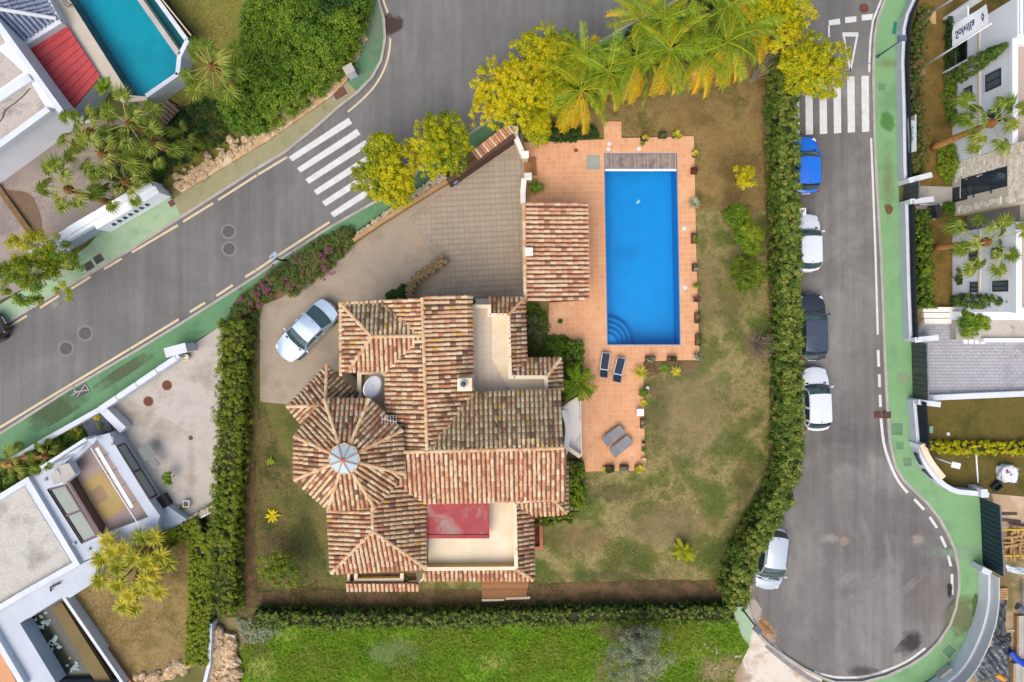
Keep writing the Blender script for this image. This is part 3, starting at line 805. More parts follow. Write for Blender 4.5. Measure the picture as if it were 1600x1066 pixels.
COVER_L = .42
def cover_mesh(name, seg=5):
    """one barrel tile, pointing down the slope along -Y, narrower at its upper end"""
    vs, fs = [], []
    for y, r, lift in ((-COVER_L / 2, .098, .022), (COVER_L / 2, .078, .0)):
        for k in range(seg + 1):
            a = math.pi * k / seg
            vs.append((-r * math.cos(a), y, r * .92 * math.sin(a) + lift))
    for k in range(seg): fs.append((k, k + 1, seg + 2 + k, seg + 1 + k))
    for y, r, lift in ((-COVER_L / 2, .078, .022),):                      # visible thickness at the lower end
        for k in range(seg + 1):
            a = math.pi * k / seg
            vs.append((-r * math.cos(a), y, r * .92 * math.sin(a) + lift))
    b = 2 * (seg + 1)
    for k in range(seg): fs.append((k + 1, k, b + k, b + k + 1))
    return vs, fs
CV, CF = cover_mesh('cover')
CVn = np.array(CV)

def plane_fit(P):
    A = np.array([[p.x, p.y, 1] for p in P]); z = np.array([p.z for p in P])
    s, *_ = np.linalg.lstsq(A, z, rcond=None)
    return s

class Roof:
    """collects all tiles of one building, then links the nearest ones singly and joins the rest"""
    def __init__(s): s.t = []; s.pan = MB(); s.base = MB(); s.ridge = []
    def slope(s, pts, mat, pitch=.255, expo=.335, down=None):
        P = [W(*p) for p in pts]
        a, b, c = plane_fit(P)
        Z = lambda x, y: a * x + b * y + c
        g = Vector((-a, -b)) if down is None else Vector(down)
        g.normalize()                                       # downhill, in plan
        sl = -(a * g.x + b * g.y)
        dn = Vector((g.x, g.y, -sl)).normalized(); ac = Vector((-g.y, g.x, 0))
        ac = Vector((ac.x, ac.y, a * ac.x + b * ac.y)).normalized()
        nm = ac.cross(dn); nm = nm if nm.z > 0 else -nm
        poly = [Vector((p.x, p.y, Z(p.x, p.y))) for p in P]
        s.base.poly(poly)
        lo = [p - nm * .09 for p in poly]
        n = len(poly); bb = len(s.base.v)
        s.base.v += [tuple(p) for p in lo]
        s.base.f += [(bb - n + k, bb + k, bb + (k + 1) % n, bb - n + (k + 1) % n) for k in range(n)] + [tuple(range(bb, bb + n))[::-1]]
        o = poly[0]; cs = math.sqrt(1 + sl * sl)
        q = [((p - o).xy.dot(ac.xy.normalized()), (p - o).xy.dot(g) * cs) for p in poly]
        u0, u1 = min(k[0] for k in q), max(k[0] for k in q)
        k0 = u0 + pitch * .5
        acx = ac.xy.normalized()
        def at(u, v, h):
            xy = o.xy + acx * u + g * (v / cs)
            return Vector((xy.x, xy.y, Z(xy.x, xy.y))) + nm * h
        u = k0
        while u < u1:
            xs = []
            for i in range(n):
                (ua, va), (ub, vb) = q[i], q[(i + 1) % n]
                if (ua > u) != (ub > u): xs.append(va + (vb - va) * (u - ua) / (ub - ua))
            xs.sort()
            for v0, v1 in zip(xs[::2], xs[1::2]):
                v = v1 + .05
                wob = random.gauss(0, .012)
                while v > v0 + .06:
                    L = COVER_L if v - COVER_L > v0 - .1 else max(.12, v - v0 + .04)
                    pos = at(u + wob + random.gauss(0, .008), v - L / 2, .045 + random.gauss(0, .006))
                    r = random.gauss(0, .022)
                    ax = ac * math.cos(r) + dn * math.sin(r); dy = dn * math.cos(r) - ac * math.sin(r)
                    s.t.append((pos, ax, -dy, nm, L / COVER_L, mat))
                    v -= expo
                # channel between two rows
                uu = u + pitch / 2
                if uu < u1:
                    for j in range(2):
                        pass
                    e = [at(uu + du, vv, hh) for vv in (v0 + .05, v1 + .02) for du, hh in ((-.085, .05), (-.04, .018), (.04, .018), (.085, .05))]
                    s.pan.add(e, [(0, 4, 5, 1), (1, 5, 6, 2), (2, 6, 7, 3)])
            u += pitch
        return s
    def cap(s, path, w=1.0, step=.36, h=.06):
        P = [W(*p) for p in path]
        for a, b in zip(P, P[1:]):
            d = b - a; L = d.length; d.normalize(); k = max(1, round(L / step))
            for i in range(k):
                s.ridge.append((a + d * ((i + .5) * L / k) + Vector((0, 0, h + random.gauss(0, .006))), d, L / k / step * w))
        return s
    def build(s, root, limit=300, ridge_limit=300, pan=None):
        pan = pan or PAN
        base = fix_normals(s.base.build('roof', pan, root))
        s.pan.build('tile_channel', pan, base, kind='stuff')
        off = OFF.get(root.name, Vector())
        s.t.sort(key=lambda t: (t[0] - Vector((0, 0, HC))).length)
        meshes = {}
        def frame(t):
            pos, ax, ay, az, l, mat = t
            m = Matrix((ax, ay, az)).transposed().to_4x4()
            return Matrix.Translation(pos) @ m @ Matrix.Diagonal((1, l, 1, 1))
        for t in s.t[:limit]:
            mat = t[5]
            if mat.name not in meshes:
                me = bpy.data.meshes.new('tile'); me.from_pydata(CV, [], CF); me.materials.append(mat); meshes[mat.name] = me
            o = bpy.data.objects.new('tile', meshes[mat.name]); link(o, base)
            o.matrix_basis = Matrix.Translation(-off) @ frame(t)
        for mn in {t[5].name for t in s.t[limit:]}:
            ts = [t for t in s.t[limit:] if t[5].name == mn]
            V = []; 
            for t in ts:
                M_ = np.array(frame(t))
                V.append(CVn @ M_[:3, :3].T + M_[:3, 3])
            nv = len(CVn)
            Q = (np.array(CF)[None] + (np.arange(len(ts)) * nv)[:, None, None]).reshape(-1, 4)
            o = np_mesh('tile_field', np.concatenate(V), Q, ts[0][5], base); o['kind'] = 'stuff'
        rm = None
        for p, d, l in s.ridge[:ridge_limit]:
            if rm is None:
                vs, fs = cover_mesh('r'); rm = bpy.data.meshes.new('ridge_tile'); rm.from_pydata(vs, [], fs); rm.materials.append(RIDGE)
            o = bpy.data.objects.new('ridge_tile', rm); link(o, base)
            ax = d.cross(Vector((0, 0, 1))).normalized(); az = ax.cross(d)
            o.matrix_basis = Matrix.Translation(p - off) @ Matrix((ax, d, az)).transposed().to_4x4() @ Matrix.Diagonal((1.12, l, 1.05, 1))
        return base

villa = thing('villa', 'large tiled villa with an octagonal tower roof and glass cupola beside the pool', 'house', W(690, 690))
LOWER = 1.1
Wfull = W
def W(px, py, z=0.0): return Wfull(px, py, z - LOWER if z > 5.2 else z)
rf = Roof()
# upper roofs
rf.slope([(660, 465, 6.6), (737, 463, 5.8), (739, 614, 5.8), (671, 703, 6.55), (667.5, 703, 6.6)], TILE_W)
rf.slope([(739, 614, 5.75), (877, 609, 5.75), (880, 700, 6.6), (668, 704, 6.6)], TILE_N)
rf.slope([(632, 706, 6.6), (880, 700, 6.6), (885, 781, 5.8), (664, 785, 5.8), (623, 754, 6.1)], TILE_P)
rf.slope([(595, 471, 5.92), (660, 465, 6.6), (667.5, 703, 6.6), (630, 705, 6.22), (630, 672, 6.22), (604, 645, 5.96), (604, 579, 5.96), (656, 528, 6.54)], TILE_W)
rf.slope([(532, 474, 6.0), (595, 471, 5.97), (657, 526, 6.55), (581, 526, 6.55)], TILE_N)
rf.slope([(532, 474, 6.0), (581, 526, 6.55), (544, 579, 6.1), (533, 587, 6.0)], TILE_W)
rf.slope([(581, 526, 6.55), (657, 527, 6.55), (604, 580, 5.98), (544, 580, 5.98)], TILE_P)
# tower
OCT = [(507.6, 624), (577, 624), (629, 672.6), (631, 740), (586, 793), (513, 795), (461.4, 749), (461.4, 681.6)]
APX = (537, 717, 7.75)
CTR = sum((W(x, y, 6.62) for x, y in OCT), Vector()) / 8
apex = Vector((CTR.x, CTR.y, 6.68))
kap = F / (HC - apex.z)
APX = (apex.x * kap + NX, NY - apex.y * kap, apex.z + LOWER)
for k in range(8):
    a, b = OCT[k], OCT[(k + 1) % 8]
    rf.slope([(a[0], a[1], 6.62), (b[0], b[1], 6.62), APX], TILE_W)
    rf.cap([(a[0], a[1], 6.62), APX], h=.07)
# wing with a hipped end
rf.slope([(513, 797, 5.62), (582, 790, 6.3), (583, 829, 6.3), (518, 895, 5.62)], TILE_W)
rf.slope([(582, 790, 6.3), (623, 755, 5.9), (664, 785, 5.5), (665, 887, 5.5), (583, 829, 6.3)], TILE_W)
rf.slope([(583, 829, 6.3), (665, 887, 5.5), (518, 895, 5.6)], TILE_P)
# low roof beyond the tower
rf.slope([(511, 571, 4.1), (509, 634, 4.9), (450, 635, 4.1)], TILE_W)
rf.slope([(511, 571, 4.1), (560, 616, 4.1), (545, 640, 4.5), (509, 634, 4.9)], TILE_N)
rf.slope([(450, 635, 4.1), (509, 634, 4.9), (505, 680, 4.3), (473, 663, 4.1)], TILE_W)
# skirts round the roof terraces
rf.slope([(664, 890, 3.92), (807, 889, 3.92), (833, 905, 3.5), (662, 905, 3.5)], TILE_P)
rf.slope([(805, 785, 3.92), (832, 808, 3.5), (834, 905, 3.5), (807, 889, 3.92)], TILE_W)
rf.slope([(805, 785, 3.92), (865, 780, 3.92), (885, 802, 3.5), (832, 805, 3.5)], TILE_P)
rf.slope([(879, 722, 3.75), (885.5, 722, 3.5), (886, 802, 3.5), (865, 780, 3.92)], TILE_W, down=(1, 0))
rf.slope([(765, 466, 3.5), (818, 466, 3.5), (794, 492.5, 3.92), (765, 492.5, 3.92)], TILE_W)
rf.slope([(794, 492.5, 3.92), (819, 466, 3.5), (821.5, 562, 3.5), (797, 588.5, 3.92)], TILE_W)
rf.slope([(797, 588.5, 3.92), (821.5, 561, 3.5), (876, 560, 3.5), (854, 588.5, 3.92)], TILE_W)
rf.slope([(854, 588.5, 3.92), (876, 560, 3.5), (878, 611, 3.5), (854, 611, 3.92)], TILE_W)
rf.slope([(541, 911, 3.2), (652, 911, 3.2), (655, 921, 3.0), (540, 921, 3.0)], TILE_P)
for pth in ([(660, 466, 6.6), (667.5, 703, 6.6)], [(632, 706, 6.6), (880, 700, 6.6)], [(532, 474, 6.0), (581, 526, 6.55)], [(581, 526, 6.55), (660, 525, 6.58)],
            [(581, 526, 6.55), (544, 580, 6.0)], [(582, 792, 6.3), (583, 829, 6.3)], [(583, 829, 6.3), (518, 895, 5.62)], [(583, 829, 6.3), (665, 887, 5.5)], [(511, 571, 4.1), (509, 634, 4.9)],
            [(450, 635, 4.1), (509, 634, 4.9)], [(807, 889, 3.95), (833, 905, 3.52)], [(865, 780, 3.95), (885, 802, 3.52)], [(794, 492.5, 3.95), (819, 466, 3.52)], [(854, 588.5, 3.95), (876, 560, 3.52)],
            [(533, 476, 5.98), (533, 586, 5.98)], [(532, 474, 6.0), (595, 471, 5.95)]):
    rf.cap(pth)
roof = rf.build(villa)
# dark gutters in the valleys
VAL = PM('valley_mortar', [(96, 74, 60), (120, 92, 74)], 3, 5, .9)
for pth in ([(739, 614, 5.86), (671, 703, 6.66)], [(656, 527, 6.64), (604, 579, 6.04)], [(595, 471, 6.0), (656, 526, 6.64)], [(624, 754, 6.0), (664, 785, 5.7)], [(797, 588, 4.0), (821.5, 562, 3.58)], [(805, 785, 4.0), (832, 807, 3.58)]):
    MB().bar(W(*pth[0]), W(*pth[1]), .13, .04).build('valley_gutter', VAL, roof)
# walls under the roofs
def block(pts, z1, mat=CREAMW, zr=None, name='wall', z0=0.0, par=villa):
    z1 = z1 - LOWER if z1 > 5.2 else z1
    return MB().prism(W2(pts, z1 if zr is None else zr), z0, z1).build(name, mat, par)
block([(545, 484), (650, 480), (730, 476), (732, 620), (868, 620), (868, 772), (672, 772), (640, 730), (612, 650), (612, 590), (545, 574)], 5.6)
block([(523, 806), (578, 800), (655, 793), (656, 878), (527, 886)], 5.45)
cc = CTR.xy
MB().prism([cc + (Vector(W(x, y, 6.62).xy) - cc) * .9 for x, y in OCT], 0, 5.4).build('wall', CREAMW, villa)
block([(512, 585), (548, 618), (530, 660), (478, 655), (462, 637)], 4.05)
block([(737, 480), (763, 480), (763, 494), (794, 494), (797, 590), (853, 590), (853, 622), (730, 622)], 3.18)
block([(768, 472), (812, 472), (814, 566), (870, 566), (871, 615), (800, 615), (768, 560)], 3.4)
block([(660, 770), (806, 775), (806, 890), (655, 890)], 3.18)
block([(672, 780), (858, 786), (878, 740), (878, 796), (826, 800), (827, 897), (668, 897)], 3.4)
block([(558, 576), (610, 576), (610, 660), (558, 645)], 3.18)
# terrace floors of large pale tiles
TERR = PM('terrace_tile', [(226, 210, 192), (216, 198, 178), (232, 218, 202)], .6, 6, .7, .1, 40, .05, 20, island=.025, dirt=(198, 172, 144), dirt_scale=.7)
TERJ = PM('terrace_joint', [(196, 178, 158)], 1, 4, .9)
for pts, near, lim in (([(737, 478), (764, 478), (764, 493), (795, 493), (797, 590), (853, 590), (853, 613), (738, 613)], W(760, 550), 130), ([(664, 783), (803, 783), (805, 889), (664, 889)], W(740, 860), 120), ([(560, 580), (604, 580), (605, 648), (560, 640)], W(590, 600), 40)):
    f = MB().prism(W2(pts, 3.22), 3.17, 3.20).build('terrace_floor', TERJ, villa)
    ca = OFF
    # tiles need positions at the terrace's own height
    _W2, z = W2, 3.2
    tile_floor(f, [pts], 3.2, .42, .012, R(1), .012, 'tile', TERR, TERJ, near, lim, .001)
# parapets
def parapet(path, mat=CREAMW, z0=3.0, z1=4.0, t=.17, cap=True):
    p = W2(path, z1)
    MB().wall(p, t, z0, z1).build('parapet', mat, villa)
    if cap: MB().wall(p, t + .04, z1, z1 + .035).build('coping', CREAMW, villa)
parapet([(738, 479), (764.5, 479), (764.5, 492.5), (794, 492.5), (797, 589.5), (853, 589.5), (854, 611)])
parapet([(804, 784), (806.5, 888), (664, 889)], OCHREW)
parapet([(805, 784), (865, 779.5)], CREAMW)
parapet([(604, 581), (561.5, 582), (561.5, 628)], OCHREW, t=.2)
parapet([(664, 785), (664, 888)], CREAMW, cap=False, z1=3.6)
# chimney with a round cowl
m = MB().prism(W2([(716.5, 589), (739, 587.5), (739.5, 607.5), (717, 608)], 6.0), 4.2, 6.0)
ch = m.build('chimney', CREAMW, villa)
p = W(724.5, 599.5, 7.1)
MB().lathe([(.2, 0), (.2, .14), (.15, .14), (.15, .06)], (p.x, p.y, 6.0), 20).build('cowl', METAL_G, ch)
MB().lathe([(.11, 0), (.11, .12), (.05, .16)], (p.x, p.y, 6.0), 16).build('flue', METAL_D, ch)
# glazed cupola on the tower
ring = []; R8 = .80
cup = MB().lathe([(R8 + .06, -.25), (R8 + .06, .0), (R8 - .02, .0), (R8 - .02, -.05)], (apex.x, apex.y, apex.z + .02), 8).build('cupola', RIDGE, villa)
CGL = PM('cupola_glass', [(186, 208, 216), (166, 194, 206)], 1.2, 3, .18, 0, 1, .04, 8, spec=.6, gain=.85)
CBAR = PM('copper_bar', [(206, 150, 124), (190, 132, 104)], 5, 4, .6)
top = Vector((apex.x, apex.y, apex.z + .42))
vv = [Vector((apex.x + R8 * math.cos(R(22.5 + 45 * k)), apex.y + R8 * math.sin(R(22.5 + 45 * k)), apex.z + .03)) for k in range(8)]
for k in range(8):
    a, b = vv[k], vv[(k + 1) % 8]
    MB().add([a, b, top, a - Vector((0, 0, .03)), b - Vector((0, 0, .03)), top - Vector((0, 0, .03))], [(0, 1, 2), (5, 4, 3), (0, 3, 4, 1)]).build('glass_pane', CGL, cup)
    MB().bar(a + Vector((0, 0, .02)), top + Vector((0, 0, .02)), .07, .05).build('glazing_bar', CBAR, cup)
MB().lathe([(.1, 0), (.1, .05), (.03, .1)], top, 10).build('finial', CBAR, cup)
# red awning over the south terrace
AWN = PM('red_awning', [(170, 78, 78), (158, 66, 68), (178, 96, 94)], .8, 6, .75, .2, 30, .08, 20, dirt=(158, 134, 126), dirt_scale=.8, dirt_lo=.5)
x0, y0 = W(666, 785, 4.5).xy; x1, y1 = W(764.5, 784, 4.5).xy; xs, ys = W(765, 836, 4.15).xy
m = MB(); nx, ny = 22, 8
for j in range(ny + 1):
    for i in range(nx + 1):
        u, v = i / nx, j / ny
        sag = -.05 * math.sin(math.pi * u * 5) ** 2 * math.sin(math.pi * v) - .06 * math.sin(math.pi * v)
        m.v.append((x0 + (x1 - x0) * u, y0 + (ys - y0) * v, 4.5 - .35 * v + sag))
for j in range(ny):
    for i in range(nx):
        a = j * (nx + 1) + i
        m.f.append((a + nx + 1, a + nx + 2, a + 1, a))
aw = m.build('awning', AWN, villa, smooth=True)
RED = PM('red_bar', [(170, 60, 62), (150, 50, 54)], 3, 4, .6)
MB().bar((x0, ys - .08, 4.17), (xs, ys - .08, 4.17), .2, .08).build('front_bar', RED, aw)
MB().add([(x0, ys - .18, 4.17), (xs, ys - .18, 4.17), (xs, ys - .22, 3.95), (x0, ys - .22, 3.95)], [(0, 1, 2, 3), (3, 2, 1, 0)]).build('valance', RED, aw)
for xx in (x0 + .6, xs - .6):
    MB().bar((xx, y0, 4.28), (xx, ys - .1, 4.0), .05).build('arm', METAL_G, aw)
# small balcony at the foot of the wing
MB().prism(W2([(555, 897), (630, 896), (630, 909), (555, 910)], 2.9), 0, 2.0).build('balcony_floor', OCHREW, villa)
MB().wall(W2([(556, 896), (556, 907), (628, 906), (628, 896)], 3.0), .16, 1.6, 3.0).build('parapet', OCHREW, villa)
MB().wall(W2([(556, 896), (556, 907), (628, 906), (628, 896)], 3.0), .2, 3.0, 3.03).build('coping', CREAMW, villa)
MB().prism(W2([(544, 897), (651, 896), (652, 912), (543, 913)], 2.6), 0, 2.55).build('wall', CREAMW, villa)
MB().wall(W2([(544.5, 896), (544.5, 912.5), (652, 911.5), (662, 904), (662, 896)], 2.95), .13, 2.5, 2.95).build('coping', CREAMW, villa)
MB().prism(W2([(547, 898), (649, 897), (650, 910.5), (546, 911)], 2.7), 2.56, 2.66).build('planter_soil', SOIL, villa)
# curved white outside stair and landing on the east side, with a rounded wall
STW = PM('pale_stair', [(246, 240, 232), (236, 229, 220)], .8, 6, .8, .1, 40, .06, 20, dirt=(190, 180, 168), dirt_scale=1)
MB().prism(W2([(878, 640), (905, 622), (908, 714), (890, 706), (884, 690)], .6), 0, .6).build('landing', STW, villa)
arc = [(879, 642), (884, 652), (887, 664), (887.5, 676), (886, 690), (884, 702), (880, 716)]
MB().wall(W2(smooth_path(arc, 2), 1.8), .3, 0, 1.8).build('rounded_wall', STW, villa)
MB().wall(W2([(886, 698), (897, 707), (907, 714)], 1.2), .24, 0, [1.6, 1.3, 1.2]).build('stair_wall', CREAMW, villa)
MB().wall(W2([(907, 624), (908.5, 713)], .7), .08, .5, .7).build('kerb_edge', STW, villa)
MB().wall(W2([(879, 640), (890, 630), (903, 622)], 1.6), .16, 0, 1.6).build('stair_wall', CREAMW, villa)
# narrow dark window over the gate court, brick planter on the east side
MB().bar(W(737, 472, 3.3), W(763, 471.5, 3.3), .34, .25).build('window', GLASS('dark_glass', (44, 44, 48)), villa)
BRK = PM('red_brick_planter', [(186, 116, 82), (200, 132, 96)], 3, 5, .85, .2, 40, .15, 30)
MB().wall(W2([(835, 808), (845, 808), (846, 856), (833, 858)], .5), .2, 0, .5).build('planter_wall', BRK, villa)
MB().prism(W2([(834, 809), (844, 809), (844, 855), (834, 856)], .3), .02, .3).build('planter_soil', PM('dark_red_soil', [(110, 56, 44), (92, 48, 40)], 3, 5, .9), villa)
# timber deck at the foot of the south wall
td = thing('timber_deck', 'brown timber deck against the south wall of the villa', 'deck', W(790, 918))
a, b = W(753, 903, .25), W(828, 903, .25); yb = W(0, 935, .25).y
nb = 14
for k in range(nb):
    ya = a.y + (yb - a.y) * k / nb; yc = a.y + (yb - a.y) * (k + .93) / nb
    MB().prism([(a.x, ya), (b.x - .02 * k, ya), (b.x - .02 * k, yc), (a.x, yc)], .1, .25 + random.uniform(0, .008)).build('plank', WOODB, td)
for pts in ([(753, 935.5), (788, 935), (788, 938), (753, 939)], [(790, 933), (828, 931.5), (828, 935), (790, 936.5)]):
    MB().prism(W2(pts, .2), 0, .3).build('edge_board', CREAMW, td)

W = Wfull
# ---- pool house
ph = thing('pool_house', 'small open pool house with a single sloping pink tiled roof', 'pool house', W(868, 394))
pr = Roof()
pr.slope([(819, 319, 3.15), (917, 317, 2.55), (919.5, 469, 2.55), (821, 471, 3.15)], TILE_P, pitch=.262)
pr.cap([(819, 319, 3.15), (821, 471, 3.15)], h=.09)
pr.build(ph, 300)
MB().prism(W2([(823, 322), (826, 322), (828, 468), (825, 468)], 3.0), 0, 3.02).build('wall', CREAMW, ph)
for y in (324, 393, 462):
    q = W(906, y, 2.5); MB().box((q.x, q.y, 1.2), (.3, .3, 2.4)).build('pillar', CREAMW, ph)
MB().bar(W(906, 321, 2.5) - Vector((0, 0, .08)), W(908, 466, 2.5) - Vector((0, 0, .08)), .2, .2).build('beam', WOODB, ph)
MB().wall(W2([(817.5, 318), (819.5, 471)], 3.2), .12, 2.3, 3.22).build('coping', CREAMW, ph)
MB().prism(W2([(820.5, 387), (832.5, 387), (833, 399.5), (821, 400)], 3.6), 2.7, 3.6).build('chimney', STW, ph)

# ---- entrance wall, gate pillars and retaining wall along the drive
gw = thing('gate_wall', 'wall with painted-in shade and a coping of pink roof tiles beside the drive entrance', 'wall', W(775, 220))
A, B = W(703, 291), W(803, 222)
MB().wall([A.xy, B.xy], .3, 0, 1.75).build('wall', PM('shade_brown_render', [(104, 76, 58), (88, 64, 50)], 1, 6, .9, .2, 30, .12, 20), gw)  # dark brown stands for the shadow on this face, put into the colour
A2, B2 = W(742, 243.5, 1.9), W(799, 199.5, 1.9)
n = 15
for k in range(n):
    q = A2.lerp(B2, (k + .5) / n)
    o = MB()
    d = (B2 - A2).normalized(); ax = Vector((-d.y, d.x, 0))
    vs = [q + d * (x * 1.0) + ax * (-y * 1.55) + Vector((0, 0, z - .06 + .25 * abs(0))) for x, y, z in CV]
    o.add(vs, CF).build('tile', TILE_P, gw)
MB().wall([A2.xy, B2.xy], .5, 1.62, 1.84).build('coping_bed', PM('wall_mortar', [(176, 140, 108), (150, 116, 88)], 3, 5, .9), gw)
ep = thing('entrance_wall', 'cream wall with rounded end pillars between the drive and the pool terrace', 'wall', W(815, 235))
for path, z in (([(801, 203), (808, 220), (818, 243)], 1.3), ([(819, 279), (817, 300), (817.5, 318)], 1.3)):
    MB().wall(W2(path, z), .26, 0, z).build('wall', CREAMW, ep)
    MB().wall(W2(path, z), .32, z, z + .06).build('coping', STW, ep)
for c in ((804, 203), (820.5, 242), (825, 276)):
    q = W(*c, 1.5); MB().box((q.x, q.y, .75), (.36, .36, 1.5)).build('pillar', CREAMW, ep); MB().box((q.x, q.y, 1.53), (.44, .44, .06)).build('cap', STW, ep)
st = thing('garden_steps', 'brown timber steps from the drive up to the pool terrace', 'steps', W(828, 258))
for k in range(4):
    MB().prism(W2([(817.5 + k * 5, 246 - k * .3), (822 + k * 5, 245.5), (824 + k * 5, 272.5), (819.5 + k * 5, 274)], .3), .05, .16 + .03 * k).build('tread', WOODB, st)

rw = thing('retaining_wall', 'tan retaining wall topped with loose pale stones along the drive', 'wall', W(630, 325))
TAN = PM('tan_render', [(196, 158, 112), (178, 142, 98), (206, 172, 128)], .8, 6, .9, .3, 30, .12, 20, dirt=(140, 110, 76), dirt_scale=1.5)
inner = [(553, 378), (600, 347), (640, 322), (702, 284)]
MB().wall(W2(inner, .75), .22, 0, .75, side=1).build('wall', TAN, rw)
bed = W2([(556, 365), (600, 333), (690, 270), (699, 279), (640, 318), (556, 374)], .68)
MB().prism(bed, 0, .62).build('planting_bed', PM('bed_earth', [(150, 132, 106), (128, 110, 84)], 2, 6, .95, .4, 20, .2, 16), rw)
STONE = PM('pale_stone', [(206, 194, 172), (184, 168, 142), (160, 144, 120)], 2.5, 6, .9, .4, 20, .14, 20, island=.2)
def stone_shape(r, sq=.7):
    vs, fs = [], []
    n = 7
    for z, k in ((0, 1.0), (.55, .92), (.95, .55)):
        for i in range(n):
            a = 2 * math.pi * i / n
            q = r * k * (1 + random.uniform(-.22, .22))
            vs.append((q * math.cos(a), q * math.sin(a) * random.uniform(.75, 1), z * r * sq))
    for j in range(2):
        for i in range(n): fs.append((j * n + i, j * n + (i + 1) % n, (j + 1) * n + (i + 1) % n, (j + 1) * n + i))
    fs.append(tuple(range(2 * n, 3 * n)))
    return vs, fs
SM = []
for k in range(8):
    vs, fs = stone_shape(1.0); me = bpy.data.meshes.new('stone'); me.from_pydata(vs, [], fs); me.materials.append(STONE); SM.append(me)
def stones(parent, poly, z, n, r0, r1, meshes=SM, name='stone'):
    P = np.array([(p[0], p[1]) for p in poly]); off = OFF.get(parent.name, Vector()); c = 0
    while c < n:
        x, y = random.uniform(P[:, 0].min(), P[:, 0].max()), random.uniform(P[:, 1].min(), P[:, 1].max())
        if not inside(poly, np.array([x]), np.array([y]))[0]: continue
        o = bpy.data.objects.new(name, random.choice(meshes)); link(o, parent)
        s = random.uniform(r0, r1)
        o.location = Vector((x, y, z - s * .15)) - off; o.rotation_euler = (random.gauss(0, .2), random.gauss(0, .2), random.uniform(0, 6.28)); o.scale = (s, s * random.uniform(.7, 1), s)
        c += 1
stones(rw, bed, .62, 240, .06, .17)
sw2 = thing('stone_wall', 'low rough stone wall bending beside the court north of the villa', 'wall', W(665, 430))
ctr = [(693, 405), (672, 422), (650, 437), (641, 446), (640, 466)]
MB().wall(W2(ctr, .8), .3, 0, .8).build('wall', PM('stone_wall_face', [(162, 128, 84), (140, 108, 70), (176, 144, 100)], 2, 6, .95, .5, 16, .2, 14), sw2)
band = W2([(690, 399), (668, 415), (646, 430), (635, 443), (634, 466), (646, 466), (647, 450), (655, 441), (676, 427), (697, 409)], .8)
ROCK2 = PM('mossy_stone', [(172, 146, 108), (146, 122, 88), (126, 112, 80), (190, 168, 134)], 2, 7, .95, .5, 16, .2, 12, island=.2, dirt=(104, 100, 66), dirt_scale=3)
SM2 = []
for k in range(6):
    vs, fs = stone_shape(1.0); me = bpy.data.meshes.new('stone'); me.from_pydata(vs, [], fs); me.materials.append(ROCK2); SM2.append(me)
stones(sw2, band, .8, 120, .07, .16, SM2)

# satellite dish and aerial
sd = thing('satellite_dish', 'big white satellite dish tilted on the little roof terrace by the tower', 'satellite dish', W(583, 604, 3.2))
c = W(580, 603.5, 4.9)
nrm = Vector((.74, -.25, .62)).normalized()
ux = Vector((0, 0, 1)).cross(nrm).normalized(); uy = nrm.cross(ux)
m = MB(); nr, na = 5, 28; rad = .66
for j in range(nr + 1):
    for k in range(na):
        r = rad * j / nr; a = 2 * math.pi * k / na
        m.v.append(tuple(c + ux * r * math.cos(a) + uy * r * math.sin(a) + nrm * (.14 * (j / nr) ** 2)))
m.f = [(j * na + k, j * na + (k + 1) % na, (j + 1) * na + (k + 1) % na, (j + 1) * na + k) for j in range(nr) for k in range(na)]
o = m.build('reflector', WHITEP, sd, smooth=True)
o.modifiers.new('solid', 'SOLIDIFY').thickness = .02
MB().tube([c - nrm * .02, c - nrm * .25 - Vector((0, 0, .2)), Vector((c.x - .1, c.y, 3.2))], .035, 8).build('mast', METAL_G, sd)
f = c + nrm * .62 - uy * .2
MB().tube([c - uy * rad * .95 + nrm * .12, f], .018, 6).build('feed_arm', METAL_D, sd)
MB().box(f, (.1, .1, .12)).build('receiver', METAL_D, sd)
ta = thing('tv_aerial', 'small wire television aerial standing on the villa roof beside the tower', 'aerial', W(613, 655, 4.9))
b0 = W(612, 652, 4.95)
MB().tube([b0, (b0.x, b0.y, 6.2)], .018, 6).build('mast', METAL_G, ta)
MB().tube([(b0.x - .35, b0.y + .1, 6.15), (b0.x + .5, b0.y - .05, 6.2)], .014, 5).build('boom', WHITEP, ta)
for k in range(6):
    x = b0.x - .3 + .15 * k
    MB().tube([(x, b0.y - .25 + .08, 6.18), (x, b0.y + .3, 6.18)], .009, 4).build('rod', WHITEP, ta)
# ================================================================ neighbours on the left, above the hill street
ROCK = PM('tan_rock', [(206, 170, 124), (184, 150, 108), (214, 196, 170), (160, 132, 98)], 1.6, 7, .95, .6, 14, .2, 10, island=.12)
RM = []
for k in range(8):
    vs, fs = stone_shape(1.0, .8); me = bpy.data.meshes.new('rock'); me.from_pydata(vs, [], fs); me.materials.append(ROCK); RM.append(me)
GREYT = ROOFM('blue_grey_tile', [((136, 146, 172), 3), ((146, 156, 180), 3), ((156, 164, 186), 2)], 0)
hw = thing('white_house', 'white house with a blue-grey tiled roof and a red metal roof beside a teal pool', 'house', W(60, 100))
TL = Roof()
TL.slope([(-20, 11, 3.5), (0, 14, 3.3), (88, 29, 2.3), (25, 71, 2.3), (-20, 14, 3.45)], GREYT, pitch=.27, expo=.38, down=(.55, -.83))
TL.slope([(88, 29, 2.3), (0, 14, 3.3), (-20, 11, 3.5), (-30, -40, 3.4), (54, -34, 2.3)], GREYT, pitch=.27, expo=.38, down=(.875, .48))
tlr = TL.build(hw, pan=PM('grey_channel', [(96, 106, 132), (84, 94, 118)], 3, 4, .8))
MB().tube([W(-20, 11, 3.62), W(88, 29, 2.42)], .12, 8).build('hip_cap', WHITE2, tlr)
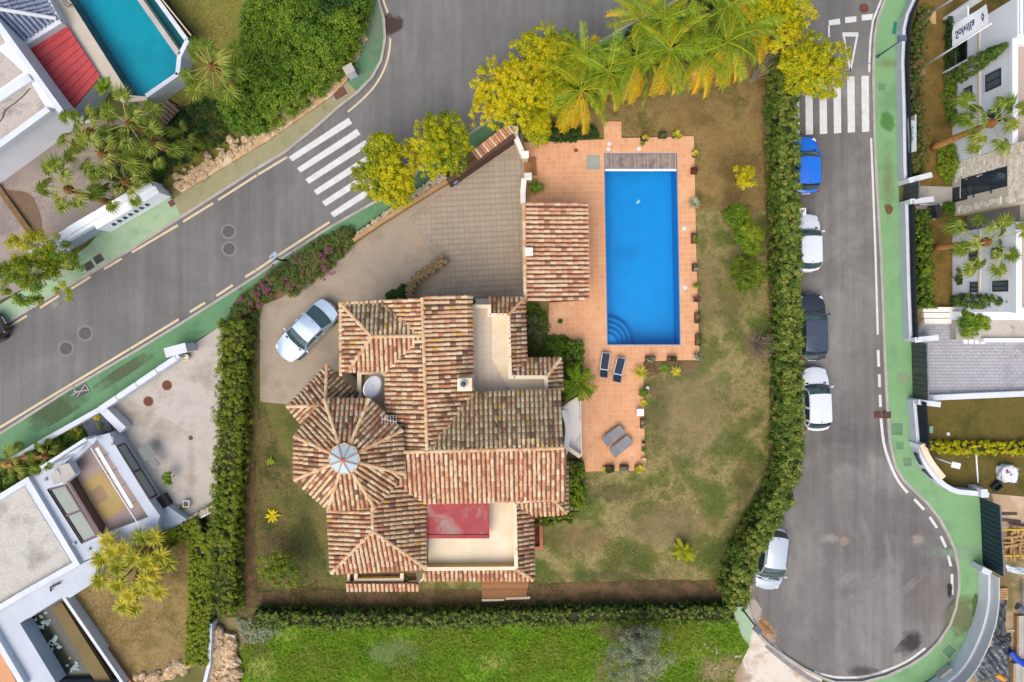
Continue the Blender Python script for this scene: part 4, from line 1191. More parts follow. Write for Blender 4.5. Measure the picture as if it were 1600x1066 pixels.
def wallpx(path, t, z0, z1, mat, name, par, side=0):
    return MB().wall(W2(path, z1), t, z0, z1, side=side).build(name, mat, par)
wallpx([(27, 73.5), (94, 32)], .34, 1.4, 2.3, WHITE2, 'parapet', hw)
wallpx([(72, -5), (91, 30)], .2, 1.2, 2.3, WHITE2, 'parapet', hw)
MB().prism(W2([(-80, -40), (46, -40), (78, 28), (26, 64), (-80, -10)], 2.15), 0, 2.15).build('wall', WHITE, hw)
# long white wing with gravel roofs
GRV = PM('roof_gravel', [(178, 166, 154), (196, 186, 176), (158, 146, 134)], .8, 7, .95, .7, 24, .25, 16, dirt=(128, 118, 108), dirt_scale=.9)
wing = [(-80, 282), (0, 224), (76, 168), (104, 180), (0, 40), (-80, -60)]
MB().prism(W2([(-90, 290), (0, 225), (74, 170), (96, 168), (20, 66), (-90, -80)], 3.3), 0, 3.3).build('wall', WHITEF, hw)
for pts in ([(-40, 78), (0, 80), (36, 113), (0, 138), (-60, 175)], [(-60, 205), (0, 163), (48, 130), (71, 168), (0, 221), (-60, 262)], [(-60, -20), (0, 52), (8, 66), (0, 72), (-60, 60)]):
    MB().prism(W2(pts, 3.33), 3.28, 3.325).build('gravel_roof', GRV, hw)
wallpx([(-60, 270), (0, 225), (75, 170)], .36, 3.2, 3.6, WHITE2, 'parapet', hw)
wallpx([(-60, 190), (0, 151), (46, 120)], .5, 3.2, 3.55, WHITE2, 'parapet', hw)
wallpx([(-30, 2), (0, 42), (97, 177)], .32, 2.2, 3.65, WHITE2, 'parapet', hw)
m = MB().tube([W(x, y, 3.37) for x, y in ((-4, 194), (4, 184), (8, 172), (22, 162), (36, 150), (47, 138))], .022, 6)
m.build('roof_cable', METAL_D, hw)
# red metal roof of separate sheets
REDM = PM('red_metal_sheet', [(176, 62, 66), (190, 76, 78), (166, 54, 56)], .5, 5, .55, .05, 30, .05, 20, island=.06)
A, B, D_, E = W(37, 76, 1.8), W(102, 36, 1.8), W(105, 181, 1.7), W(157, 120, 1.7)
rr = MB().add([A - Vector((0, 0, .05)), B - Vector((0, 0, .05)), E - Vector((0, 0, .05)), D_ - Vector((0, 0, .05))], [(0, 3, 2, 1), (0, 1, 2, 3)]).build('red_roof', REDM, hw)
n = 9
for k in range(n):
    u0, u1 = k / n + .004, (k + 1) / n - .004
    q = [A.lerp(D_, u0), B.lerp(E, u0), B.lerp(E, u1), A.lerp(D_, u1)]
    m = MB()
    up = Vector((0, 0, .05))
    e = (q[3] - q[0]).normalized()
    prof = [(0, .05), (.05, .05), (.07, .0), (1, .0)]
    for t, h in prof: m.v += [tuple(q[0].lerp(q[3], t) + Vector((0, 0, h))), tuple(q[1].lerp(q[2], t) + Vector((0, 0, h)))]
    m.f = [(2 * j, 2 * j + 1, 2 * j + 3, 2 * j + 2) for j in range(len(prof) - 1)]
    m.build('metal_sheet', REDM, rr)
MB().prism([p.xy for p in (A, B, E, D_)], 0, 1.6).build('wall', WHITE, hw)
# courtyard below the white facade
COURT = PM('court_paving', [(140, 130, 126), (158, 144, 134), (122, 112, 110)], .4, 6, .7, .2, 30, .08, 16, dirt=(176, 142, 116), dirt_scale=.35, dirt_lo=.6)
sheet('courtyard', W2([(-60, 330), (60, 240), (140, 190), (235, 175), (262, 238), (222, 290), (60, 440), (0, 470), (-60, 500)], .09), .09, COURT)
MB().wall(W2([(-6, 290), (52, 371)], .3), .35, .05, .3).build('court_step', SOIL, hw)
sheet('courtyard', smooth_path(W2([(10, 296), (46, 300), (58, 318), (68, 352), (60, 368), (48, 358)], .1), 2), .094, PM('court_patch', [(112, 92, 72), (128, 104, 84)], .8, 5, .8))
# ---- teal pool raised on its own terrace
tp = thing('raised_pool', 'teal swimming pool on a raised terrace behind the white house', 'swimming pool', W(190, 60))
TZ = 1.5
def ring_wall(path, t, z1, mat, nm, z0=0): MB().wall(W2(path, z1), t, z0, z1).build(nm, mat, tp)
MB().prism(W2([(40, -60), (84, -40), (109, 0), (203, 149), (229, 151), (231, 157), (190, 160), (157, 121), (102, 35), (72, -5)], TZ), 0, TZ).build('terrace', PM('pale_terrace', [(204, 192, 174), (190, 178, 160)], .7, 6, .85, .2, 40, .06, 20, dirt=(180, 160, 136), dirt_scale=1), tp)
ring_wall([(228, 150), (278, 115.5)], .26, TZ + .02, WHITE2, 'wall')
ring_wall([(190, -45), (219, 0), (279, 85)], .3, TZ + .02, CONC, 'overflow_wall')
ring_wall([(212, -50), (246, 0), (291, 62)], .26, TZ + .02, WHITE2, 'wall')
ring_wall([(277, 117), (280, 88), (293, 62)], .26, TZ + .02, WHITE2, 'wall')
TEAL = PM('teal_pool_tile', [(0, 150, 172), (0, 160, 178), (0, 138, 162)], .4, 5, .5, 0, 1, .08, 14)
MB().prism(W2([(60, -80), (110, 0), (203, 149), (228, 151), (278, 116), (280, 86), (219, 0), (180, -80)], TZ), .02, .2).build('basin', TEAL, tp)
MB().poly([Vector((*p, TZ - .12)) for p in W2([(84, -40), (109.5, 0), (203, 149), (228, 150), (277, 116), (278.5, 86), (219, 0), (190, -45)], TZ)]).build('water', WATER, tp)
MB().wall(W2([(84, -40), (109, 0), (203, 149), (228, 151)], TZ), .06, .1, TZ - .004, side=-1).build('basin_wall', TEAL, tp)
MB().prism(W2([(194, -45), (223, 0), (282, 84), (290, 63), (246, 0), (212, -45)], .9), .02, .7).build('overflow_channel', PM('deep_teal', [(20, 120, 120), (16, 104, 108)], 1, 4, .2), tp)
MB().tube([W(101, -4, TZ), W(104, 4, TZ + .7), W(109, 8, TZ + .5), W(113, 6, TZ - .3)], .03, 6).build('ladder_rail', METAL_G, tp)
MB().tube([W(97, -2, TZ), W(102, 8, TZ + .7), W(107, 11, TZ + .5), W(111, 9, TZ - .3)], .03, 6).build('ladder_rail', METAL_G, tp)
# dark fence beyond the pool
pf = thing('pool_fence', 'dark boarded fence running along the outer wall of the teal pool', 'fence', W(275, 30))
fp = W2([(221, -52), (254, 0), (299, 56)], 1.6)
for q, d in walk(fp, .3):
    MB().box((q.x, q.y, .85), (.28, .03, 1.5), math.atan2(d.y, d.x)).build('board', METAL_D, pf)
MB().wall(fp, .07, 1.62, 1.68).build('rail', CPAINT, pf)
# slatted dark lean-to under the pool
lt = thing('slatted_shed_roof', 'dark slatted lean-to roof below the white pool wall among the palms', 'shed roof', W(255, 172, 1))
a0, a1, b0, b1 = W(231, 180, 1.3), W(262, 155, 1.3), W(255, 200, .9), W(280, 172, .9)
MB().add([a0 - Vector((0, 0, .05)), a1 - Vector((0, 0, .05)), b1 - Vector((0, 0, .05)), b0 - Vector((0, 0, .05))], [(0, 1, 2, 3), (3, 2, 1, 0)]).build('panel', METAL_D, lt)
for k in range(6):
    u = (k + .5) / 6; MB().bar(a0.lerp(a1, u), b0.lerp(b1, u), .09, .06).build('slat', WOODB, lt)
for p in (a0, a1, b0, b1): MB().bar((p.x, p.y, 0), (p.x, p.y, p.z - .06), .08).build('post', METAL_D, lt)
# ---- white slotted street wall
sw = thing('slotted_wall', 'thick white street wall with a row of seven dark slots', 'wall', W(220, 336))
b1, b2 = W(269, 308), W(175, 363)
d = (b2 - b1).normalized(); nn = Vector((d.y, -d.x, 0))
if nn.x > 0: nn = -nn
quad = lambda p, q, t0, t1: [(p + nn * t0).xy, (q + nn * t0).xy, (q + nn * t1).xy, (p + nn * t1).xy]
MB().prism(quad(b1, b2, 0, .5), 0, 1.6).build('wall', WHITEF, sw)
MB().prism(quad(b1 + d * .1, b2 + d * 1.5, .502, .95), 0, 1.75).build('ledge', WHITEF, sw)
MB().prism(quad(b2 + d * .002, b2 + d * 3.2, .3, .5), 0, 1.6).build('wall', WHITEF, sw)
MB().prism(quad(b2 + d * 1.502, b2 + d * 4.2, .502, .95), 0, 1.65).build('ledge', WHITEF, sw)
MB().prism(quad(b2 + d * .05, b2 + d * 2.4, .27, .299), .1, 1.25).build('shutter', PM('grey_shutter', [(176, 186, 200), (160, 172, 186)], 1, 4, .5), sw)
dark = GLASS('dark_slot', (30, 36, 62))
for k in range(7):
    q = W(172 + k * 8.7, 341.5 - k * 5.0, .98)
    s = (q - b1).dot(d); q = b1 + d * s
    MB().box((q.x, q.y, 1.0), (.2, .1, .42), math.atan2(d.y, d.x)).build('slot', dark, sw)
    MB().box((q.x - nn.x * .07 + d.x * .05, q.y - nn.y * .07 + d.y * .05, 1.0), (.05, .1, .44), math.atan2(d.y, d.x)).build('louvre', WHITEF, sw)
# boulder edging along the pavement
rk = thing('rock_edging', 'tan and white boulder edging along the olive pavement below the big green shrubs', 'rocks', W(420, 222))
MB().wall(W2([(278, 296), (335, 262), (416, 213), (460, 182), (512, 146), (538, 120)], .35), .5, 0, .3).build('mortar_bed', ROCK, rk)
for i, (a, b) in enumerate(zip([(282, 298), (333, 264), (416, 214), (463, 182), (513, 146)], [(333, 264), (416, 214), (463, 182), (513, 146), (540, 120)])):
    for side, nst in ((0, 22), (10, 16)):
        stones(rk, W2([a, b, (b[0] - 7 - side, b[1] - 11 - side), (a[0] - 7 - side, a[1] - 11 - side)], .3), .25, nst, .14, .34, RM, 'boulder')
stones(rk, W2([(556, 95), (572, 56), (566, 54), (548, 90)], .2), .1, 22, .12, .26, RM, 'boulder')
cb = thing('utility_cabinet', 'white roadside utility cabinet with a brown door on the dark green pavement', 'utility cabinet', W(552, 117, PZ))
p = W(551, 117, PZ)
bevel(MB().box((p.x, p.y, .12 + .5), (.55, .5, 1.0), .5).build('body', WHITE2, cb), .02)
MB().box((p.x, p.y, 1.15), (.62, .56, .06), .5).build('lid', CONC, cb)
MB().box((p.x + .27 * math.cos(.5 - .9) * 1.0, p.y + .30 * math.sin(.5 - .9), .6), (.4, .05, .6), .5).build('door', RUST, cb)

# ================================================================ white house below the hill street
h2 = thing('modern_house', 'modern white house with a recessed roof terrace and skylights at the lower left', 'house', W(140, 790))
RZ = 1.5
out = W2([(66, 730), (134, 686), (171, 677), (180, 696), (233, 782), (250, 806), (240, 842), (155, 867), (123, 880), (43, 748)], RZ)
holes = [W2(h, RZ) for h in ([(110, 726), (152, 687), (232, 808), (158, 836), (107, 754)], [(75, 763.5), (104.5, 756), (154, 837.5), (129, 849)])]
sheet('roof', out, RZ, WHITE, holes, parent=h2, kind=None)
MB().prism(out, 0, RZ, top=False).build('wall', WHITE, h2)
for hp, zb in zip(holes, (.85, 1.3)):
    MB().add([(p.x, p.y, RZ) for p in hp] + [(p.x, p.y, zb) for p in hp], [(i, (i + 1) % len(hp), len(hp) + (i + 1) % len(hp), len(hp) + i) for i in range(len(hp))]).build('recess_wall', WHITE, h2)
TFL = PM('terrace_boards', [(170, 152, 144), (158, 140, 132)], .8, 5, .8, .1, 30, .06, 20)
sheet('terrace_floor', holes[0], .86, TFL, parent=h2, kind=None)
wf = [W(181, 698, 1.42), W(232.5, 780, 1.42)]
nv_ = Vector((wf[1].y - wf[0].y, wf[0].x - wf[1].x, 0)).normalized(); nv_ = nv_ if nv_.x > 0 else -nv_
sw_ = MB()
for k in range(2):
    a, b = wf[0].lerp(wf[1], k * .5 + .004) + nv_ * .05, wf[0].lerp(wf[1], k * .5 + .496) + nv_ * .05
    fr = MB().wall([a.xy, b.xy], .08, .5, .6).wall([a.xy, b.xy], .08, 1.36, 1.44).build('window', PM('brown_frame', [(112, 86, 84), (98, 74, 72)], 3, 4, .5), h2)
    for q in (a, b): MB().box((q.x, q.y, .98), (.1, .1, .76)).build('jamb', MATS['brown_frame'], fr)
    MB().wall([a.xy, b.xy], .03, .6, 1.36).build('pane', GLASS('facade_glass', (150, 166, 160)), fr)
MB().prism(W2([(236, 783), (252, 774), (262, 790), (245, 801)], .8), .02, .8).build('pit', GLASS('pit_dark', (34, 36, 40)), h2)  # solid block, its dark colour stands in for the darkness of a pit
MB().prism(W2([(262, 791), (292, 812), (252, 838), (240, 842), (246, 803)], .7), 0, .7).build('side_roof', WHITE, h2)
MAT1 = PM('straw_mat', [(182, 158, 106), (168, 144, 94)], 1, 5, .9, .2, 30, .08, 30)
ma = thing('outdoor_mat', 'straw coloured square mat with a darker middle on the roof terrace', 'mat', W(161, 775, 0.87))
MB().prism(W2([(124.5, 757), (160, 735), (198, 793), (162.5, 816)], .88), .865, .885).build('mat', MAT1, ma)
MB().prism(W2([(137, 770), (157.5, 757.5), (170, 778), (150, 790)], .89), .886, .892).build('centre', PM('mat_centre', [(160, 134, 106), (148, 122, 98)], 2, 5, .9), ma)
BRF = PM('brown_frame', [(112, 86, 84), (98, 74, 72)], 3, 4, .5)
SKG = PM('skylight_glass', [(112, 128, 122), (92, 108, 104)], .8, 4, .08, 0, 1, .06, 6, spec=.7)
def skylight(quad, split, z=1.4):
    q = [W(x, y, z) for x, y in quad]
    sky_ = MB().wall([p.xy for p in q], .12, z - .04, z + .1, closed=True).build('skylight', BRF, h2)
    for k in range(split):
        u0, u1 = k / split, (k + 1) / split
        MB().prism([q[0].lerp(q[3], u0).xy, q[1].lerp(q[2], u0).xy, q[1].lerp(q[2], u1).xy, q[0].lerp(q[3], u1).xy], z - .02, z + .01 + .001 * k).build('pane', SKG, sky_)
        if k: MB().bar(q[0].lerp(q[3], u0) + Vector((0, 0, .06)), q[1].lerp(q[2], u0) + Vector((0, 0, .06)), .1, .08).build('bar', BRF, sky_)
skylight([(77, 765), (103.5, 757.5), (153, 836.5), (129.5, 847.5)], 2)
MB().prism(W2([(103, 752), (108, 751), (159, 836), (154.5, 838)], RZ + .1), .86, RZ + .1).build('divider', BRF, h2)
# tube light, wire, roof boxes, angled screens
tl = thing('tube_light', 'long white tube light hung over the roof terrace', 'light', W(179, 745, 1.6))
a, b = W(151.5, 700, 1.7), W(207, 793, 1.7)
MB().bar(a, b, .2, .1).build('tube', PM('tube_white', [(246, 248, 255)], fine=0, rough=.3), tl)
for u in (.15, .4, .65, .95):
    q = a.lerp(b, u); e = Vector((b.y - a.y, a.x - b.x, 0)).normalized()
    MB().bar(q - e * .3 - Vector((0, 0, .08)), q + e * .3 - Vector((0, 0, .08)), .04).build('bracket', METAL_D, tl)
wi = tag(MB().tube([W(142, 700, 1.75), W(178, 760, 1.73), W(216, 819, 1.75)], .035, 6).build('awning_wire', WHITEP), 'thin white wire stretched across the roof terrace beside the tube light', 'wire')
for pts, z, lab in (([(91, 728), (108, 724), (118, 741), (99, 757)], 2.1, 'larger white box on the roof beside the skylight'), ([(78, 741), (90, 734), (98, 750), (84, 758)], 1.9, 'smaller white box on the roof corner by the planting')):
    t = thing('roof_unit', lab, 'roof unit', W(*pts[0], RZ), 'white roof units')
    bevel(MB().prism(W2(pts, z), RZ + .002, z - .05).build('body', WHITE, t), .03)
    MB().prism(W2(pts, z), z - .05, z).build('lid', CONC, t)
MB().wall(W2([(64, 731), (134, 686)], 2.1), .18, RZ - .5, 2.1).build('parapet', WHITE2, h2)
for pts, z in (([(134, 687), (152, 684), (146, 694)], 2.0), ([(104, 710), (133, 694), (122, 708)], 1.95), ([(76, 730), (112, 714), (100, 724)], 1.9)):
    MB().prism(W2(pts, z), z - .05, z).build('angled_screen', WHITE, h2)
for c in ((178, 684), (178, 693), (73, 749), (141, 858), (118, 849)):
    p = W(*c, RZ); MB().lathe([(.07, 0), (.07, .12), (.09, .12), (.09, .16)], (p.x, p.y, RZ), 10).build('vent', METAL_G, h2)
# gravel roof to the left
gp = W2([(43, 748), (123, 880), (34, 930), (-60, 985), (-90, 830)], 1.5)
MB().prism(gp, 0, 1.44).build('wall', WHITE, h2)
GR2 = PM('pale_roof_gravel', [(184, 178, 168), (202, 197, 188), (160, 154, 142)], .6, 6, .95, .9, 20, .4, 13, dirt=(140, 146, 84), dirt_scale=.35, dirt_lo=.62)
MB().prism(W2([(38, 762), (112, 881), (30, 926), (-60, 978), (-85, 838)], 1.5), 1.44, 1.47).build('gravel_roof', GR2, h2)
MB().wall(W2([(-80, 825), (42, 751), (119, 881), (32, 930), (-60, 985)], 1.8), .34, 1.2, 1.8).build('parapet', WHITE2, h2)
# lower white roofs, terracotta corner and pond court
MB().prism(W2([(-60, 990), (34, 932), (123, 882), (155, 868), (146, 911), (110, 934), (97, 933), (31, 974), (88, 1068), (34, 1068), (-60, 1068)], 1.1), 0, 1.1).build('lower_roof', WHITE, h2)
MB().wall(W2([(-30, 960), (36, 1072)], 1.5), .34, 1.0, 1.5).build('parapet', WHITE2, h2)
MB().prism(W2([(-60, 1000), (-4, 1008), (26, 1068), (-60, 1068)], 1.3), 1.11, 1.3).build('terracotta_terrace', DECKT, h2)
MB().tube([W(80, 924, 1.25), W(79, 918, 1.25), W(94, 911, 1.25)], .06, 8).build('vent_pipe', METAL_D, h2)
pn = thing('pond_court', 'sunken dark pond court with a glass edged rim beside the lower lawn', 'pond', W(110, 1010))
ring = W2([(31, 974), (97, 933), (192, 1070), (88, 1070)], .7)
MB().wall(ring, .12, 0, .7, closed=True).build('rim', METAL_G, pn)
MB().prism(W2([(31, 974), (97, 933), (192, 1070), (88, 1070)], .3), .05, .12).build('floor', PM('pond_dark', [(30, 38, 30), (44, 50, 36), (24, 28, 26)], .8, 6, .15, .2, 20, .2, 10), pn)
MB().prism(W2([(81, 950), (96, 941), (176, 1068), (150, 1068)], .4), .121, .4).build('ledge', PM('mud_ledge', [(112, 96, 60), (126, 108, 70)], .8, 6, .85, .2, 20, .1, 16), pn)
PS = PM('wet_pale_stone', [(136, 156, 158), (164, 178, 178)], 3, 4, .5, island=.15)
PSM = []
for k in range(4):
    vs, fs = stone_shape(1.0, .5); me = bpy.data.meshes.new('stone'); me.from_pydata(vs, [], fs); me.materials.append(PS); PSM.append(me)
for poly, n in (([(44, 972), (72, 956), (84, 974), (56, 988)], 16), ([(72, 1000), (90, 994), (98, 1020), (82, 1026)], 12), ([(98, 1028), (112, 1022), (124, 1046), (108, 1052)], 9)):
    stones(pn, W2(poly, .2), .13, n, .08, .2, PSM)
MB().wall(W2([(99, 933), (193, 1070)], .8), .16, 0, .8).build('parapet', WHITE2, pn)
MB().wall(W2([(108, 935), (203, 1070)], .3), .34, 0, .3).build('coping', PM('red_brown_coping', [(168, 118, 88), (150, 100, 76)], 2, 6, .85, .2, 40, .12, 24), pn)
# street wall, gate pillar, planter walls
bw = thing('boundary_wall', 'white boundary wall along the bright green pavement beside the gravel drive', 'wall', W(200, 605))
wallpx([(279, 556), (158, 638)], .3, 0, 1.1, WHITE2, 'wall', bw)
wallpx([(157, 639), (66, 690), (-60, 765)], .3, 0, .8, WHITE2, 'wall', bw)
wallpx([(160, 640), (192, 672)], .5, 0, .9, WHITE2, 'wall', bw)
for k in range(4):
    q = W(262 - 31 * k, 568 + 21 * k, 1.12); MB().box((q.x, q.y, 1.12), (1.2, .34, .05), R(34)).build('coping', WHITE2, bw)
gpil = thing('gate_pillar', 'white gate pillar at the end of the boundary wall on the gravel drive', 'pillar', W(292, 545))
p = W(293, 545, 0)
MB().box((p.x, p.y, .75), (1.25, .5, 1.5), R(15)).build('pillar', WHITE2, gpil)
MB().box((p.x, p.y, 1.53), (1.32, .58, .06), R(15)).build('cap', WHITE2, gpil)
pb_ = thing('cream_planter', 'small cream round pot standing behind the white gate pillar', 'planter', W(294, 557, LZ))
p = W(294, 558, LZ); MB().lathe([(.14, 0), (.2, .2), (.22, .42), (.18, .42), (.17, .34)], p, 16).build('pot', CREAMW, pb_)
BG = PM('black_gravel', [(74, 78, 88), (104, 108, 118), (58, 62, 70)], 3, 5, .9, .8, 20, .4, 12)
sheet('gravel_bed', W2([(124, 660), (158, 640), (176, 672), (140, 684)], .1), .1, BG)
for k, (x, y) in enumerate(((230, 706), (241, 724))):
    t = thing('glass_canopy', ('large', 'small')[k] + ' dark glass panel projecting from the white house over the gravel drive', 'canopy', W(x, y, .9))
    s = (.8, .5)[k]; p = W(x, y, .9)
    MB().box(p, (s, s * 1.1, .05), R(33)).build('panel', GLASS('smoked_glass', (62, 76, 78)), t)
    MB().box(p - Vector((.1, .06, .06)), (s * .9, .05, .05), R(33)).build('bracket', METAL_D, t)
lw = thing('low_stone_wall', 'low stone topped wall at the lower end of the gravel drive', 'wall', W(312, 806))
MB().wall(W2([(345, 788), (292, 818), (255, 838)], .6), .34, 0, .55).build('wall', WHITE2, lw)
stones(lw, W2([(346, 783), (292, 812), (256, 833), (259, 838), (294, 819), (348, 789)], .6), .56, 60, .08, .17)
MB().wall(W2([(329, 975), (326, 1040), (318, 1072)], .8), .2, 0, .8).build('wall', WHITE2, lw)
rb = thing('rock_bank', 'bank of long tan rocks beside the neighbour hedge at the bottom left', 'rocks', W(350, 1030))
MB().prism(W2([(334, 985), (368, 992), (372, 1075), (322, 1075)], .2), 0, .3).build('bank', ROCK, rb)
stones(rb, W2([(334, 985), (368, 992), (370, 1075), (324, 1075)], .3), .25, 55, .2, .5, RM, 'rock')
rb2 = thing('rock_border', 'row of flat tan rocks at the bottom edge of the dry lawn', 'rocks', W(240, 1058))
stones(rb2, W2([(206, 1060), (290, 1036), (296, 1044), (214, 1075)], .15), .1, 26, .2, .42, RM, 'rock')

# ================================================================ right-hand side
def fence_bars(thing_, path, z0, z1, step, r, mat, rail=True):
    for q, d in walk(path, step):
        o = MB().box((q.x, q.y, (z0 + z1) / 2), (r, r, z1 - z0)).build('bar', mat, thing_)
    if rail:
        MB().wall(path, .035, z0 + .06, z0 + .10).build('rail', mat, thing_)
        MB().wall(path, .035, z1 - .10, z1 - .06).build('rail', mat, thing_)
def in_off(pts, d): return [tuple(p) for p in offset_path(W2(pts), d)]
FB = PM('dark_bar', [(40, 46, 60), (32, 38, 50)], 3, 3, .5)
segs = [([(1442, -60), (1419, 0), (1405, 30), (1400, 52), (1397.5, 105), (1400, 184), (1401, 263), (1402, 288)], .75, 1.25, 'white street wall with a dark bar railing, upper stretch beside the flagpoles', .14),
        ([(1403.5, 319), (1407, 454), (1410, 529)], .75, 1.35, 'white street wall with a dark bar railing between the two dark gates', .14),
        ([(1415, 623), (1421, 693)], .8, 1.85, 'short white street wall with tall dark bars beside the lower lawn', .13)]
for pts, zw, zf, lab, stp in segs:
    t = thing('street_wall', lab, 'wall', W(*pts[1]), 'white street walls with bar railings')
    p = W2(pts)
    MB().wall(p, .26, .1, zw, side=1).build('wall', WHITE, t)
    MB().wall(offset_path(p, -.02), .31, zw, zw + .04, side=1).build('coping', WHITE2, t)
    c = offset_path(p, .17)
    fence_bars(t, c, zw + .04, zf, stp, .028, FB)
    MB().wall(offset_path(p, .24), .012, zw + .04, zf - .06).build('screen', FB, t)
for pts, lab in (([(1402, 288), (1437, 279)], 'white stub wall above the small dark gate'), ([(1404, 320), (1440, 316)], 'white stub wall below the small dark gate'),
                 ([(1411, 530), (1447, 526)], 'white stub wall above the long dark driveway gate'), ([(1416, 624), (1450, 628)], 'white stub wall below the long dark driveway gate')):
    t = thing('stub_wall', lab, 'wall', W(*pts[0]))
    MB().wall(W2(pts, 0), .26, 0, 1.25).build('wall', WHITE2, t)
    MB().wall(W2(pts, 0), .32, 1.25, 1.29).build('coping', WHITE2, t)
def gate(pts, z, n, lab, mat, grp=None):
    t = thing('gate', lab, 'gate', W(*pts[0]), grp)
    P = [W(*p) for p in pts]
    for k in range(n):
        a, b = P[0].lerp(P[1], k / n + .004), P[0].lerp(P[1], (k + 1) / n - .004)
        m = MB(); nb_ = 9
        leaf = MB().wall([a.xy, b.xy], .03, .08, z - .05).build('leaf', mat, t)
        MB().wall([a.xy, b.xy], .07, z - .05, z).build('frame', METAL_G, leaf)
        for q, d in walk([a.xy, b.xy], .3):
            MB().box((q.x - .02, q.y, z / 2), (.05, .03, z - .2)).build('rib', mat, leaf)
GD = PM('dark_gate', [(70, 74, 74), (82, 86, 84)], 1, 4, .5, .05, 30, .05, 20)
GB = PM('blue_black_gate', [(40, 60, 74), (32, 50, 62)], .8, 4, .45, .05, 30, .06, 20)
gate([(1411, 291), (1411, 317)], 1.75, 1, 'small dark entrance gate between white stub walls', GD)
gate([(1422.5, 534), (1425, 621)], 1.75, 2, 'long dark two-leaf driveway gate in front of the grey paving', GD)
gate([(1529, 776), (1535, 883)], 1.95, 2, 'tall blue-black gate of the building site', GB)
# curving white wall with thick inner caps
cw = thing('curved_wall', 'white wall curving round the green pavement with two slit openings', 'wall', W(1440, 738))
cpath = smooth_path(W2([(1421, 696), (1425, 712), (1436, 732), (1454, 752), (1476, 765), (1500, 767), (1528, 770)]), 1)
MB().wall(cpath, .24, 0, .95, side=1).build('wall', WHITE, cw)
MB().wall(offset_path(cpath, -.02), .3, .95, 1.0, side=1).build('coping', WHITE2, cw)
ip = smooth_path(W2([(1441, 694), (1447, 710), (1458, 728), (1474, 747)], 1.3), 2)
MB().wall(ip, .3, 0, 1.3).build('inner_wall', WHITE2, cw)
MB().wall(ip, .36, 1.3, 1.34).build('inner_coping', CREAMW, cw)
for c, r in (((1436.5, 716), -1.1), ((1451, 739), -.75)):
    q = W(c[0], c[1], .6); MB().box((q.x, q.y, .62), (.75, .3, .3), r).build('opening', METAL_D, cw)
q = W(1540, 772, 1.4); MB().box((q.x, q.y, .7), (.4, .5, 1.2)).build('pier', WHITE2, cw)
c4 = thing('ribbed_wall', 'curved white wall topped with closely set white bars beside the turning circle', 'wall', W(1520, 970))
p4 = smooth_path(W2([(1527, 887), (1527, 936), (1515, 981), (1491, 1029), (1463, 1054), (1425, 1078)]), 2)
p4 = [(p.x, p.y) for p in p4]
MB().wall(p4, .28, .1, 1.0, side=1).build('wall', WHITE2, c4)
cp = offset_path(p4, .16)
MB().wall(offset_path(p4, .2), .01, 1.0, 1.7).build('screen', FB, c4)
for q, d in walk(cp, .085):
    MB().box((q.x, q.y, 1.36), (.07, .05, .72), math.atan2(d.y, d.x) + 1.57).build('bar', WHITEP, c4)
q = W(1541, 893, 1.1); MB().box((q.x, q.y, .6), (.6, .34, 1.1), -.45).build('pier', WHITE2, c4)
q = W(1482, 1056, .5); MB().box((q.x, q.y, .3), (.7, .9, .6), -.9).build('pier', CONC, c4)

# ---- houses whose street fronts show
X0 = FACX
def front(y0, y1, z1, name, mat, par, depth=9.0, z0=0.0, x0=None):
    x = X0 if x0 is None else x0
    return MB().prism([(x, y0), (x + depth, y0), (x + depth, y1), (x, y1)], z0, z1).build(name, mat, par)
def win_quad(pxs, pys, par, frame=PM('window_frame_dark', [(52, 60, 66)], fine=.05, rough=.5), panes=2, glass=None, reveal=True):
    """opening on the street front, given by the photo extent on that plane"""
    z0, z1 = FC(pxs[0], 480).z, FC(pxs[1], 480).z
    xm, = (sum(pxs) / 2,)
    k = X0 / (xm - NX)
    ya, yb = (NY - pys[1]) * k, (NY - pys[0]) * k
    if reveal: MB().box((X0 - .01, (ya + yb) / 2, z0 - .06), (.14, yb - ya + .16, .07)).build('sill', WHITE2, par)
    fr = MB()
    fr.box((X0 - .012, ya, (z0 + z1) / 2), (.09, .07, z1 - z0 + .07)).box((X0 - .012, yb, (z0 + z1) / 2), (.09, .07, z1 - z0 + .07))
    fr.box((X0 - .014, (ya + yb) / 2, z0), (.088, yb - ya, .07)).box((X0 - .014, (ya + yb) / 2, z1), (.088, yb - ya, .07))
    w = fr.build('window', frame, par)
    for i in range(panes):
        a, b = ya + (yb - ya) * i / panes, ya + (yb - ya) * (i + 1) / panes
        MB().box((X0 - .004, (a + b) / 2, (z0 + z1) / 2), (.03, b - a - .06, z1 - z0 - .06)).build('pane', glass or GLASS('window_glass', (96, 108, 112)), w)
        if i: MB().box((X0 - .016, a, (z0 + z1) / 2), (.07, .05, z1 - z0 - .07)).build('mullion', frame, w)
r1 = thing('flagpole_house', 'white two-storey house behind the flagpoles at the top right', 'house', (X0, 12, 0))
front(8.93, 14.7, 5.0, 'wall', WHITEF, r1)
front(14.705, 16.9, 5.64, 'wall', WHITEF, r1)
MB().box((X0 - .02, 12.9, 2.55), (.08, 7.9, .16)).build('string_course', CREAMW, r1)
MB().wall([(X0 + .12, 8.95), (X0 + .12, 14.6), (X0 + 6, 14.6)], .3, 5.0, 5.3).build('parapet', WHITEF, r1)
MB().prism([(X0 + .35, 8.95), (X0 + 8, 8.95), (X0 + 8, 14.4), (X0 + .35, 14.4)], 5.0, 5.05).build('roof_terrace', PM('tan_roof', [(196, 176, 160), (184, 164, 148)], .6, 5, .85), r1)
MB().prism([(X0 + .3, 14.8), (X0 + 8, 14.8), (X0 + 8, 16.8), (X0 + .3, 16.8)], 5.64, 5.68).build('roof_terrace', CONC, r1)
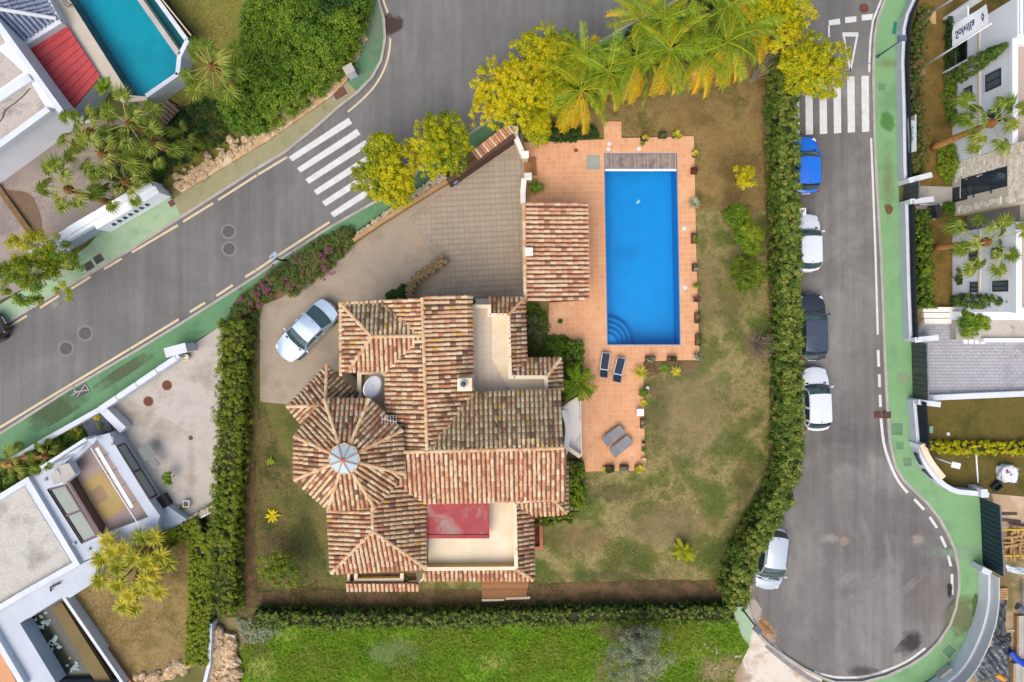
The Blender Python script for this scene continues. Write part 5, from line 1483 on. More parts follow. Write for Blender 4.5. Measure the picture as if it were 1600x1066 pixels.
MB().wall([(X0 + .1, 14.8), (X0 + .1, 16.85)], .12, 5.64, 5.8).build('parapet', WHITEF, r1)
win_quad((1541, 1564), (113, 138), r1)
win_quad((1507, 1519), (137, 156), r1, panes=2)
win_quad((1545, 1563), (170, 192), r1, panes=2)
win_quad((1496, 1511), (60, 102), r1, panes=1, glass=GLASS('black_glass', (30, 32, 36)))
MB().box((X0 - .3, FC(1500, 22).y, 1.5), (.6, .12, 3.0)).build('bay_wall', WHITEF, r1)
MB().box((X0 - .3, FC(1500, 108).y, 1.2), (.6, .12, 2.4)).build('bay_wall', WHITEF, r1)
MB().box((X0 - .28, (FC(1500, 22).y + FC(1500, 60).y) / 2, 1.0), (.1, FC(1500, 22).y - FC(1500, 60).y, 2.0)).build('bay_screen', WHITEF, r1)
BEIGE = PM('beige_stone_facing', [(240, 228, 208), (228, 214, 190), (246, 236, 220)], 1.2, 7, .9, .5, 14, .12, 14, dirt=(176, 160, 134), dirt_scale=2.4, dirt_lo=.6)
r2 = thing('stone_tower', 'beige stone faced block with a tall glazed strip between two white houses', 'house', (X0, 7.3, 0))
front(5.70, 8.925, 6.4, 'wall', BEIGE, r2)
win_quad((1503, 1573), (271, 299), r2, panes=1, glass=GLASS('blue_dark_glass', (50, 66, 80)))
MB().box((X0 - .005, 6.95, .75), (.06, .9, 1.5)).build('door', GLASS('black_glass', (30, 32, 36)), r2)
for k, zz in enumerate((2.1, 3.6)):
    MB().box((X0 - .02, 6.98, zz), (.08, .92, .06)).build('transom', METAL_D, r2)
# separate facing stones standing a little proud
FS = ROOFM('facing_stone', [((246, 236, 218), 3), ((240, 226, 204), 3), ((250, 242, 228), 2), ((226, 208, 182), 1)], 0, 1.0)
fst = MB()
for j in range(24):
    z = .12 + j * .26
    y = 5.72 + random.uniform(0, .2)
    while y < 8.9:
        w = random.uniform(.2, .5); e = min(y + w, 8.92)
        if not (6.3 < e and y < 7.65 and z < 5.0) and e - y > .08:
            h = .24; dpt = random.uniform(.02, .05)
            fst.box((X0 - dpt / 2 + .001, (y + e) / 2, z), (dpt, e - y - .02, h))
        y += w
fst.build('facing_stone', FS, r2, kind='stuff')
r3 = thing('palm_house', 'white two-storey house behind the lower leaning fan palm', 'house', (X0, 2.2, 0))
front(-.28, 4.6, 5.25, 'wall', WHITEF, r3)
front(4.605, 5.695, 4.6, 'wall', PM('grey_render', [(168, 160, 158), (156, 148, 146)], .8, 5, .8), r3, x0=X0 + .9)
MB().wall([(X0 + 6, -.18), (X0 + .14, -.18), (X0 + .14, 4.5), (X0 + 6, 4.5)], .3, 5.25, 5.55).build('parapet', WHITEF, r3)
MB().prism([(X0 + .4, .1), (X0 + 8, .1), (X0 + 8, 4.3), (X0 + .4, 4.3)], 5.25, 5.3).build('roof_terrace', PM('tan_roof', [(196, 176, 160)]), r3)
MB().box((X0 - .02, 2.2, 2.6), (.08, 4.8, .14)).build('string_course', CREAMW, r3)
for xs_, ys_ in (((1516.5, 1529), (442, 456)), ((1552, 1575), (440, 455)), ((1515, 1527), (393, 407)), ((1550, 1566), (388, 403))):
    win_quad(xs_, ys_, r3)
MB().prism(W2([(1494, 489), (1660, 489), (1660, 531), (1494, 531)], .7), 0, .7).build('terrace', CONC, r3)
MB().prism(W2([(1500, 487), (1660, 487), (1660, 500), (1500, 500)], 1.3), 0, 1.3).build('terrace_wall', WHITEF, r3)
MB().prism(W2([(1537, 529), (1660, 529), (1660, 535), (1537, 535)], 1.0), 0, 1.0).build('terrace_wall', WHITEF, r3)
for k in range(4):
    MB().prism(W2([(1508 + 7 * k, 521), (1514 + 7 * k, 521), (1514 + 7 * k, 537), (1508 + 7 * k, 537)], .3), 0, .16 + .13 * k).build('step', WHITEF, r3)
for k in range(3):
    MB().prism(W2([(1441 + 3 * k, 480 + 9 * k), (1494, 480 + 9 * k), (1494, 488 + 9 * k), (1441 + 3 * k, 488 + 9 * k)], .4), 0, .5 - .13 * k).build('step', STW, r3)
pa = thing('garden_path', 'pale concrete path leading from the small dark gate to the stone block', 'path', W(1462, 305))
MB().prism(W2([(1413, 290), (1488, 292), (1488, 319), (1413, 317)], .14), 0, .14).build('slab', CONC, pa)
MB().wall(W2([(1438, 319.5), (1488, 320.5)], .2), .1, 0, .2).build('edging', WHITE2, pa)
bx = thing('dark_box', 'dark slanted box standing on a pale slab beside the garden path', 'box', W(1460, 332))
q = W(1459, 331, .4); MB().box((q.x, q.y, .45), (.35, .8, .9), .25).build('body', METAL_D, bx)
MB().box((q.x - .35, q.y - .05, .1), (1.2, .9, .08)).build('slab', CONC, bx)
lw2 = thing('garden_wall', 'low white wall between the grey paving and the lower lawn', 'wall', W(1520, 617))
MB().wall(W2([(1452, 622), (1660, 613)], .5), .34, 0, .5).build('wall', WHITE2, lw2)
pp = tag(MB().tube([W(1525, 708, .1), W(1528, 754, .1)], .05, 8).build('white_pipe', WHITEP), 'white pipe lying across the lower lawn', 'pipe')
# ================================================================ plants
def unit(a): return a / np.maximum(np.linalg.norm(a, axis=1, keepdims=True), 1e-6)
def leaf_arrays(c, nrm, ln, wd, fold=.15):
    """four-cornered leaves at c facing nrm, random heading"""
    n = len(c)
    r = rng.normal(size=(n, 3)); d = unit(r - nrm * np.sum(r * nrm, 1, keepdims=True)); s = np.cross(nrm, d)
    ln = np.broadcast_to(ln, n)[:, None]; wd = np.broadcast_to(wd, n)[:, None]
    V = np.stack([c - d * ln * .5, c + s * wd * .5 + nrm * wd * fold, c + d * ln * .5 - nrm * ln * .12, c - s * wd * .5 + nrm * wd * fold], 1)
    return V.reshape(-1, 3)
def leaf_obj(name, c, nrm, ln, wd, tint, mat, parent, **k):
    V = leaf_arrays(c, nrm, ln, wd)
    Q = np.arange(len(c) * 4).reshape(-1, 4)
    return np_mesh(name, V, Q, mat, parent, {'tint': ('FACE', np.clip(tint, 0, 1))}, **k)
def clump_leaves(cc, cr, per, out_dir, tint, ln, wd, up=.5):
    """leaves scattered in little balls around clump centres"""
    n = len(cc)
    p = rng.normal(size=(n, per, 3)); p = p / np.linalg.norm(p, axis=2, keepdims=True) * (rng.random((n, per, 1)) ** .45)
    c = cc[:, None] + p * np.broadcast_to(cr, n)[:, None, None]
    nr = p * .9 + out_dir[:, None] * .5 + np.array([0, 0, up]) + rng.normal(size=p.shape) * .35
    t = tint[:, None] + rng.normal(size=(n, per)) * .08
    return c.reshape(-1, 3), unit(nr.reshape(-1, 3)), ln * rng.uniform(.7, 1.25, n * per), wd * rng.uniform(.7, 1.2, n * per), t.reshape(-1)
def lobed_crown(c, r, nl, n, tint_lo=.1, tint_hi=.9, flat=.75, base=.15):
    """clump centres over several overlapping lobes, so that the outline is uneven and has gaps"""
    L = []
    for k in range(nl):
        a = 2 * math.pi * k / nl + random.uniform(-.4, .4); q = random.uniform(.35, .62) * r
        L.append((c.x + q * math.cos(a), c.y + q * math.sin(a), c.z + random.uniform(-.25, .25) * r, random.uniform(.38, .58) * r, random.uniform(tint_lo, tint_hi)))
    L.append((c.x, c.y, c.z + .15 * r, .5 * r, random.uniform(tint_lo, tint_hi)))
    cc, od, tt = [], [], []
    for k in range(n):
        x, y, z, lr, t = random.choice(L)
        v = rng.normal(size=3); v /= np.linalg.norm(v)
        if v[2] < -.3: v[2] *= -1
        q = lr * random.uniform(.72, 1.05)
        cc.append((x + v[0] * q, y + v[1] * q, max(.1, z + v[2] * q * flat))); od.append(v); tt.append(t + random.gauss(0, .12))
    return np.array(cc), np.array(od), np.array(tt)

def tree(name, label, cat, c, r, mat, nl=6, n=110, per=80, cr=.3, ln=.17, wd=.09, base=None, group=None, tint=(.1, .9), flat=.75, trunk_r=.12, tmat=BARK, limbs=6, up=.5):
    """tapered trunk, limbs reaching into the lobes, and a crown of separate leaves"""
    b = base if base is not None else Vector((c.x, c.y, 0))
    t = thing(name, label, cat, (b.x, b.y, .05), group)
    m = MB()
    fork = Vector((b.x, b.y, .05)).lerp(c, .55)
    m.tube([(b.x, b.y, .0), Vector((b.x, b.y, 0)).lerp(fork, .5) + Vector((random.uniform(-.06, .06), random.uniform(-.06, .06), 0)), fork], [trunk_r, trunk_r * .8, trunk_r * .65], 8)
    for k in range(limbs):
        a = 2 * math.pi * k / limbs + random.uniform(-.3, .3)
        e = c + Vector((math.cos(a) * r * .62, math.sin(a) * r * .62, random.uniform(-.1, .3) * r))
        mid = fork.lerp(e, .5) + Vector((0, 0, .12 * r))
        m.tube([fork - Vector((0, 0, .1)), mid, e], [trunk_r * .5, trunk_r * .3, trunk_r * .12], 6)
        e2 = mid + Vector((math.cos(a + .7), math.sin(a + .7), .5)) * r * .35
        m.tube([mid, e2], [trunk_r * .22, trunk_r * .08], 5)
    m.build('trunk', tmat, t, smooth=True)
    cc, od, tt = lobed_crown(c, r, nl, n, *tint, flat=flat)
    leaf_obj('crown', *[(lambda q: q)(x) for x in clump_leaves(cc, cr * rng.uniform(.7, 1.3, n), per, od, tt, ln, wd, up)], mat, t)
    return t

YLEAF = LM('yellow_green_leaf', [(88, 122, 20), (150, 164, 18), (202, 194, 14), (226, 204, 16)], .35, gain=.95)
GLEAF = LM('broad_green_leaf', [(48, 82, 20), (80, 116, 26), (118, 148, 34), (154, 168, 48)], .3, gain=.95)
DLEAF = LM('dark_green_leaf', [(28, 56, 20), (44, 78, 26), (66, 98, 34), (92, 118, 44)], .25, gain=.95)
HLEAF = LM('cypress_hedge_leaf', [(44, 76, 24), (74, 104, 32), (112, 132, 42), (166, 168, 76)], .25, gain=.95)
LLEAF = LM('lime_hedge_leaf', [(52, 86, 14), (92, 124, 18), (130, 150, 22), (160, 164, 40)], .3, gain=.95)
OLEAF = LM('olive_leaf', [(96, 110, 92), (126, 138, 112), (156, 162, 134), (174, 170, 128)], .2, gain=.95)
BLEAF = LM('bougainvillea_leaf', [(50, 76, 28), (78, 104, 36), (110, 120, 48), (140, 108, 96)], .25, gain=.95)
MLEAF = LM('mixed_hedge_leaf', [(58, 84, 18), (92, 116, 22), (126, 142, 28), (152, 156, 44)], .3, gain=.95)
MAG = LM('magenta_bract', [(126, 56, 92), (156, 72, 122), (144, 92, 104)], .3, gain=.95)
PLEAF = LM('palm_green', [(54, 94, 20), (92, 134, 26), (136, 164, 34), (176, 186, 44)], .3, gain=.95)
PYEL = LM('palm_yellow', [(130, 150, 24), (186, 176, 20), (226, 186, 16), (230, 160, 16)], .35, gain=.95)
PMIX = LM('palm_lime', [(70, 112, 22), (116, 148, 28), (164, 172, 28), (206, 186, 24)], .35, gain=.95)
PDRY = LM('palm_dry', [(160, 130, 92), (196, 164, 120), (216, 188, 146)], .2, gain=.9)
FLEAF = LM('fan_palm_leaf', [(64, 92, 26), (100, 124, 40), (140, 152, 58), (176, 174, 90)], .3, gain=.95)
YUC = LM('yucca_leaf', [(96, 116, 26), (146, 152, 36), (194, 182, 50), (216, 194, 66)], .25, gain=.95)
CORE = PM('hedge_twigs', [(46, 52, 26), (60, 60, 32), (38, 42, 22)], 3, 5, .95, .5, 20, .2, 14)

# ---- hedges: a core of twigs with clumps of real leaves over the top and the sides
def hedge(name, label, path, w, h, mat, dens=11, per=42, cr=.17, ln=.1, wd=.06, group=None, side=1, tint=(.2, .7), rough=.12, cat='hedge', extra=None, hvar=.0, top_lit=.2):
    p = W2(path); t = thing(name, label, cat, (p[0].x, p[0].y, LZ), group)
    cp = [tuple(q) for q in p]
    MB().wall(cp, max(.1, w - .36), .02, h - .24, side=0).build('twigs', CORE, t)
    pts = walk(cp, .05)
    L = len(pts) * .05
    dens *= 1.75; cr *= .74; ln *= .84; wd *= .86; per = int(per * .82)
    n = int(L * (w + 1.7 * h) * dens)
    cc = np.zeros((n, 3)); od = np.zeros((n, 3)); tt = np.zeros(n)
    for i in range(n):
        q, d = random.choice(pts); nn = Vector((-d.y, d.x))
        u = random.random() * (w * 1.7 + 1.7 * h)
        bump = .07 * math.sin(q.x * 2.1 + q.y * 1.7) + hvar * math.sin(q.x * .9 + q.y * .6)
        if u < w * 1.7:
            o = u / 1.7 - w / 2; z = h + bump + random.gauss(0, rough) - .1; v = (0, 0, 1); k = top_lit  # light on the hedge top put into the leaf tint
        else:
            v_ = u - w * 1.7
            s = 1 if v_ < .85 * h else -1
            z = random.uniform(.1, h); o = s * (w / 2 - .06 + random.gauss(0, rough * .8)); v = (nn.x * s, nn.y * s, .15); k = 0
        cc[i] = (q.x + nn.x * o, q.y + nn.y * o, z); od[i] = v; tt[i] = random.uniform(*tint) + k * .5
    leaf_obj('foliage', *clump_leaves(cc, cr * rng.uniform(.6, 1.4, n), per, od, tt, ln, wd), mat, t)
    return t
hedge('hedge', 'tall clipped cypress hedge between the east lawn and the parked cars', [(1208, 105), (1210, 200), (1212, 330), (1215, 480), (1217, 640), (1216, 712), (1204, 758), (1184, 795), (1163, 830), (1147, 862), (1136, 900), (1137, 925)], 1.05, 2.4, HLEAF, 12, 46, .23, .14, .075, tint=(.2, .9), rough=.13)
hedge('hedge', 'long dark hedge between the south lawn and the bright green meadow', [(405, 955), (520, 957), (640, 957), (760, 955), (900, 951), (1040, 949), (1138, 947)], .95, 1.4, HLEAF, 11, 40, .15, .11, .06, tint=(0, .5), rough=.1, top_lit=.7)
hedge('hedge', 'leafy green hedge between the gravel drive and the villa west lawn', [(376, 500), (376, 560), (373, 640), (368, 720), (364, 790), (361, 850), (360, 905), (360, 945)], 1.55, 1.45, MLEAF, 15, 42, .19, .11, .06, tint=(.1, .95), rough=.17, hvar=.1)
hedge('hedge', 'bright lime clipped hedge bordering the dry lawn at the lower left', [(258, 842), (300, 824), (322, 812)], 1.0, 1.0, LLEAF, 20, 44, .16, .1, .055, tint=(.4, 1.0), rough=.06)
hedge('hedge', 'bright lime clipped hedge running down beside the rock bank', [(321, 828), (322, 900), (320, 960), (316, 1028)], 1.35, 1.0, LLEAF, 20, 44, .16, .1, .055, tint=(.4, 1.0), rough=.06)
hedge('hedge', 'clipped green hedge between the villa and the upper sun loungers', [(896, 532), (897, 595)], 1.0, 1.1, GLEAF, 15, 44, .13, .09, .05, tint=(.2, .7), rough=.05)
hedge('hedge', 'green hedge below the white outside stair of the villa', [(897, 718), (899, 790)], 1.0, .9, LLEAF, 14, 44, .15, .1, .06, tint=(.2, .7), rough=.1)
hedge('hedge', 'low green hedge under the east tiled corner of the villa', [(836, 811), (893, 806)], .6, .7, LLEAF, 14, 44, .13, .09, .05, tint=(.2, .7), rough=.06)
hedge('hedge', 'yellow-green hedge between the two lower lawns on the right', [(1440, 696), (1500, 697), (1560, 698), (1640, 698)], .7, .7, YLEAF, 14, 40, .14, .1, .06, tint=(.2, .9), rough=.1)
hedge('hedge', 'clipped dark hedge in front of the flagpole house', [(1480, 30), (1480, 118)], .6, .8, DLEAF, 14, 44, .12, .09, .05, tint=(.1, .5), rough=.05)
hedge('shrub_border', 'purple-flecked shrub border behind the upper bar railing', [(1436, 20), (1427, 60), (1424, 110), (1424, 170), (1426, 230), (1426, 275)], .75, .8, BLEAF, 12, 40, .17, .1, .06, tint=(.1, 1.0), rough=.15, cat='shrubs')
hedge('shrub_border', 'dense green shrub border behind the railing between the gates', [(1431, 330), (1434, 390), (1437, 440), (1439, 482)], .8, .9, GLEAF, 14, 44, .16, .1, .06, tint=(.0, .8), rough=.13, cat='shrubs')

# ---- bougainvillea bank along the pavement
def bank(name, label, poly, h, mat, n, per=44, cr=.2, ln=.1, wd=.06, tint=(.1, .9), cat='shrubs', flowers=0, h0=.0, group=None, spots=None):
    P = W2(poly); A = np.array([(p.x, p.y) for p in P]); t = thing(name, label, cat, (A[:, 0].mean(), A[:, 1].mean(), LZ), group)
    X = rng.uniform(A[:, 0].min(), A[:, 0].max(), n * 6); Y = rng.uniform(A[:, 1].min(), A[:, 1].max(), n * 6)
    k = inside(P, X, Y); X, Y = X[k][:n], Y[k][:n]
    # distance to the outline rounds the top off
    D = np.full(len(X), 9.)
    for i in range(len(P)):
        a, b = A[i], A[(i + 1) % len(P)]; ab = b - a
        u = np.clip(((X - a[0]) * ab[0] + (Y - a[1]) * ab[1]) / (ab @ ab), 0, 1)
        D = np.minimum(D, np.hypot(X - a[0] - u * ab[0], Y - a[1] - u * ab[1]))
    top = h0 + h * np.clip(D / .7, .12, 1) ** .5 * (1 + .18 * np.sin(X * 1.9 + .7) * np.sin(Y * 2.3))
    z = top * np.where(rng.random(len(X)) < .7, rng.uniform(.85, 1.02, len(X)), rng.random(len(X)))
    cc = np.stack([X, Y, np.maximum(z, .08)], 1)
    od = np.tile([0, 0, 1.0], (len(X), 1)) + rng.normal(size=(len(X), 3)) * .5
    tt = rng.uniform(*tint, len(X)) * .6 + .4 * (.5 + .5 * np.sin(X * 1.3 + 1) * np.cos(Y * 1.1)) * (tint[1] - tint[0]) + tint[0] * .4
    leaf_obj('foliage', *clump_leaves(cc, cr * rng.uniform(.6, 1.4, len(X)), per, od, tt, ln, wd), mat, t)
    m = MB()
    for i in range(0, len(X), max(1, len(X) // 60)):
        m.tube([(X[i] * .9 + A[:, 0].mean() * .1, Y[i] * .9 + A[:, 1].mean() * .1, 0), (X[i], Y[i], max(.15, top[i] - .12))], [.03, .012], 4)
    m.build('stems', BARK, t, kind='stuff')
    if flowers:
        if spots:
            fc = []
            for (sx, sy, sr, sn) in spots:
                q = W(sx, sy, h)
                for _ in range(sn // 2 + 2): fc.append((q.x + random.gauss(0, sr), q.y + random.gauss(0, sr), h * random.uniform(.85, 1.08)))
            fc = np.array(fc)
        else:
            j = rng.choice(len(X), min(flowers, len(X)), replace=False); fc = np.stack([X[j], Y[j], top[j] + .06], 1)
        leaf_obj('blossom', *clump_leaves(fc, .13, 22, np.tile([0, 0, 1.0], (len(fc), 1)), rng.uniform(0, 1, len(fc)), .075, .06), MAG, t)
    return t
bank('bougainvillea', 'bougainvillea bank with magenta flowers along the pavement above the silver car', [(553, 352), (557, 374), (543, 394), (512, 426), (484, 448), (462, 462), (432, 462), (408, 482), (402, 520), (392, 560), (366, 556), (358, 520), (366, 478), (400, 446), (450, 408), (500, 374)], 1.15, BLEAF, 620, flowers=60,
     spots=[(413, 449, .28, 30), (400, 468, .3, 20), (447, 445, .3, 14), (470, 410, .4, 14), (510, 418, .35, 14), (440, 430, .5, 14), (500, 390, .5, 10), (380, 470, .4, 12)])
bank('shrub_mass', 'big mass of green laurel shrubs beside the curve of the hill street', [(392, -20), (480, -30), (584, -25), (582, 20), (572, 60), (556, 96), (530, 135), (500, 160), (466, 182), (430, 205), (400, 214), (366, 205), (352, 176), (362, 120), (385, 70)], 2.1, GLEAF, 1700, 46, .27, .13, .075, tint=(.15, 1.0))
bank('shrub_mass', 'dark dense shrubs above the laurel mass at the top edge of the photo', [(440, -40), (560, -40), (578, 0), (566, 40), (520, 50), (470, 30)], 2.7, DLEAF, 420, 46, .27, .13, .075, tint=(.0, .7))
bank('undergrowth', 'dark undergrowth below the fan palms behind the white slotted wall', [(168, 240), (215, 190), (262, 178), (330, 150), (366, 190), (352, 222), (300, 250), (245, 288), (205, 312), (175, 290)], .7, DLEAF, 480, 40, .2, .13, .07, tint=(.0, .7))
bank('planting', 'mixed dark planting between the street wall and the modern white house', [(0, 730), (66, 690), (122, 658), (138, 682), (100, 704), (64, 730), (30, 752), (0, 775), (-40, 790)], .6, GLEAF, 330, 40, .17, .12, .06, tint=(.0, .7))
bank('clipped_bed', 'leafy green bed between the villa and the pool terrace', [(822, 476), (838, 474), (856, 500), (858, 522), (884, 526), (906, 545), (905, 560), (880, 556), (824, 554)], .75, GLEAF, 230, 42, .16, .1, .055, tint=(.0, .7))
bank('shrub', 'dark shrubs under the yellow palms beside the pool terrace steps', [(848, 200), (868, 196), (930, 200), (934, 216), (900, 222), (852, 222)], .8, DLEAF, 150, 42, .16, .1, .055, tint=(.1, .6))
bank('shrub', 'loose green shrub row beside the garden edge of the flagpole house', [(1472, 120), (1492, 140), (1492, 185), (1484, 200), (1470, 160)], .9, GLEAF, 110, 40, .17, .11, .06, tint=(.2, .9), flowers=8)
bank('shrub', 'bright green shrub near the beige stone block and the leaning palm', [(1465, 232), (1487, 228), (1492, 262), (1478, 288), (1462, 270)], 1.0, GLEAF, 110, 40, .18, .11, .06, tint=(.4, 1.0))
bank('shrub', 'small green shrub between the stone block and the dark slanted box', [(1472, 318), (1487, 320), (1487, 336), (1474, 334)], .7, GLEAF, 45, 40, .15, .1, .06, tint=(.2, .8))
bank('ivy', 'green climber spilling over the stone wall north of the villa', [(602, 462), (632, 446), (640, 452), (634, 468), (606, 470)], .6, DLEAF, 60, 40, .16, .1, .06, tint=(.1, .7))
bank('shrub', 'tangle of grey-green weeds at the corner where the two hedges meet', [(372, 968), (430, 958), (446, 975), (420, 1000), (385, 1004)], .45, OLEAF, 120, 34, .2, .12, .04, tint=(.2, 1))

# ---- broadleaved trees
yg = 'yellow-green street trees along the drive wall'
for c, z, r, lab, n, tn in (((602, 262), 3.2, 2.15, 'yellow-green tree leaning over the lower end of the left zebra crossing', 150, (.1, .8)), ((690, 228), 3.3, 2.0, 'yellow-green tree between the crossing and the tile-capped gate wall', 140, (.15, .75)),
        ((618, 292), 2.7, 1.3, 'smaller very yellow tree tucked under the tree by the left crossing', 90, (.6, 1.0)), ((790, 150), 3.6, 2.3, 'bright yellow tree above the tiled end of the gate wall', 170, (.5, 1.0)),
        ((842, 88), 3.6, 1.9, 'yellow-green tree at the road edge left of the palms', 110, (.2, .9)), ((1215, 32), 4.2, 2.0, 'yellow-green tree at the top beside the palms and the junction', 120, (.3, .9)),
        ((1262, 105), 4.0, 2.2, 'yellow-green tree overhanging the right zebra crossing', 160, (.2, .75)), ((862, 142), 3.2, 1.5, 'yellow-green tree squeezed between the bright yellow tree and the terrace palm', 100, (.2, .8)), ((880, 92), 3.4, 1.4, 'green-yellow tree over the kerb beside the dark green palm', 90, (.1, .7)), ((838, 196), 2.4, 1.1, 'low yellow-green tree behind the rounded end pillar of the entrance wall', 70, (.4, .95)), ((1180, 18), 4.4, 1.6, 'small yellow tree behind the uppermost palm fronds', 80, (.5, 1.0))):
    tree('street_tree', lab, 'tree', W(c[0], c[1], z), r, YLEAF, 9, int(n * 3.2), 44, .19, .12, .062, group=yg, tint=tn)
tree('street_tree', 'feathery yellow-green tree over the pavement at the far left edge', 'tree', W(66, 416, 2.9), 2.6, YLEAF, 7, 150, 78, .3, .2, .05, tint=(.0, .7))
tree('citrus_tree', 'sparse yellow citrus tree on the east lawn', 'tree', W(1163, 275, 1.7), .8, YLEAF, 5, 42, 40, .17, .1, .06, tint=(.6, 1.0), limbs=7, trunk_r=.06)
tree('citrus_tree', 'bright green upper left tree of the round trio by the tall hedge', 'tree', W(1153, 338, 1.7), .85, LLEAF, 7, 110, 70, .18, .1, .06, tint=(.2, .7), trunk_r=.07)
tree('citrus_tree', 'two-lobed bright green tree in the middle of the trio by the tall hedge', 'tree', W(1170, 370, 1.7), 1.1, LLEAF, 6, 150, 70, .18, .1, .06, tint=(.3, .85), trunk_r=.07)
tree('citrus_tree', 'rounded darker green tree lowest of the trio by the tall hedge', 'tree', W(1164, 427, 1.7), 1.1, MLEAF, 10, 230, 76, .17, .09, .055, tint=(.35, .6), trunk_r=.07)
tree('garden_tree', 'half bare little green tree on the west lawn', 'tree', W(437, 888, 1.6), 1.35, MLEAF, 7, 80, 50, .2, .11, .06, tint=(.2, .9), limbs=9, trunk_r=.06)
tree('olive_tree', 'grey-green olive tree at the bottom of the meadow', 'tree', W(1000, 1026, 2.2), 2.05, OLEAF, 7, 190, 80, .28, .13, .028, tint=(.0, 1.0), trunk_r=.13, up=.3)
tree('potted_tree', 'small leafy tree in a pot beside the large glass panel on the gravel', 'tree', W(262, 748, .9), .42, GLEAF, 4, 26, 46, .13, .09, .05, tint=(.3, .8), trunk_r=.03)
tree('shrub', 'round glossy green bush on the white terrace of the lower palm house', 'bush', W(1518, 505, 1.3), .95, GLEAF, 6, 80, 40, .2, .2, .07, tint=(.3, 1.0), trunk_r=.05)
tree('shrub', 'round dark green bush against the lower palm house', 'bush', W(1501, 433, .8), .5, DLEAF, 6, 60, 70, .13, .08, .05, tint=(.1, .6), trunk_r=.05)
tree('shrub', 'low green bush at the corner of the citrus leaning tree trio near the crossing', 'bush', W(838, 292, .9), .5, GLEAF, 4, 26, 40, .16, .12, .05, tint=(.4, 1.0), trunk_r=.04)

# bare shrubs
GTW = PM('grey_twig', [(150, 136, 124), (128, 114, 104), (170, 156, 142)], 4, 4, .9)
def twiggy(name, label, c, r, h, n, mat=GTW, lean=Vector((0, 0, 0))):
    b = W(*c, 0); t = thing(name, label, 'shrub', (b.x, b.y, LZ))
    m = MB()
    for k in range(n):
        a = random.uniform(0, 6.28); q = r * math.sqrt(random.random())
        e = Vector((b.x + q * math.cos(a), b.y + q * math.sin(a), h * random.uniform(.5, 1))) + lean
        mid = b.lerp(e, .5) + Vector((random.gauss(0, .08), random.gauss(0, .08), .15))
        m.tube([b + Vector((random.gauss(0, .06), random.gauss(0, .06), 0)), mid, e], [.016, .011, .005], 4, False)
        for _ in range(3):
            m.tube([mid.lerp(e, random.random()), e + Vector((random.gauss(0, .25), random.gauss(0, .25), random.gauss(.05, .1)))], [.007, .003], 3, False)
    m.build('branches', mat, t)
    return t
twiggy('bare_shrub', 'leafless grey shrub on the east lawn beside the tall hedge', (1180, 538), 1.0, 1.2, 60)
twiggy('bare_shrub', 'leafless grey climber in the leafy bed beside the villa', (838, 512), .8, 1.3, 46)
twiggy('bare_shrub', 'bare twigs leaning out of the hedge corner above the east lawn', (1172, 128), 1.5, 2.2, 34, PM('pale_twig', [(176, 164, 140), (150, 138, 112)], 4, 4, .9), Vector((1.2, 1.3, .8)))
twiggy('bare_shrub', 'brown dry weeds above the olive tree in the meadow', (985, 985), 1.3, .5, 70, PM('dry_weed', [(132, 110, 82), (112, 92, 70)], 4, 4, .9))

# ---- feather palms
def frond_mesh(name, L, mat, droop=.9, nl=34, lw=.034, ll=.46, tint=.5, vee=.5):
    """arching midrib with leaflets on both sides; lies along +X, starts at the origin"""
    V, Q, T_ = [], [], []
    rib = []
    for i in range(13):
        u = i / 12
        rib.append(np.array([L * (u - .18 * u * u * droop), 0, L * (.34 * u - .62 * droop * u * u)]))
    rib = np.array(rib)
    def at(u):
        f = u * 12; i = min(int(f), 11); return rib[i] + (rib[i + 1] - rib[i]) * (f - i)
    for i in range(12):
        w = .032 * (1 - i / 14); b = len(V)
        d = rib[i + 1] - rib[i]
        for p in (rib[i], rib[i + 1]): V += [p + [0, w, 0], p + [0, -w, 0]]
        Q.append((b, b + 1, b + 3, b + 2)); T_.append(.95)
    for k in range(nl):
        u = .16 + .84 * (k + .5) / nl
        p = at(u); d = at(min(1, u + .04)) - at(max(0, u - .04)); d = d / np.linalg.norm(d)
        l = ll * (1 - .55 * abs(u - .45) ** 1.3 * 1.6) * random.uniform(.85, 1.1)
        for s in (-1, 1):
            out = np.array([d[0] * .55, s * .85, d[2] * .55 + vee * random.uniform(.1, 1.0) * random.choice((1, 1, -.4))]); out /= np.linalg.norm(out)
            tip = p + out * l + np.array([.05, 0, -.32 * l]); mid = p + out * l * .5 + np.array([0, 0, -.02])
            sd = np.cross(out, [0, 0, 1]); sd /= np.linalg.norm(sd); sd = sd * lw * .5
            b = len(V); V += [p + sd * .5, p - sd * .5, mid - sd, mid + sd, tip]
            Q += [(b, b + 1, b + 2, b + 3), (b + 3, b + 2, b + 4, b + 4)]
            t = tint + random.gauss(0, .12); T_ += [t, t]
    me = bpy.data.meshes.new(name)
    fs = [q[:3] if q[2] == q[3] else q for q in Q]
    me.from_pydata([tuple(v) for v in V], [], fs)
    a = me.attributes.new('tint', 'FLOAT', 'FACE'); a.data.foreach_set('value', np.clip(np.array(T_, np.float32), 0, 1))
    me.materials.append(mat)
    return me
FRG = [frond_mesh('frond', 2.6, PLEAF, 1.05, 32, .03, .44, .5), frond_mesh('frond', 2.7, PMIX, 1.2, 32, .028, .42, .3), frond_mesh('frond', 2.6, PMIX, 1.3, 32, .028, .42, .65), frond_mesh('frond', 2.5, PLEAF, 1.3, 32, .03, .42, .8)]
FRY = [frond_mesh('frond', 2.7, PYEL, 1.2, 36, .032, .38, tint=.5, vee=.3), frond_mesh('frond', 2.5, PYEL, 1.3, 36, .032, .36, tint=.75, vee=.3)]
FRD = [frond_mesh('frond', 2.2, PDRY, 1.5, nl=30, tint=.6)]
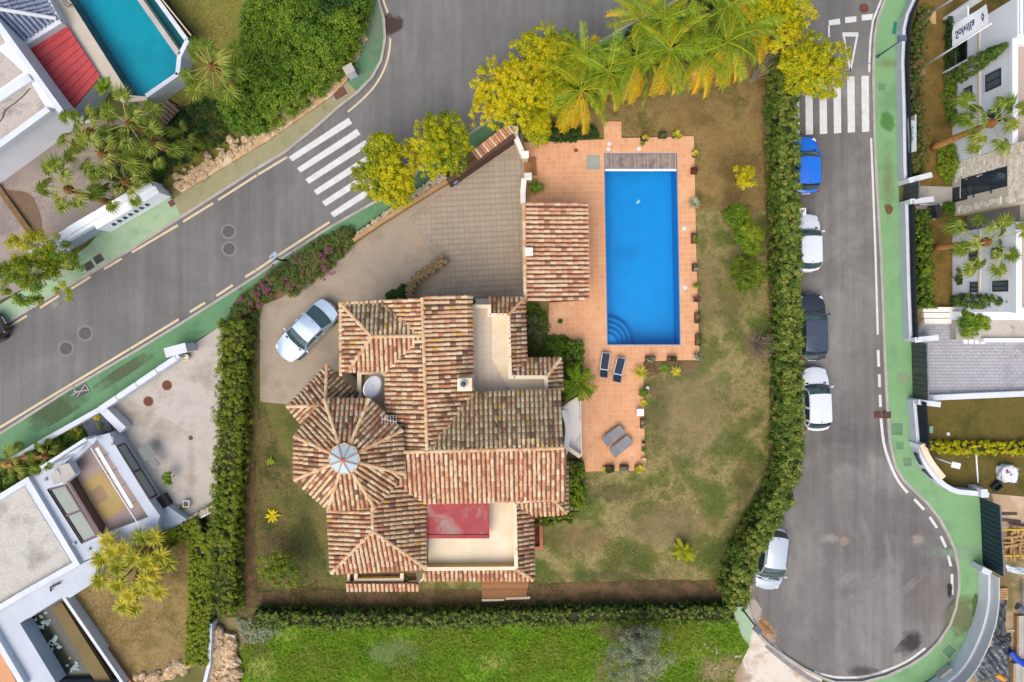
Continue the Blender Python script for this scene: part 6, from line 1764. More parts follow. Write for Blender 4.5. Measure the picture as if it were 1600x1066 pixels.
RING = PM('ringed_palm_trunk', [(176, 162, 140), (150, 136, 114), (196, 184, 164)], 1.2, 4, .9, .3, 20, .15, 16, stretch=(1, 1, 9))
def feather_palm(label, base, crown, z, nf, sc, yellow=(), dry=(), trunk=True, name='feather_palm', group='yellow-tipped feather palms along the north wall', tr=.13, mesh=None):
    b, c = W(*base), W(*crown, z)
    t = thing(name, label, 'palm tree', (b.x, b.y, LZ), group)
    if trunk:
        n = 9; P = [b.lerp(c, k / n) + Vector((0, 0, 0)) for k in range(n + 1)]
        MB().tube(P, [tr * (1.25 - .45 * k / n) * (1 + .06 * (k % 2)) for k in range(n + 1)], 10).build('trunk', RING, t, smooth=True)
        MB().tube([c - Vector((0, 0, .5)), c, c + Vector((0, 0, .35))], [tr * .9, tr * .8, .05], 8).build('crownshaft', PM('green_crownshaft', [(120, 150, 70), (140, 160, 80)], 2, 4, .6), t, smooth=True)
    for k in range(nf):
        a = 360 * k / nf + random.uniform(-20, 20)
        lv = k % 3
        me = random.choice(mesh or FRG)
        o = bpy.data.objects.new('frond', me); link(o, t)
        pitch = -R(random.uniform(28, 50)) if lv == 0 else (-R(random.uniform(5, 22)) if lv == 1 else R(random.uniform(0, 14)))
        o.location = c - Vector((b.x, b.y, LZ)) + Vector((0, 0, .1)); o.rotation_euler = (random.gauss(0, .4), pitch, R(a)); s = sc * random.uniform(.72, 1.1); o.scale = (s, s, s)
    for a, l in [(a, FRY) for a in yellow] + [(a, FRD) for a in dry]:
        o = bpy.data.objects.new('frond', random.choice(l)); link(o, t)
        o.location = c - Vector((b.x, b.y, LZ)); o.rotation_euler = (random.gauss(0, .1), R(random.uniform(2, 12)), R(a)); s = sc * random.uniform(.85, 1.0); o.scale = (s, s, s)
    return t
PALMS = [('feather palm nearest the pool terrace with one golden frond over the tiles', (893, 190), (908, 142), 4.2, 15, 1.1, (262, 250, 282, 232), ()),
    ('dark green feather palm by the road kerb left of the bright palms', (898, 130), (912, 90), 4.0, 14, .95, (95, 60), ()),
    ('feather palm between the terrace palm and the golden hanging frond', (938, 156), (952, 114), 4.4, 15, 1.05, (290, 255), ()),
    ('feather palm with the golden hanging frond left of the pale trunks', (972, 140), (992, 96), 4.8, 16, 1.1, (268, 276, 288, 252), (260,)),
    ('tallest bright feather palm in the middle of the row', (1031, 126), (1046, 80), 5.6, 18, 1.15, (262, 250, 292, 272, 80), (265,)),
    ('feather palm whose yellow fronds reach over the road at the top', (990, 70), (1004, 30), 4.8, 15, 1.0, (100, 130, 75, 160), ()),
    ('feather palm with a pale dry frond hanging over the brown lawn', (1082, 130), (1096, 86), 4.8, 15, 1.05, (235, 290, 258, 275), (268, 262)),
    ('right-hand feather palm with golden fronds above the brown lawn', (1118, 112), (1134, 68), 5.2, 17, 1.12, (262, 278, 305, 245, 320), (272,)),
    ('feather palm at the top edge right of the bright palms', (1120, 50), (1138, 8), 5.6, 15, 1.05, (20, 340), (10,)),
    ('feather palm cut by the top edge of the photo', (1066, 30), (1080, -8), 5.4, 14, 1.0, (150,), ()),
    ('feather palm nearest the yellow tree by the zebra crossing', (1152, 86), (1172, 44), 4.9, 14, 1.0, (300, 330), ()),
    ('feather palm hidden behind the tallest one, nearer the road', (1022, 74), (1036, 34), 4.9, 14, 1.0, (110,), ())]
for q in PALMS: feather_palm(*q)
bank('undergrowth', 'dark undergrowth beneath the row of yellow-tipped feather palms', [(850, 170), (858, 130), (930, 80), (1000, 42), (1060, 10), (1130, -6), (1185, 16), (1196, 70), (1150, 92), (1060, 104), (985, 128), (930, 170), (880, 196)], 1.0, DLEAF, 620, 38, .22, .13, .06, tint=(.0, .6))
# low feathery garden palm beside the loungers, yellow cycad on the lawn
feather_palm('low feathery garden palm beside the white outside stair', (900, 600), (902, 598), 1.2, 22, .62, (), (), True, 'garden_palm', None, .14, [frond_mesh('frond', 2.3, PLEAF, 1.0, 34, .05, .5, .45), frond_mesh('frond', 2.3, PMIX, 1.0, 34, .05, .5, .3)])
feather_palm('small yellow cycad on the south-east lawn', (1066, 858), (1067, 860), .5, 13, .4, (), (), True, 'cycad', None, .1, [frond_mesh('frond', 2.2, PYEL, .8, 26, .09, .5, .2), frond_mesh('frond', 2.2, PMIX, .8, 26, .09, .5, .7)])

# ---- fan palms
def fan_mesh(name, mat, Lp=1.2, r=.6, nseg=26, droop=.3, tint=.5):
    V, Q, T_ = [], [], []
    P = [np.array([Lp * u, 0, .12 * u - .1 * u * u]) for u in np.linspace(0, 1, 5)]
    for i in range(4):
        b = len(V)
        for p in (P[i], P[i + 1]): V += [p + [0, .022, 0], p - [0, .022, 0]]
        Q.append((b, b + 1, b + 3, b + 2)); T_.append(.9)
    h = P[-1]
    for k in range(nseg):
        a = R(-150 + 300 * (k + .5) / nseg); da = R(300 / nseg) * .52
        l = r * (1.0 - .22 * abs(a) / R(150)) * random.uniform(.92, 1.06)
        pl = .04 * (1 if k % 2 else -1)
        d0 = np.array([math.cos(a), math.sin(a), 0]); dl = np.array([math.cos(a - da), math.sin(a - da), 0]); dr = np.array([math.cos(a + da), math.sin(a + da), 0])
        m1, m2 = h + dl * l * .55 + [0, 0, .06 - pl], h + dr * l * .55 + [0, 0, .06 + pl]
        t1 = h + d0 * l * 1.0 + [0, 0, -droop * l]
        b = len(V); V += [h, m1, t1, m2]
        Q.append((b, b + 1, b + 2, b + 3)); T_.append(tint + random.gauss(0, .1) + .1 * (k % 2))
    me = bpy.data.meshes.new(name); me.from_pydata([tuple(v) for v in V], [], Q)
    a = me.attributes.new('tint', 'FLOAT', 'FACE'); a.data.foreach_set('value', np.clip(np.array(T_, np.float32), 0, 1))
    me.materials.append(mat); return me
FAN = [fan_mesh('fan_leaf', FLEAF, tint=.35), fan_mesh('fan_leaf', FLEAF, 1.45, .66, 28, .4, .55), fan_mesh('fan_leaf', FLEAF, .95, .56, 24, .55, .75)]
def fan_palm(label, base, crown, z, n, sc, group='fan palms with tall trunks', tr=.16, bend=.25, tmat=PALMBARK):
    b, c = W(*base), W(*crown, z)
    t = thing('fan_palm', label, 'palm tree', (b.x, b.y, LZ), group)
    k = 10; P = []
    for i in range(k + 1):
        u = i / k; p = b.lerp(c, u); p.z = z * (u ** .9); P.append(p + Vector((0, 0, 0)))
    MB().tube(P, [tr * (1.35 - .5 * i / k) for i in range(k + 1)], 10).build('trunk', tmat, t, smooth=True)
    MB().lathe([(.05, -.4), (tr * 1.5, -.25), (tr * 1.7, 0), (tr * .9, .25), (.05, .4)], c, 10).build('leaf_bases', PM('leaf_base_fibre', [(150, 96, 56), (120, 78, 48)], 6, 5, .9, .5, 20, .2, 20), t)
    for i in range(n):
        o = bpy.data.objects.new('fan_leaf', random.choice(FAN)); link(o, t)
        o.location = c - Vector((b.x, b.y, LZ)) + Vector((0, 0, random.uniform(-.1, .25)))
        lv = i % 3
        pt = R(random.uniform(15, 35)) if lv == 0 else (R(random.uniform(-12, 12)) if lv == 1 else -R(random.uniform(25, 55)))
        o.rotation_euler = (random.gauss(0, .25), pt, R(137.5 * i + random.uniform(-14, 14))); s = sc * random.uniform(.8, 1.1); o.scale = (s, s, s)
    return t
fan_palm('fan palm beside the raised teal pool above the laurel shrubs', (382, 146), (331, 104), 4.8, 16, 1.12)
fan_palm('fan palm whose bent trunk crosses the slatted shed roof', (266, 226), (202, 194), 4.7, 17, 1.12)
fan_palm('fan palm in the thick of the group above the white slotted wall', (226, 264), (160, 240), 4.6, 17, 1.12)
fan_palm('fan palm overhanging the grey courtyard left of the slotted wall', (176, 318), (106, 296), 4.5, 15, 1.08)
fan_palm('fan palm between the bent trunk and the slatted shed roof', (280, 244), (240, 222), 3.4, 15, 1.0)
fan_palm('fan palm overlapping the white slotted wall ledge', (232, 300), (196, 284), 3.2, 15, 1.0)
fan_palm('fan palm in front of the tall white facade', (186, 244), (140, 206), 3.6, 15, 1.0)
fan_palm('small fan palm on the dark undergrowth below the teal pool', (296, 226), (290, 222), .9, 14, .75)
fan_palm('upper leaning fan palm in front of the flagpole house', (1456, 231), (1549, 192), 5.4, 18, 1.12, 'leaning fan palms before the white houses', .17, tmat=PM('orange_palm_bark', [(190, 130, 66), (206, 148, 80), (150, 96, 52)], 2.5, 5, .9, .5, 14, .2, 12, stretch=(1, 1, 4)))
fan_palm('lower leaning fan palm in front of the palm house', (1461, 387), (1542, 378), 4.8, 18, 1.1, 'leaning fan palms before the white houses', .16, tmat=MATS['orange_palm_bark'])
for c, r_, lab in (((25, 725), 1.0, 'small dark fan palm over the lower left planting'), ((72, 712), .8, 'fan palm tuft beside the larger white roof box')):
    fan_palm(lab, (c[0] - 30, c[1] + 6), c, 1.5, 14, .8 * r_, 'low fan palms in the lower left planting', .14)
tk = MB().tube([W(-30, 734, .2), W(10, 724, .7), W(56, 711, 1.3)], [.22, .2, .17], 10)
tag(tk.build('leaning_trunk', PALMBARK, smooth=True), 'thick brown palm trunk leaning over the lower left planting', 'palm trunk')

# ---- sword-leaved rosettes
def rosette(bm, c, n, l, w, up=.5, tlist=None, tint=.5):
    for k in range(n):
        a = 2 * math.pi * k / n + random.uniform(-.2, .2); e = random.uniform(.15, 1.1) * up
        d = Vector((math.cos(a), math.sin(a), e)).normalized(); s = Vector((-d.y, d.x, 0)).normalized() * w / 2
        L = l * random.uniform(.75, 1.1); m = c + d * L * .55; tip = c + d * L - Vector((0, 0, .25 * L))
        b = len(bm.v); bm.v += [tuple(c + s * .6), tuple(c - s * .6), tuple(m - s), tuple(m + s), tuple(tip)]
        bm.f += [(b, b + 1, b + 2, b + 3), (b + 3, b + 2, b + 4)]
        t = tint + random.gauss(0, .15)
        if tlist is not None: tlist += [t, t]
def rosette_obj(name, bm, tl, mat, par):
    o = bm.build(name, mat, par)
    a = o.data.attributes.new('tint', 'FLOAT', 'FACE'); a.data.foreach_set('value', np.clip(np.array(tl, np.float32), 0, 1)); return o
yt = thing('yucca_tree', 'branching yucca with many spiky yellow-green heads over the dry lawn', 'yucca', W(215, 880))
heads = [((171, 842), 1.9), ((196, 856), 2.1), ((222, 838), 2.2), ((243, 838), 2.1), ((160, 872), 2.0), ((186, 884), 2.4), ((210, 870), 2.6), ((230, 876), 2.4), ((252, 868), 2.1), ((264, 878), 1.8), ((158, 906), 1.8),
         ((186, 912), 2.2), ((204, 928), 2.2), ((222, 918), 2.2), ((196, 944), 1.8), ((230, 906), 2.3), ((251, 922), 1.5), ((178, 860), 2.2), ((212, 948), 1.7), ((240, 892), 2.2)]
tk = MB(); bs = W(222, 872)
for (x, y), z in heads:
    q = W(x, y, z); mid = bs.lerp(q, .6) + Vector((0, 0, -.1)); tk.tube([bs, mid, q], [.1, .06, .045], 6)
tk.build('stems', BARK, yt, smooth=True)
for (x, y), z in heads:
    bm, tl = MB(), []
    rosette(bm, W(x, y, z), 110, .85, .055, 1.1, tl, random.uniform(.2, .8)); rosette_obj('head', bm, tl, YUC, yt)
def spiky(label, c, l, n, mat, w=.07, up=.8, tint=.5, name='spiky_plant', cat='plant', z=LZ, group=None):
    p = W(*c, z); t = thing(name, label, cat, p, group); bm, tl = MB(), []
    rosette(bm, p + Vector((0, 0, .08)), n, l, w, up, tl, tint); rosette(bm, p + Vector((0, 0, .14)), n // 2, l * .7, w, up * 2, tl, tint + .15)
    rosette_obj('leaves', bm, tl, mat, t); return t
spiky('bright yellow spiky sapling on the west lawn', (427, 805), .55, 9, YLEAF, .14, .5, .95)
spiky('yellow agave rosette on the black gravel', (153, 652), .3, 22, YLEAF, .05, .6, .8)
spiky('small green agave below the yellow one on the black gravel', (157, 666), .26, 18, GLEAF, .04, .6, .8)
spiky('broad banana leaves over the red roof corner', (166, 138), .9, 12, GLEAF, .26, 1.2, .5, 'banana_plant', z=1.3)
spiky('small yellowing sapling on the west lawn near the drive', (424, 720), .35, 9, GLEAF, .1, .6, .8)
spiky('dark spiky plant at the foot of the lower leaning palm', (1487, 392), .55, 40, PM('dark_reed', [(74, 60, 48), (92, 78, 58)], 3, 3, .9), .02, 1.2)
spiky('dark spiky plant at the foot of the upper flagpole house wall', (1484, 190), .6, 44, MATS['dark_reed'], .02, 1.2)
spiky('orange-green grass tuft in front of the modern house screens', (120, 676), .6, 60, YUC, .04, 1.0, .5)
spiky('leafy fern clump beside the east corner hedge of the villa', (908, 762), .55, 26, GLEAF, .12, .8, .6)
spiky('big-leaved plant below the hedge under the white stair', (905, 785), .6, 16, GLEAF, .2, .8, .5)
spiky('tuft growing over the balcony planter of the villa', (632, 908), .42, 16, GLEAF, .1, 1.0, .7, z=2.7)
spiky('green cactus arms in a white pot by the dark porch', (287, 792), .4, 9, GLEAF, .08, 1.2, .3)
spiky('green weeds spilling at the edge of the paving beside the house', (875, 502), .22, 18, DLEAF, .06, .6, .5)
spiky('strap-leaved planting below the terrace edge, left clump', (1038, 575), .42, 26, GLEAF, .06, .7, .6)
spiky('strap-leaved yellowing planting below the terrace edge, right clump', (1056, 580), .46, 26, YUC, .06, .7, .8)

# ---- cypresses standing in front of the white houses
def cypress(label, base, tip, z, r):
    b, e = W(*base), W(*tip, z); t = thing('cypress', label, 'cypress', (b.x, b.y, LZ), 'narrow cypresses before the white houses')
    MB().tube([b, b.lerp(e, .9)], [.07, .02], 6).build('trunk', BARK, t)
    n = 210; u = rng.random(n) ** .8; a = rng.uniform(0, 6.28, n)
    rad = r * np.sin(np.clip(u * .9 + .12, 0, 1) * math.pi) ** .7 * rng.uniform(.75, 1.05, n)
    cc = np.stack([b.x + (e.x - b.x) * u + rad * np.cos(a), b.y + (e.y - b.y) * u + rad * np.sin(a), .15 + z * u], 1)
    od = np.stack([np.cos(a), np.sin(a), np.full(n, .8)], 1)
    leaf_obj('crown', *clump_leaves(cc, .16, 46, od, rng.uniform(.1, .7, n), .12, .05), HLEAF, t)
cypress('narrow cypress crossing the facade of the flagpole house', (1480, 128), (1568, 72), 5.1, .48)
cypress('narrow cypress crossing the facade at the lower end of the palm house', (1488, 470), (1580, 470), 4.9, .42)

# ---- grass: real blades over the meadow and the lawns
def blades(name, keys, n, h, w, mat, amp=1.0, clump=None, avoid=()):
    P = LAWNS[keys]; A = np.array([(p.x, p.y) for p in P])
    X = rng.uniform(max(-34, A[:, 0].min()), min(34, A[:, 0].max()), n * 3); Y = rng.uniform(max(-26, A[:, 1].min()), min(22, A[:, 1].max()), n * 3)
    k = inside(P, X, Y)
    for q in avoid: k &= ~inside(q, X, Y)
    X, Y = X[k][:n], Y[k][:n]; m = len(X)
    cl = .5 + .25 * np.sin(X * .9 + 1.3 * np.sin(Y * .7)) + .25 * np.sin(Y * 1.7 + X * .4 + np.sin(X * 2.1))
    keep = rng.random(m) < .25 + .75 * cl; X, Y, cl = X[keep], Y[keep], cl[keep]; m = len(X)
    hh = h * rng.uniform(.5, 1.3, m) * (.6 + .8 * cl); a = rng.uniform(0, 6.28, m); b = rng.uniform(.4, 1.5, m)
    z0 = LZ
    B = np.stack([X, Y, np.full(m, z0)], 1); s = np.stack([-np.sin(a), np.cos(a), np.zeros(m)], 1) * (w * rng.uniform(.6, 1.3, m))[:, None]
    tip = B + np.stack([np.cos(a) * b * hh, np.sin(a) * b * hh, hh], 1)
    V = np.stack([B - s, B + s, tip], 1).reshape(-1, 3)
    o = np_mesh(name, V, np.arange(m * 3).reshape(-1, 3), mat, None, {'tint': ('FACE', np.clip(cl * .6 + rng.random(m) * .4, 0, 1))})
    o['kind'] = 'stuff'; return o
MG = LM('meadow_grass', [(80, 118, 16), (110, 146, 26), (138, 160, 46), (170, 172, 92)], .3, gain=1.0)
LG = LM('lawn_grass', [(96, 100, 42), (128, 120, 62), (160, 142, 92), (184, 162, 114)], .2, gain=.85)
LGW = LM('west_grass', [(74, 84, 34), (96, 102, 46), (118, 116, 58)], .2, gain=.7)
villa_fp = W2([(408, 478), (540, 470), (820, 465), (880, 560), (884, 800), (833, 905), (520, 900), (460, 750), (408, 622)])
deck_fp = [W2(d, DZ) for d in (deckA, deckB, deckC)] + [W2(POOL)]
blades('meadow_grass', 'm', 60000, .22, .028, MG)
blades('lawn_grass', 'e', 60000, .06, .016, LG, avoid=[villa_fp] + deck_fp)
blades('lawn_grass', 'n', 26000, .05, .016, LG, avoid=deck_fp + [W2([(815, 214), (822, 330), (917, 330), (917, 214)])])
blades('lawn_grass', 'w', 30000, .06, .016, LGW, avoid=[villa_fp])
blades('lawn_grass', 't', 9000, .07, .018, LGW)
blades('lawn_grass', 'l', 12000, .05, .016, LG)
blades('lawn_grass', 'r', 14000, .05, .016, LG)
# ================================================================ cars
def PAINT(name, col, metal=.0):
    return PM(name, [col, tuple(max(0, c - 6) for c in col)], .6, 3, .28, 0, 1, .015, 40, spec=.5, metal=metal, coat=.6, gain=.8)
CGLASS = PM('car_glass', [(66, 90, 92), (48, 70, 72)], 2, 3, .06, 0, 1, .05, 5, spec=.9, coat=.5)
RUBBER = PM('tyre_rubber', [(36, 36, 38), (28, 28, 30)], 6, 3, .85, .2, 60, .1, 40)
ALLOY = PM('alloy_rim', [(176, 180, 186), (150, 154, 160)], 4, 3, .35, 0, 1, .05, 30, metal=.8)
BLACKP = PM('black_trim', [(34, 36, 40)], rough=.5, fine=.06)
LAMPC = PM('headlamp_lens', [(214, 222, 228)], rough=.1, fine=.03, spec=.7)
LAMPR = PM('tail_lamp_lens', [(150, 26, 30)], rough=.15, fine=.04, spec=.6)
PLATE = PM('number_plate', [(232, 232, 226)], rough=.4, fine=.04)
def car(label, c, head, L, Wd, H, paint, kind='hatch', roof_mat=None, hood_h=.86, xs=None, group='parked cars', extra=None, glass=None):
    """lofted body: rows of cross sections from nose (+X) to tail; windows are the matching faces as parts of their own"""
    root = thing('parked_car', label, 'car', (0, 0, 0), group)
    G = glass or CGLASS
    n0 = L / 2
    # stations (fraction of length from the nose): nose, hood, cowl, roof front, pillars, roof rear, tail glass foot, tail
    cow, rf_, rr_, tg = xs
    st = [0, .012, .035, .07, .13, .2, cow - .02, cow, cow + (rf_ - cow) * .5, rf_, rf_ + (rr_ - rf_) * .06, rf_ + (rr_ - rf_) * .44, rf_ + (rr_ - rf_) * .52, rf_ + (rr_ - rf_) * .93, rr_, rr_ + (tg - rr_) * .5, tg, tg + (1 - tg) * .35, .975, .992, 1.0]
    def topz(u):
        if u <= cow: return hood_h - .20 * max(0, (1 - u / cow)) ** 2.2 - (.28 if u < .01 else 0) + 0
        if u < rf_: return hood_h + (H - .03 - hood_h) * math.sin((u - cow) / (rf_ - cow) * math.pi / 2) ** .95
        if u <= rr_: v = (u - rf_) / (rr_ - rf_); return H - .03 + .03 * math.sin(v * math.pi) - .05 * v * v
        if u < tg: v = (u - rr_) / (tg - rr_); return H - .08 + (tailh - H + .08) * v
        return tailh - .06 * (u - tg) / (1.0001 - tg) - (.3 if u > .995 else 0)
    tailh = {'sedan': hood_h + .06, 'hatch': hood_h + .12, 'van': hood_h + .15}[kind]
    def halfw(u):
        e = Wd / 2
        if u < .18: e *= 1 - .30 * (1 - u / .18) ** 2.2
        if u > .82: e *= 1 - .24 * ((u - .82) / .18) ** 2.2
        return e
    rows = []
    for u in st:
        w, zt = halfw(u), topz(u)
        belt = min(zt, (hood_h + .02 + .07 * u) if u > cow * .5 else zt)
        cab = max(0.0, zt - belt) / max(.01, H - hood_h)
        tw = w * (.93 - .17 * min(1, cab)); lo = .22 if .02 < u < .98 else .38
        bz = belt - .10 if cab < .02 else belt
        half = [(w * .90, lo), (w * .99, lo + .2), (w, lo + .34 if zt > .7 else lo + .25), (w * .97, bz - .06), (w * .94, bz), (w * .93 + (tw - w * .93) * .08, bz + (zt - bz) * .1),
                (tw + (w * .93 - tw) * .08, zt - (zt - bz) * .12), (tw * .95, zt - .012), (tw * .5, zt + .012), (0, zt + .018)]
        bend = -.30 + .14 * min(1, u / .25) if u < .25 else (-.16 * max(0, 1 - (u - .25) / .3) + .24 * max(0, (u - .6) / .4))
        X = lambda y: n0 - u * L + bend * (abs(y) / (Wd / 2)) ** 2.4
        rows.append([(X(y), y, z) for y, z in half] + [(X(y), -y, z) for y, z in half[:-1][::-1]])
    m = len(rows[0]); allv = [v for r in rows for v in r]
    col = {'body': [], 'windscreen': [], 'rear_window': [], 'side_l': [], 'side_r': [], 'roof_panel': [], 'hood': []}
    icow, irf, irr, itg = 7, 9, 14, 16
    for i in range(len(st) - 1):
        for j in range(m - 1):
            f = (i * m + j, i * m + j + 1, (i + 1) * m + j + 1, (i + 1) * m + j)
            top_ = j in (7, 8, 9, 10); side = j in (5, 12)
            k = 'body'
            if top_ and icow <= i < irf: k = 'windscreen'
            elif top_ and irr <= i < itg: k = 'rear_window'
            elif top_ and irf <= i < irr and roof_mat: k = 'roof_panel'
            elif top_ and 2 <= i < icow - 1: k = 'hood'
            elif side and (i in (8, 10, 12, 9) or (i == 14 and kind != 'sedan')): k = 'side_l' if j < 9 else 'side_r'
            col[k].append(f)
    col['body'].append(tuple(range(m - 1, -1, -1))); col['body'].append(tuple((len(st) - 1) * m + j for j in range(m)))
    col['body'] += [((i + 1) * m, (i + 1) * m + m - 1, i * m + m - 1, i * m) for i in range(len(st) - 1)]
    def sub(name, faces, mat, smooth=True, z=0.0):
        idx = sorted({i for f in faces for i in f}); mp = {i: k for k, i in enumerate(idx)}
        b = MB(); b.v = [(allv[i][0], allv[i][1], allv[i][2] + z) for i in idx]; b.f = [tuple(mp[i] for i in f) for f in faces]
        o = b.build(name, mat, root, smooth=smooth)
        return fix_normals(o) if name == 'body' else o
    bo = sub('body', col['body'], paint)
    es = bo.modifiers.new('edges', 'EDGE_SPLIT'); es.split_angle = R(38)
    sub('bonnet', col['hood'], paint)
    sub('windscreen', col['windscreen'], G); sub('rear_window', col['rear_window'], G)
    for s in ('side_l', 'side_r'): sub('side_window', col[s], G)
    if roof_mat: sub('roof_panel', col['roof_panel'], roof_mat)
    # wheels with tyre and rim
    for u in (.19, .80):
        for s in (-1, 1):
            x = n0 - u * L; y = s * (Wd / 2 - .10)
            ty = MB()
            prof = [(.20, -.09), (.29, -.10), (.31, -.06), (.31, .06), (.29, .10), (.20, .09)]
            nn_ = 22
            for r, q in prof: ty.v += [(x + r * math.cos(6.2832 * k / nn_), y + q, .31 + r * math.sin(6.2832 * k / nn_)) for k in range(nn_)]
            ty.f = [(a * nn_ + k, a * nn_ + (k + 1) % nn_, (a + 1) * nn_ + (k + 1) % nn_, (a + 1) * nn_ + k) for a in range(len(prof) - 1) for k in range(nn_)]
            wh = ty.build('wheel', RUBBER, root, smooth=True)
            ri_ = MB()
            for k in range(5):
                a = 6.2832 * k / 5; ri_.bar((x, y + s * .085, .31), (x + .2 * math.cos(a), y + s * .085, .31 + .2 * math.sin(a)), .05, .03)
            ri_.tube([(x, y - .05, .31), (x, y + .05, .31)], .2, 18)
            ri_.build('rim', ALLOY, wh)
    for s in (-1, 1):
        xm = n0 - (cow + .055) * L
        mi = bevel(MB().box((xm, s * (Wd / 2 + .08), hood_h + .10), (.12, .19, .14), s * -.15).build('mirror', paint, root), .03)
        w = halfw(.05)
        bevel(MB().box((n0 - .075 * L, s * w * .80, hood_h - .20), (.26, .22, .13), s * -.6).build('headlight', LAMPC, root), .03)
        bevel(MB().box((n0 - .95 * L, s * halfw(.95) * .90, tailh - .18), (.16, .14, .22), s * .3).build('tail_light', LAMPR, root), .02)
        for u in (rf_ + (rr_ - rf_) * .30, rf_ + (rr_ - rf_) * .76):
            MB().box((n0 - u * L, s * (Wd / 2 * .995), hood_h - .06), (.18, .03, .03)).build('door_handle', paint, root)
    MB().box((n0 - .004 * L, 0, .44), (.03, .50, .11)).build('number_plate', PLATE, root)
    MB().box((n0 - .9985 * L, 0, .62), (.03, .50, .11)).build('number_plate', PLATE, root)
    MB().box((n0 - .012 * L, 0, .55), (.05, Wd * .42, .12)).build('grille', BLACKP, root)
    MB().box((n0 - (cow - .006) * L, 0, hood_h - .002), (.10, Wd * .72, .02)).build('scuttle', BLACKP, root)
    for s in (.12, -.3):
        a = Vector((n0 - (cow + .002) * L, s * Wd * .8 + .2, hood_h + .03)); MB().bar(a, a + Vector((-.16, -.42, .10)), .02).build('wiper', BLACKP, root)
    xa = n0 - (rr_ - .03) * L
    MB().tube([(xa, 0, H - .06), (xa - .05, 0, H + .07)], [.03, .01], 6).build('aerial', BLACKP, root)
    if extra: extra(root, n0, L, Wd, H, rf_, rr_)
    p = W(c[0], c[1], .7); h = W(*head, .7) - p
    root.location = (p.x, p.y, .004 if c[0] > 600 or c[0] < 0 else .085)
    root.rotation_euler = (0, 0, math.atan2(h.y, h.x))
    return root
SED, HAT, VAN = (.27, .43, .70, .86), (.26, .40, .86, .955), (.20, .42, .90, .965)
def rails(root, n0, L, Wd, H, a, b):
    for s in (-1, 1):
        x0_, x1_ = n0 - (a + .05) * L, n0 - (b - .03) * L
        MB().tube([(x0_, s * Wd * .35, H - .03), (x0_ - .08, s * Wd * .35, H + .05), (x1_ + .08, s * Wd * .35, H + .04), (x1_, s * Wd * .35, H - .06)], .018, 6).build('roof_rail', BLACKP, root)
def spoiler(root, n0, L, Wd, H, a, b):
    MB().box((n0 - (b + .012) * L, 0, H - .085), (.14, Wd * .66, .03)).build('spoiler', root.children[0].data.materials[0], root)
SILVER = PAINT('silver_blue_paint', (172, 192, 214), .25); BLUE = PAINT('bright_blue_paint', (20, 112, 224)); WHITEC = PAINT('white_car_paint', (226, 230, 238)); BLACKC = PAINT('dark_grey_paint', (52, 58, 66), .2); SILV2 = PAINT('pale_silver_paint', (196, 204, 214), .2)
car('silver blue saloon car parked askew on the villa drive', (479.5, 517), (446, 551), 4.5, 1.78, 1.42, SILVER, 'sedan', xs=SED)
car('bright blue hatchback parked nose up beside the tall hedge by the crossing', (1258, 258), (1257, 215), 3.55, 1.66, 1.48, BLUE, 'hatch', xs=HAT, extra=spoiler)
car('small white hatchback parked in front of the small white sign', (1261, 379.5), (1260, 336), 3.6, 1.63, 1.48, WHITEC, 'hatch', xs=HAT)
car('dark grey car with a dark glass roof parked between two white cars', (1268, 511), (1267, 460), 4.15, 1.76, 1.5, BLACKC, 'hatch', roof_mat=PM('glass_roof', [(66, 76, 92), (58, 68, 84)], .8, 3, .12, 0, 1, .03, 10, spec=.7), xs=HAT, extra=spoiler)
car('white hatchback with a roof aerial parked below the dark grey car', (1274, 623), (1272, 575), 3.95, 1.72, 1.5, WHITEC, 'hatch', xs=HAT, extra=spoiler)
car('pale silver people carrier with roof rails parked nose down by the turning circle', (1202.5, 871), (1197, 918), 3.95, 1.75, 1.78, SILV2, 'van', xs=VAN, hood_h=.98, extra=rails)
car('black car cut off by the left edge on the hill street', (-40, 529), (-90, 561), 4.2, 1.76, 1.45, PAINT('black_paint', (24, 26, 30)), 'hatch', xs=HAT)

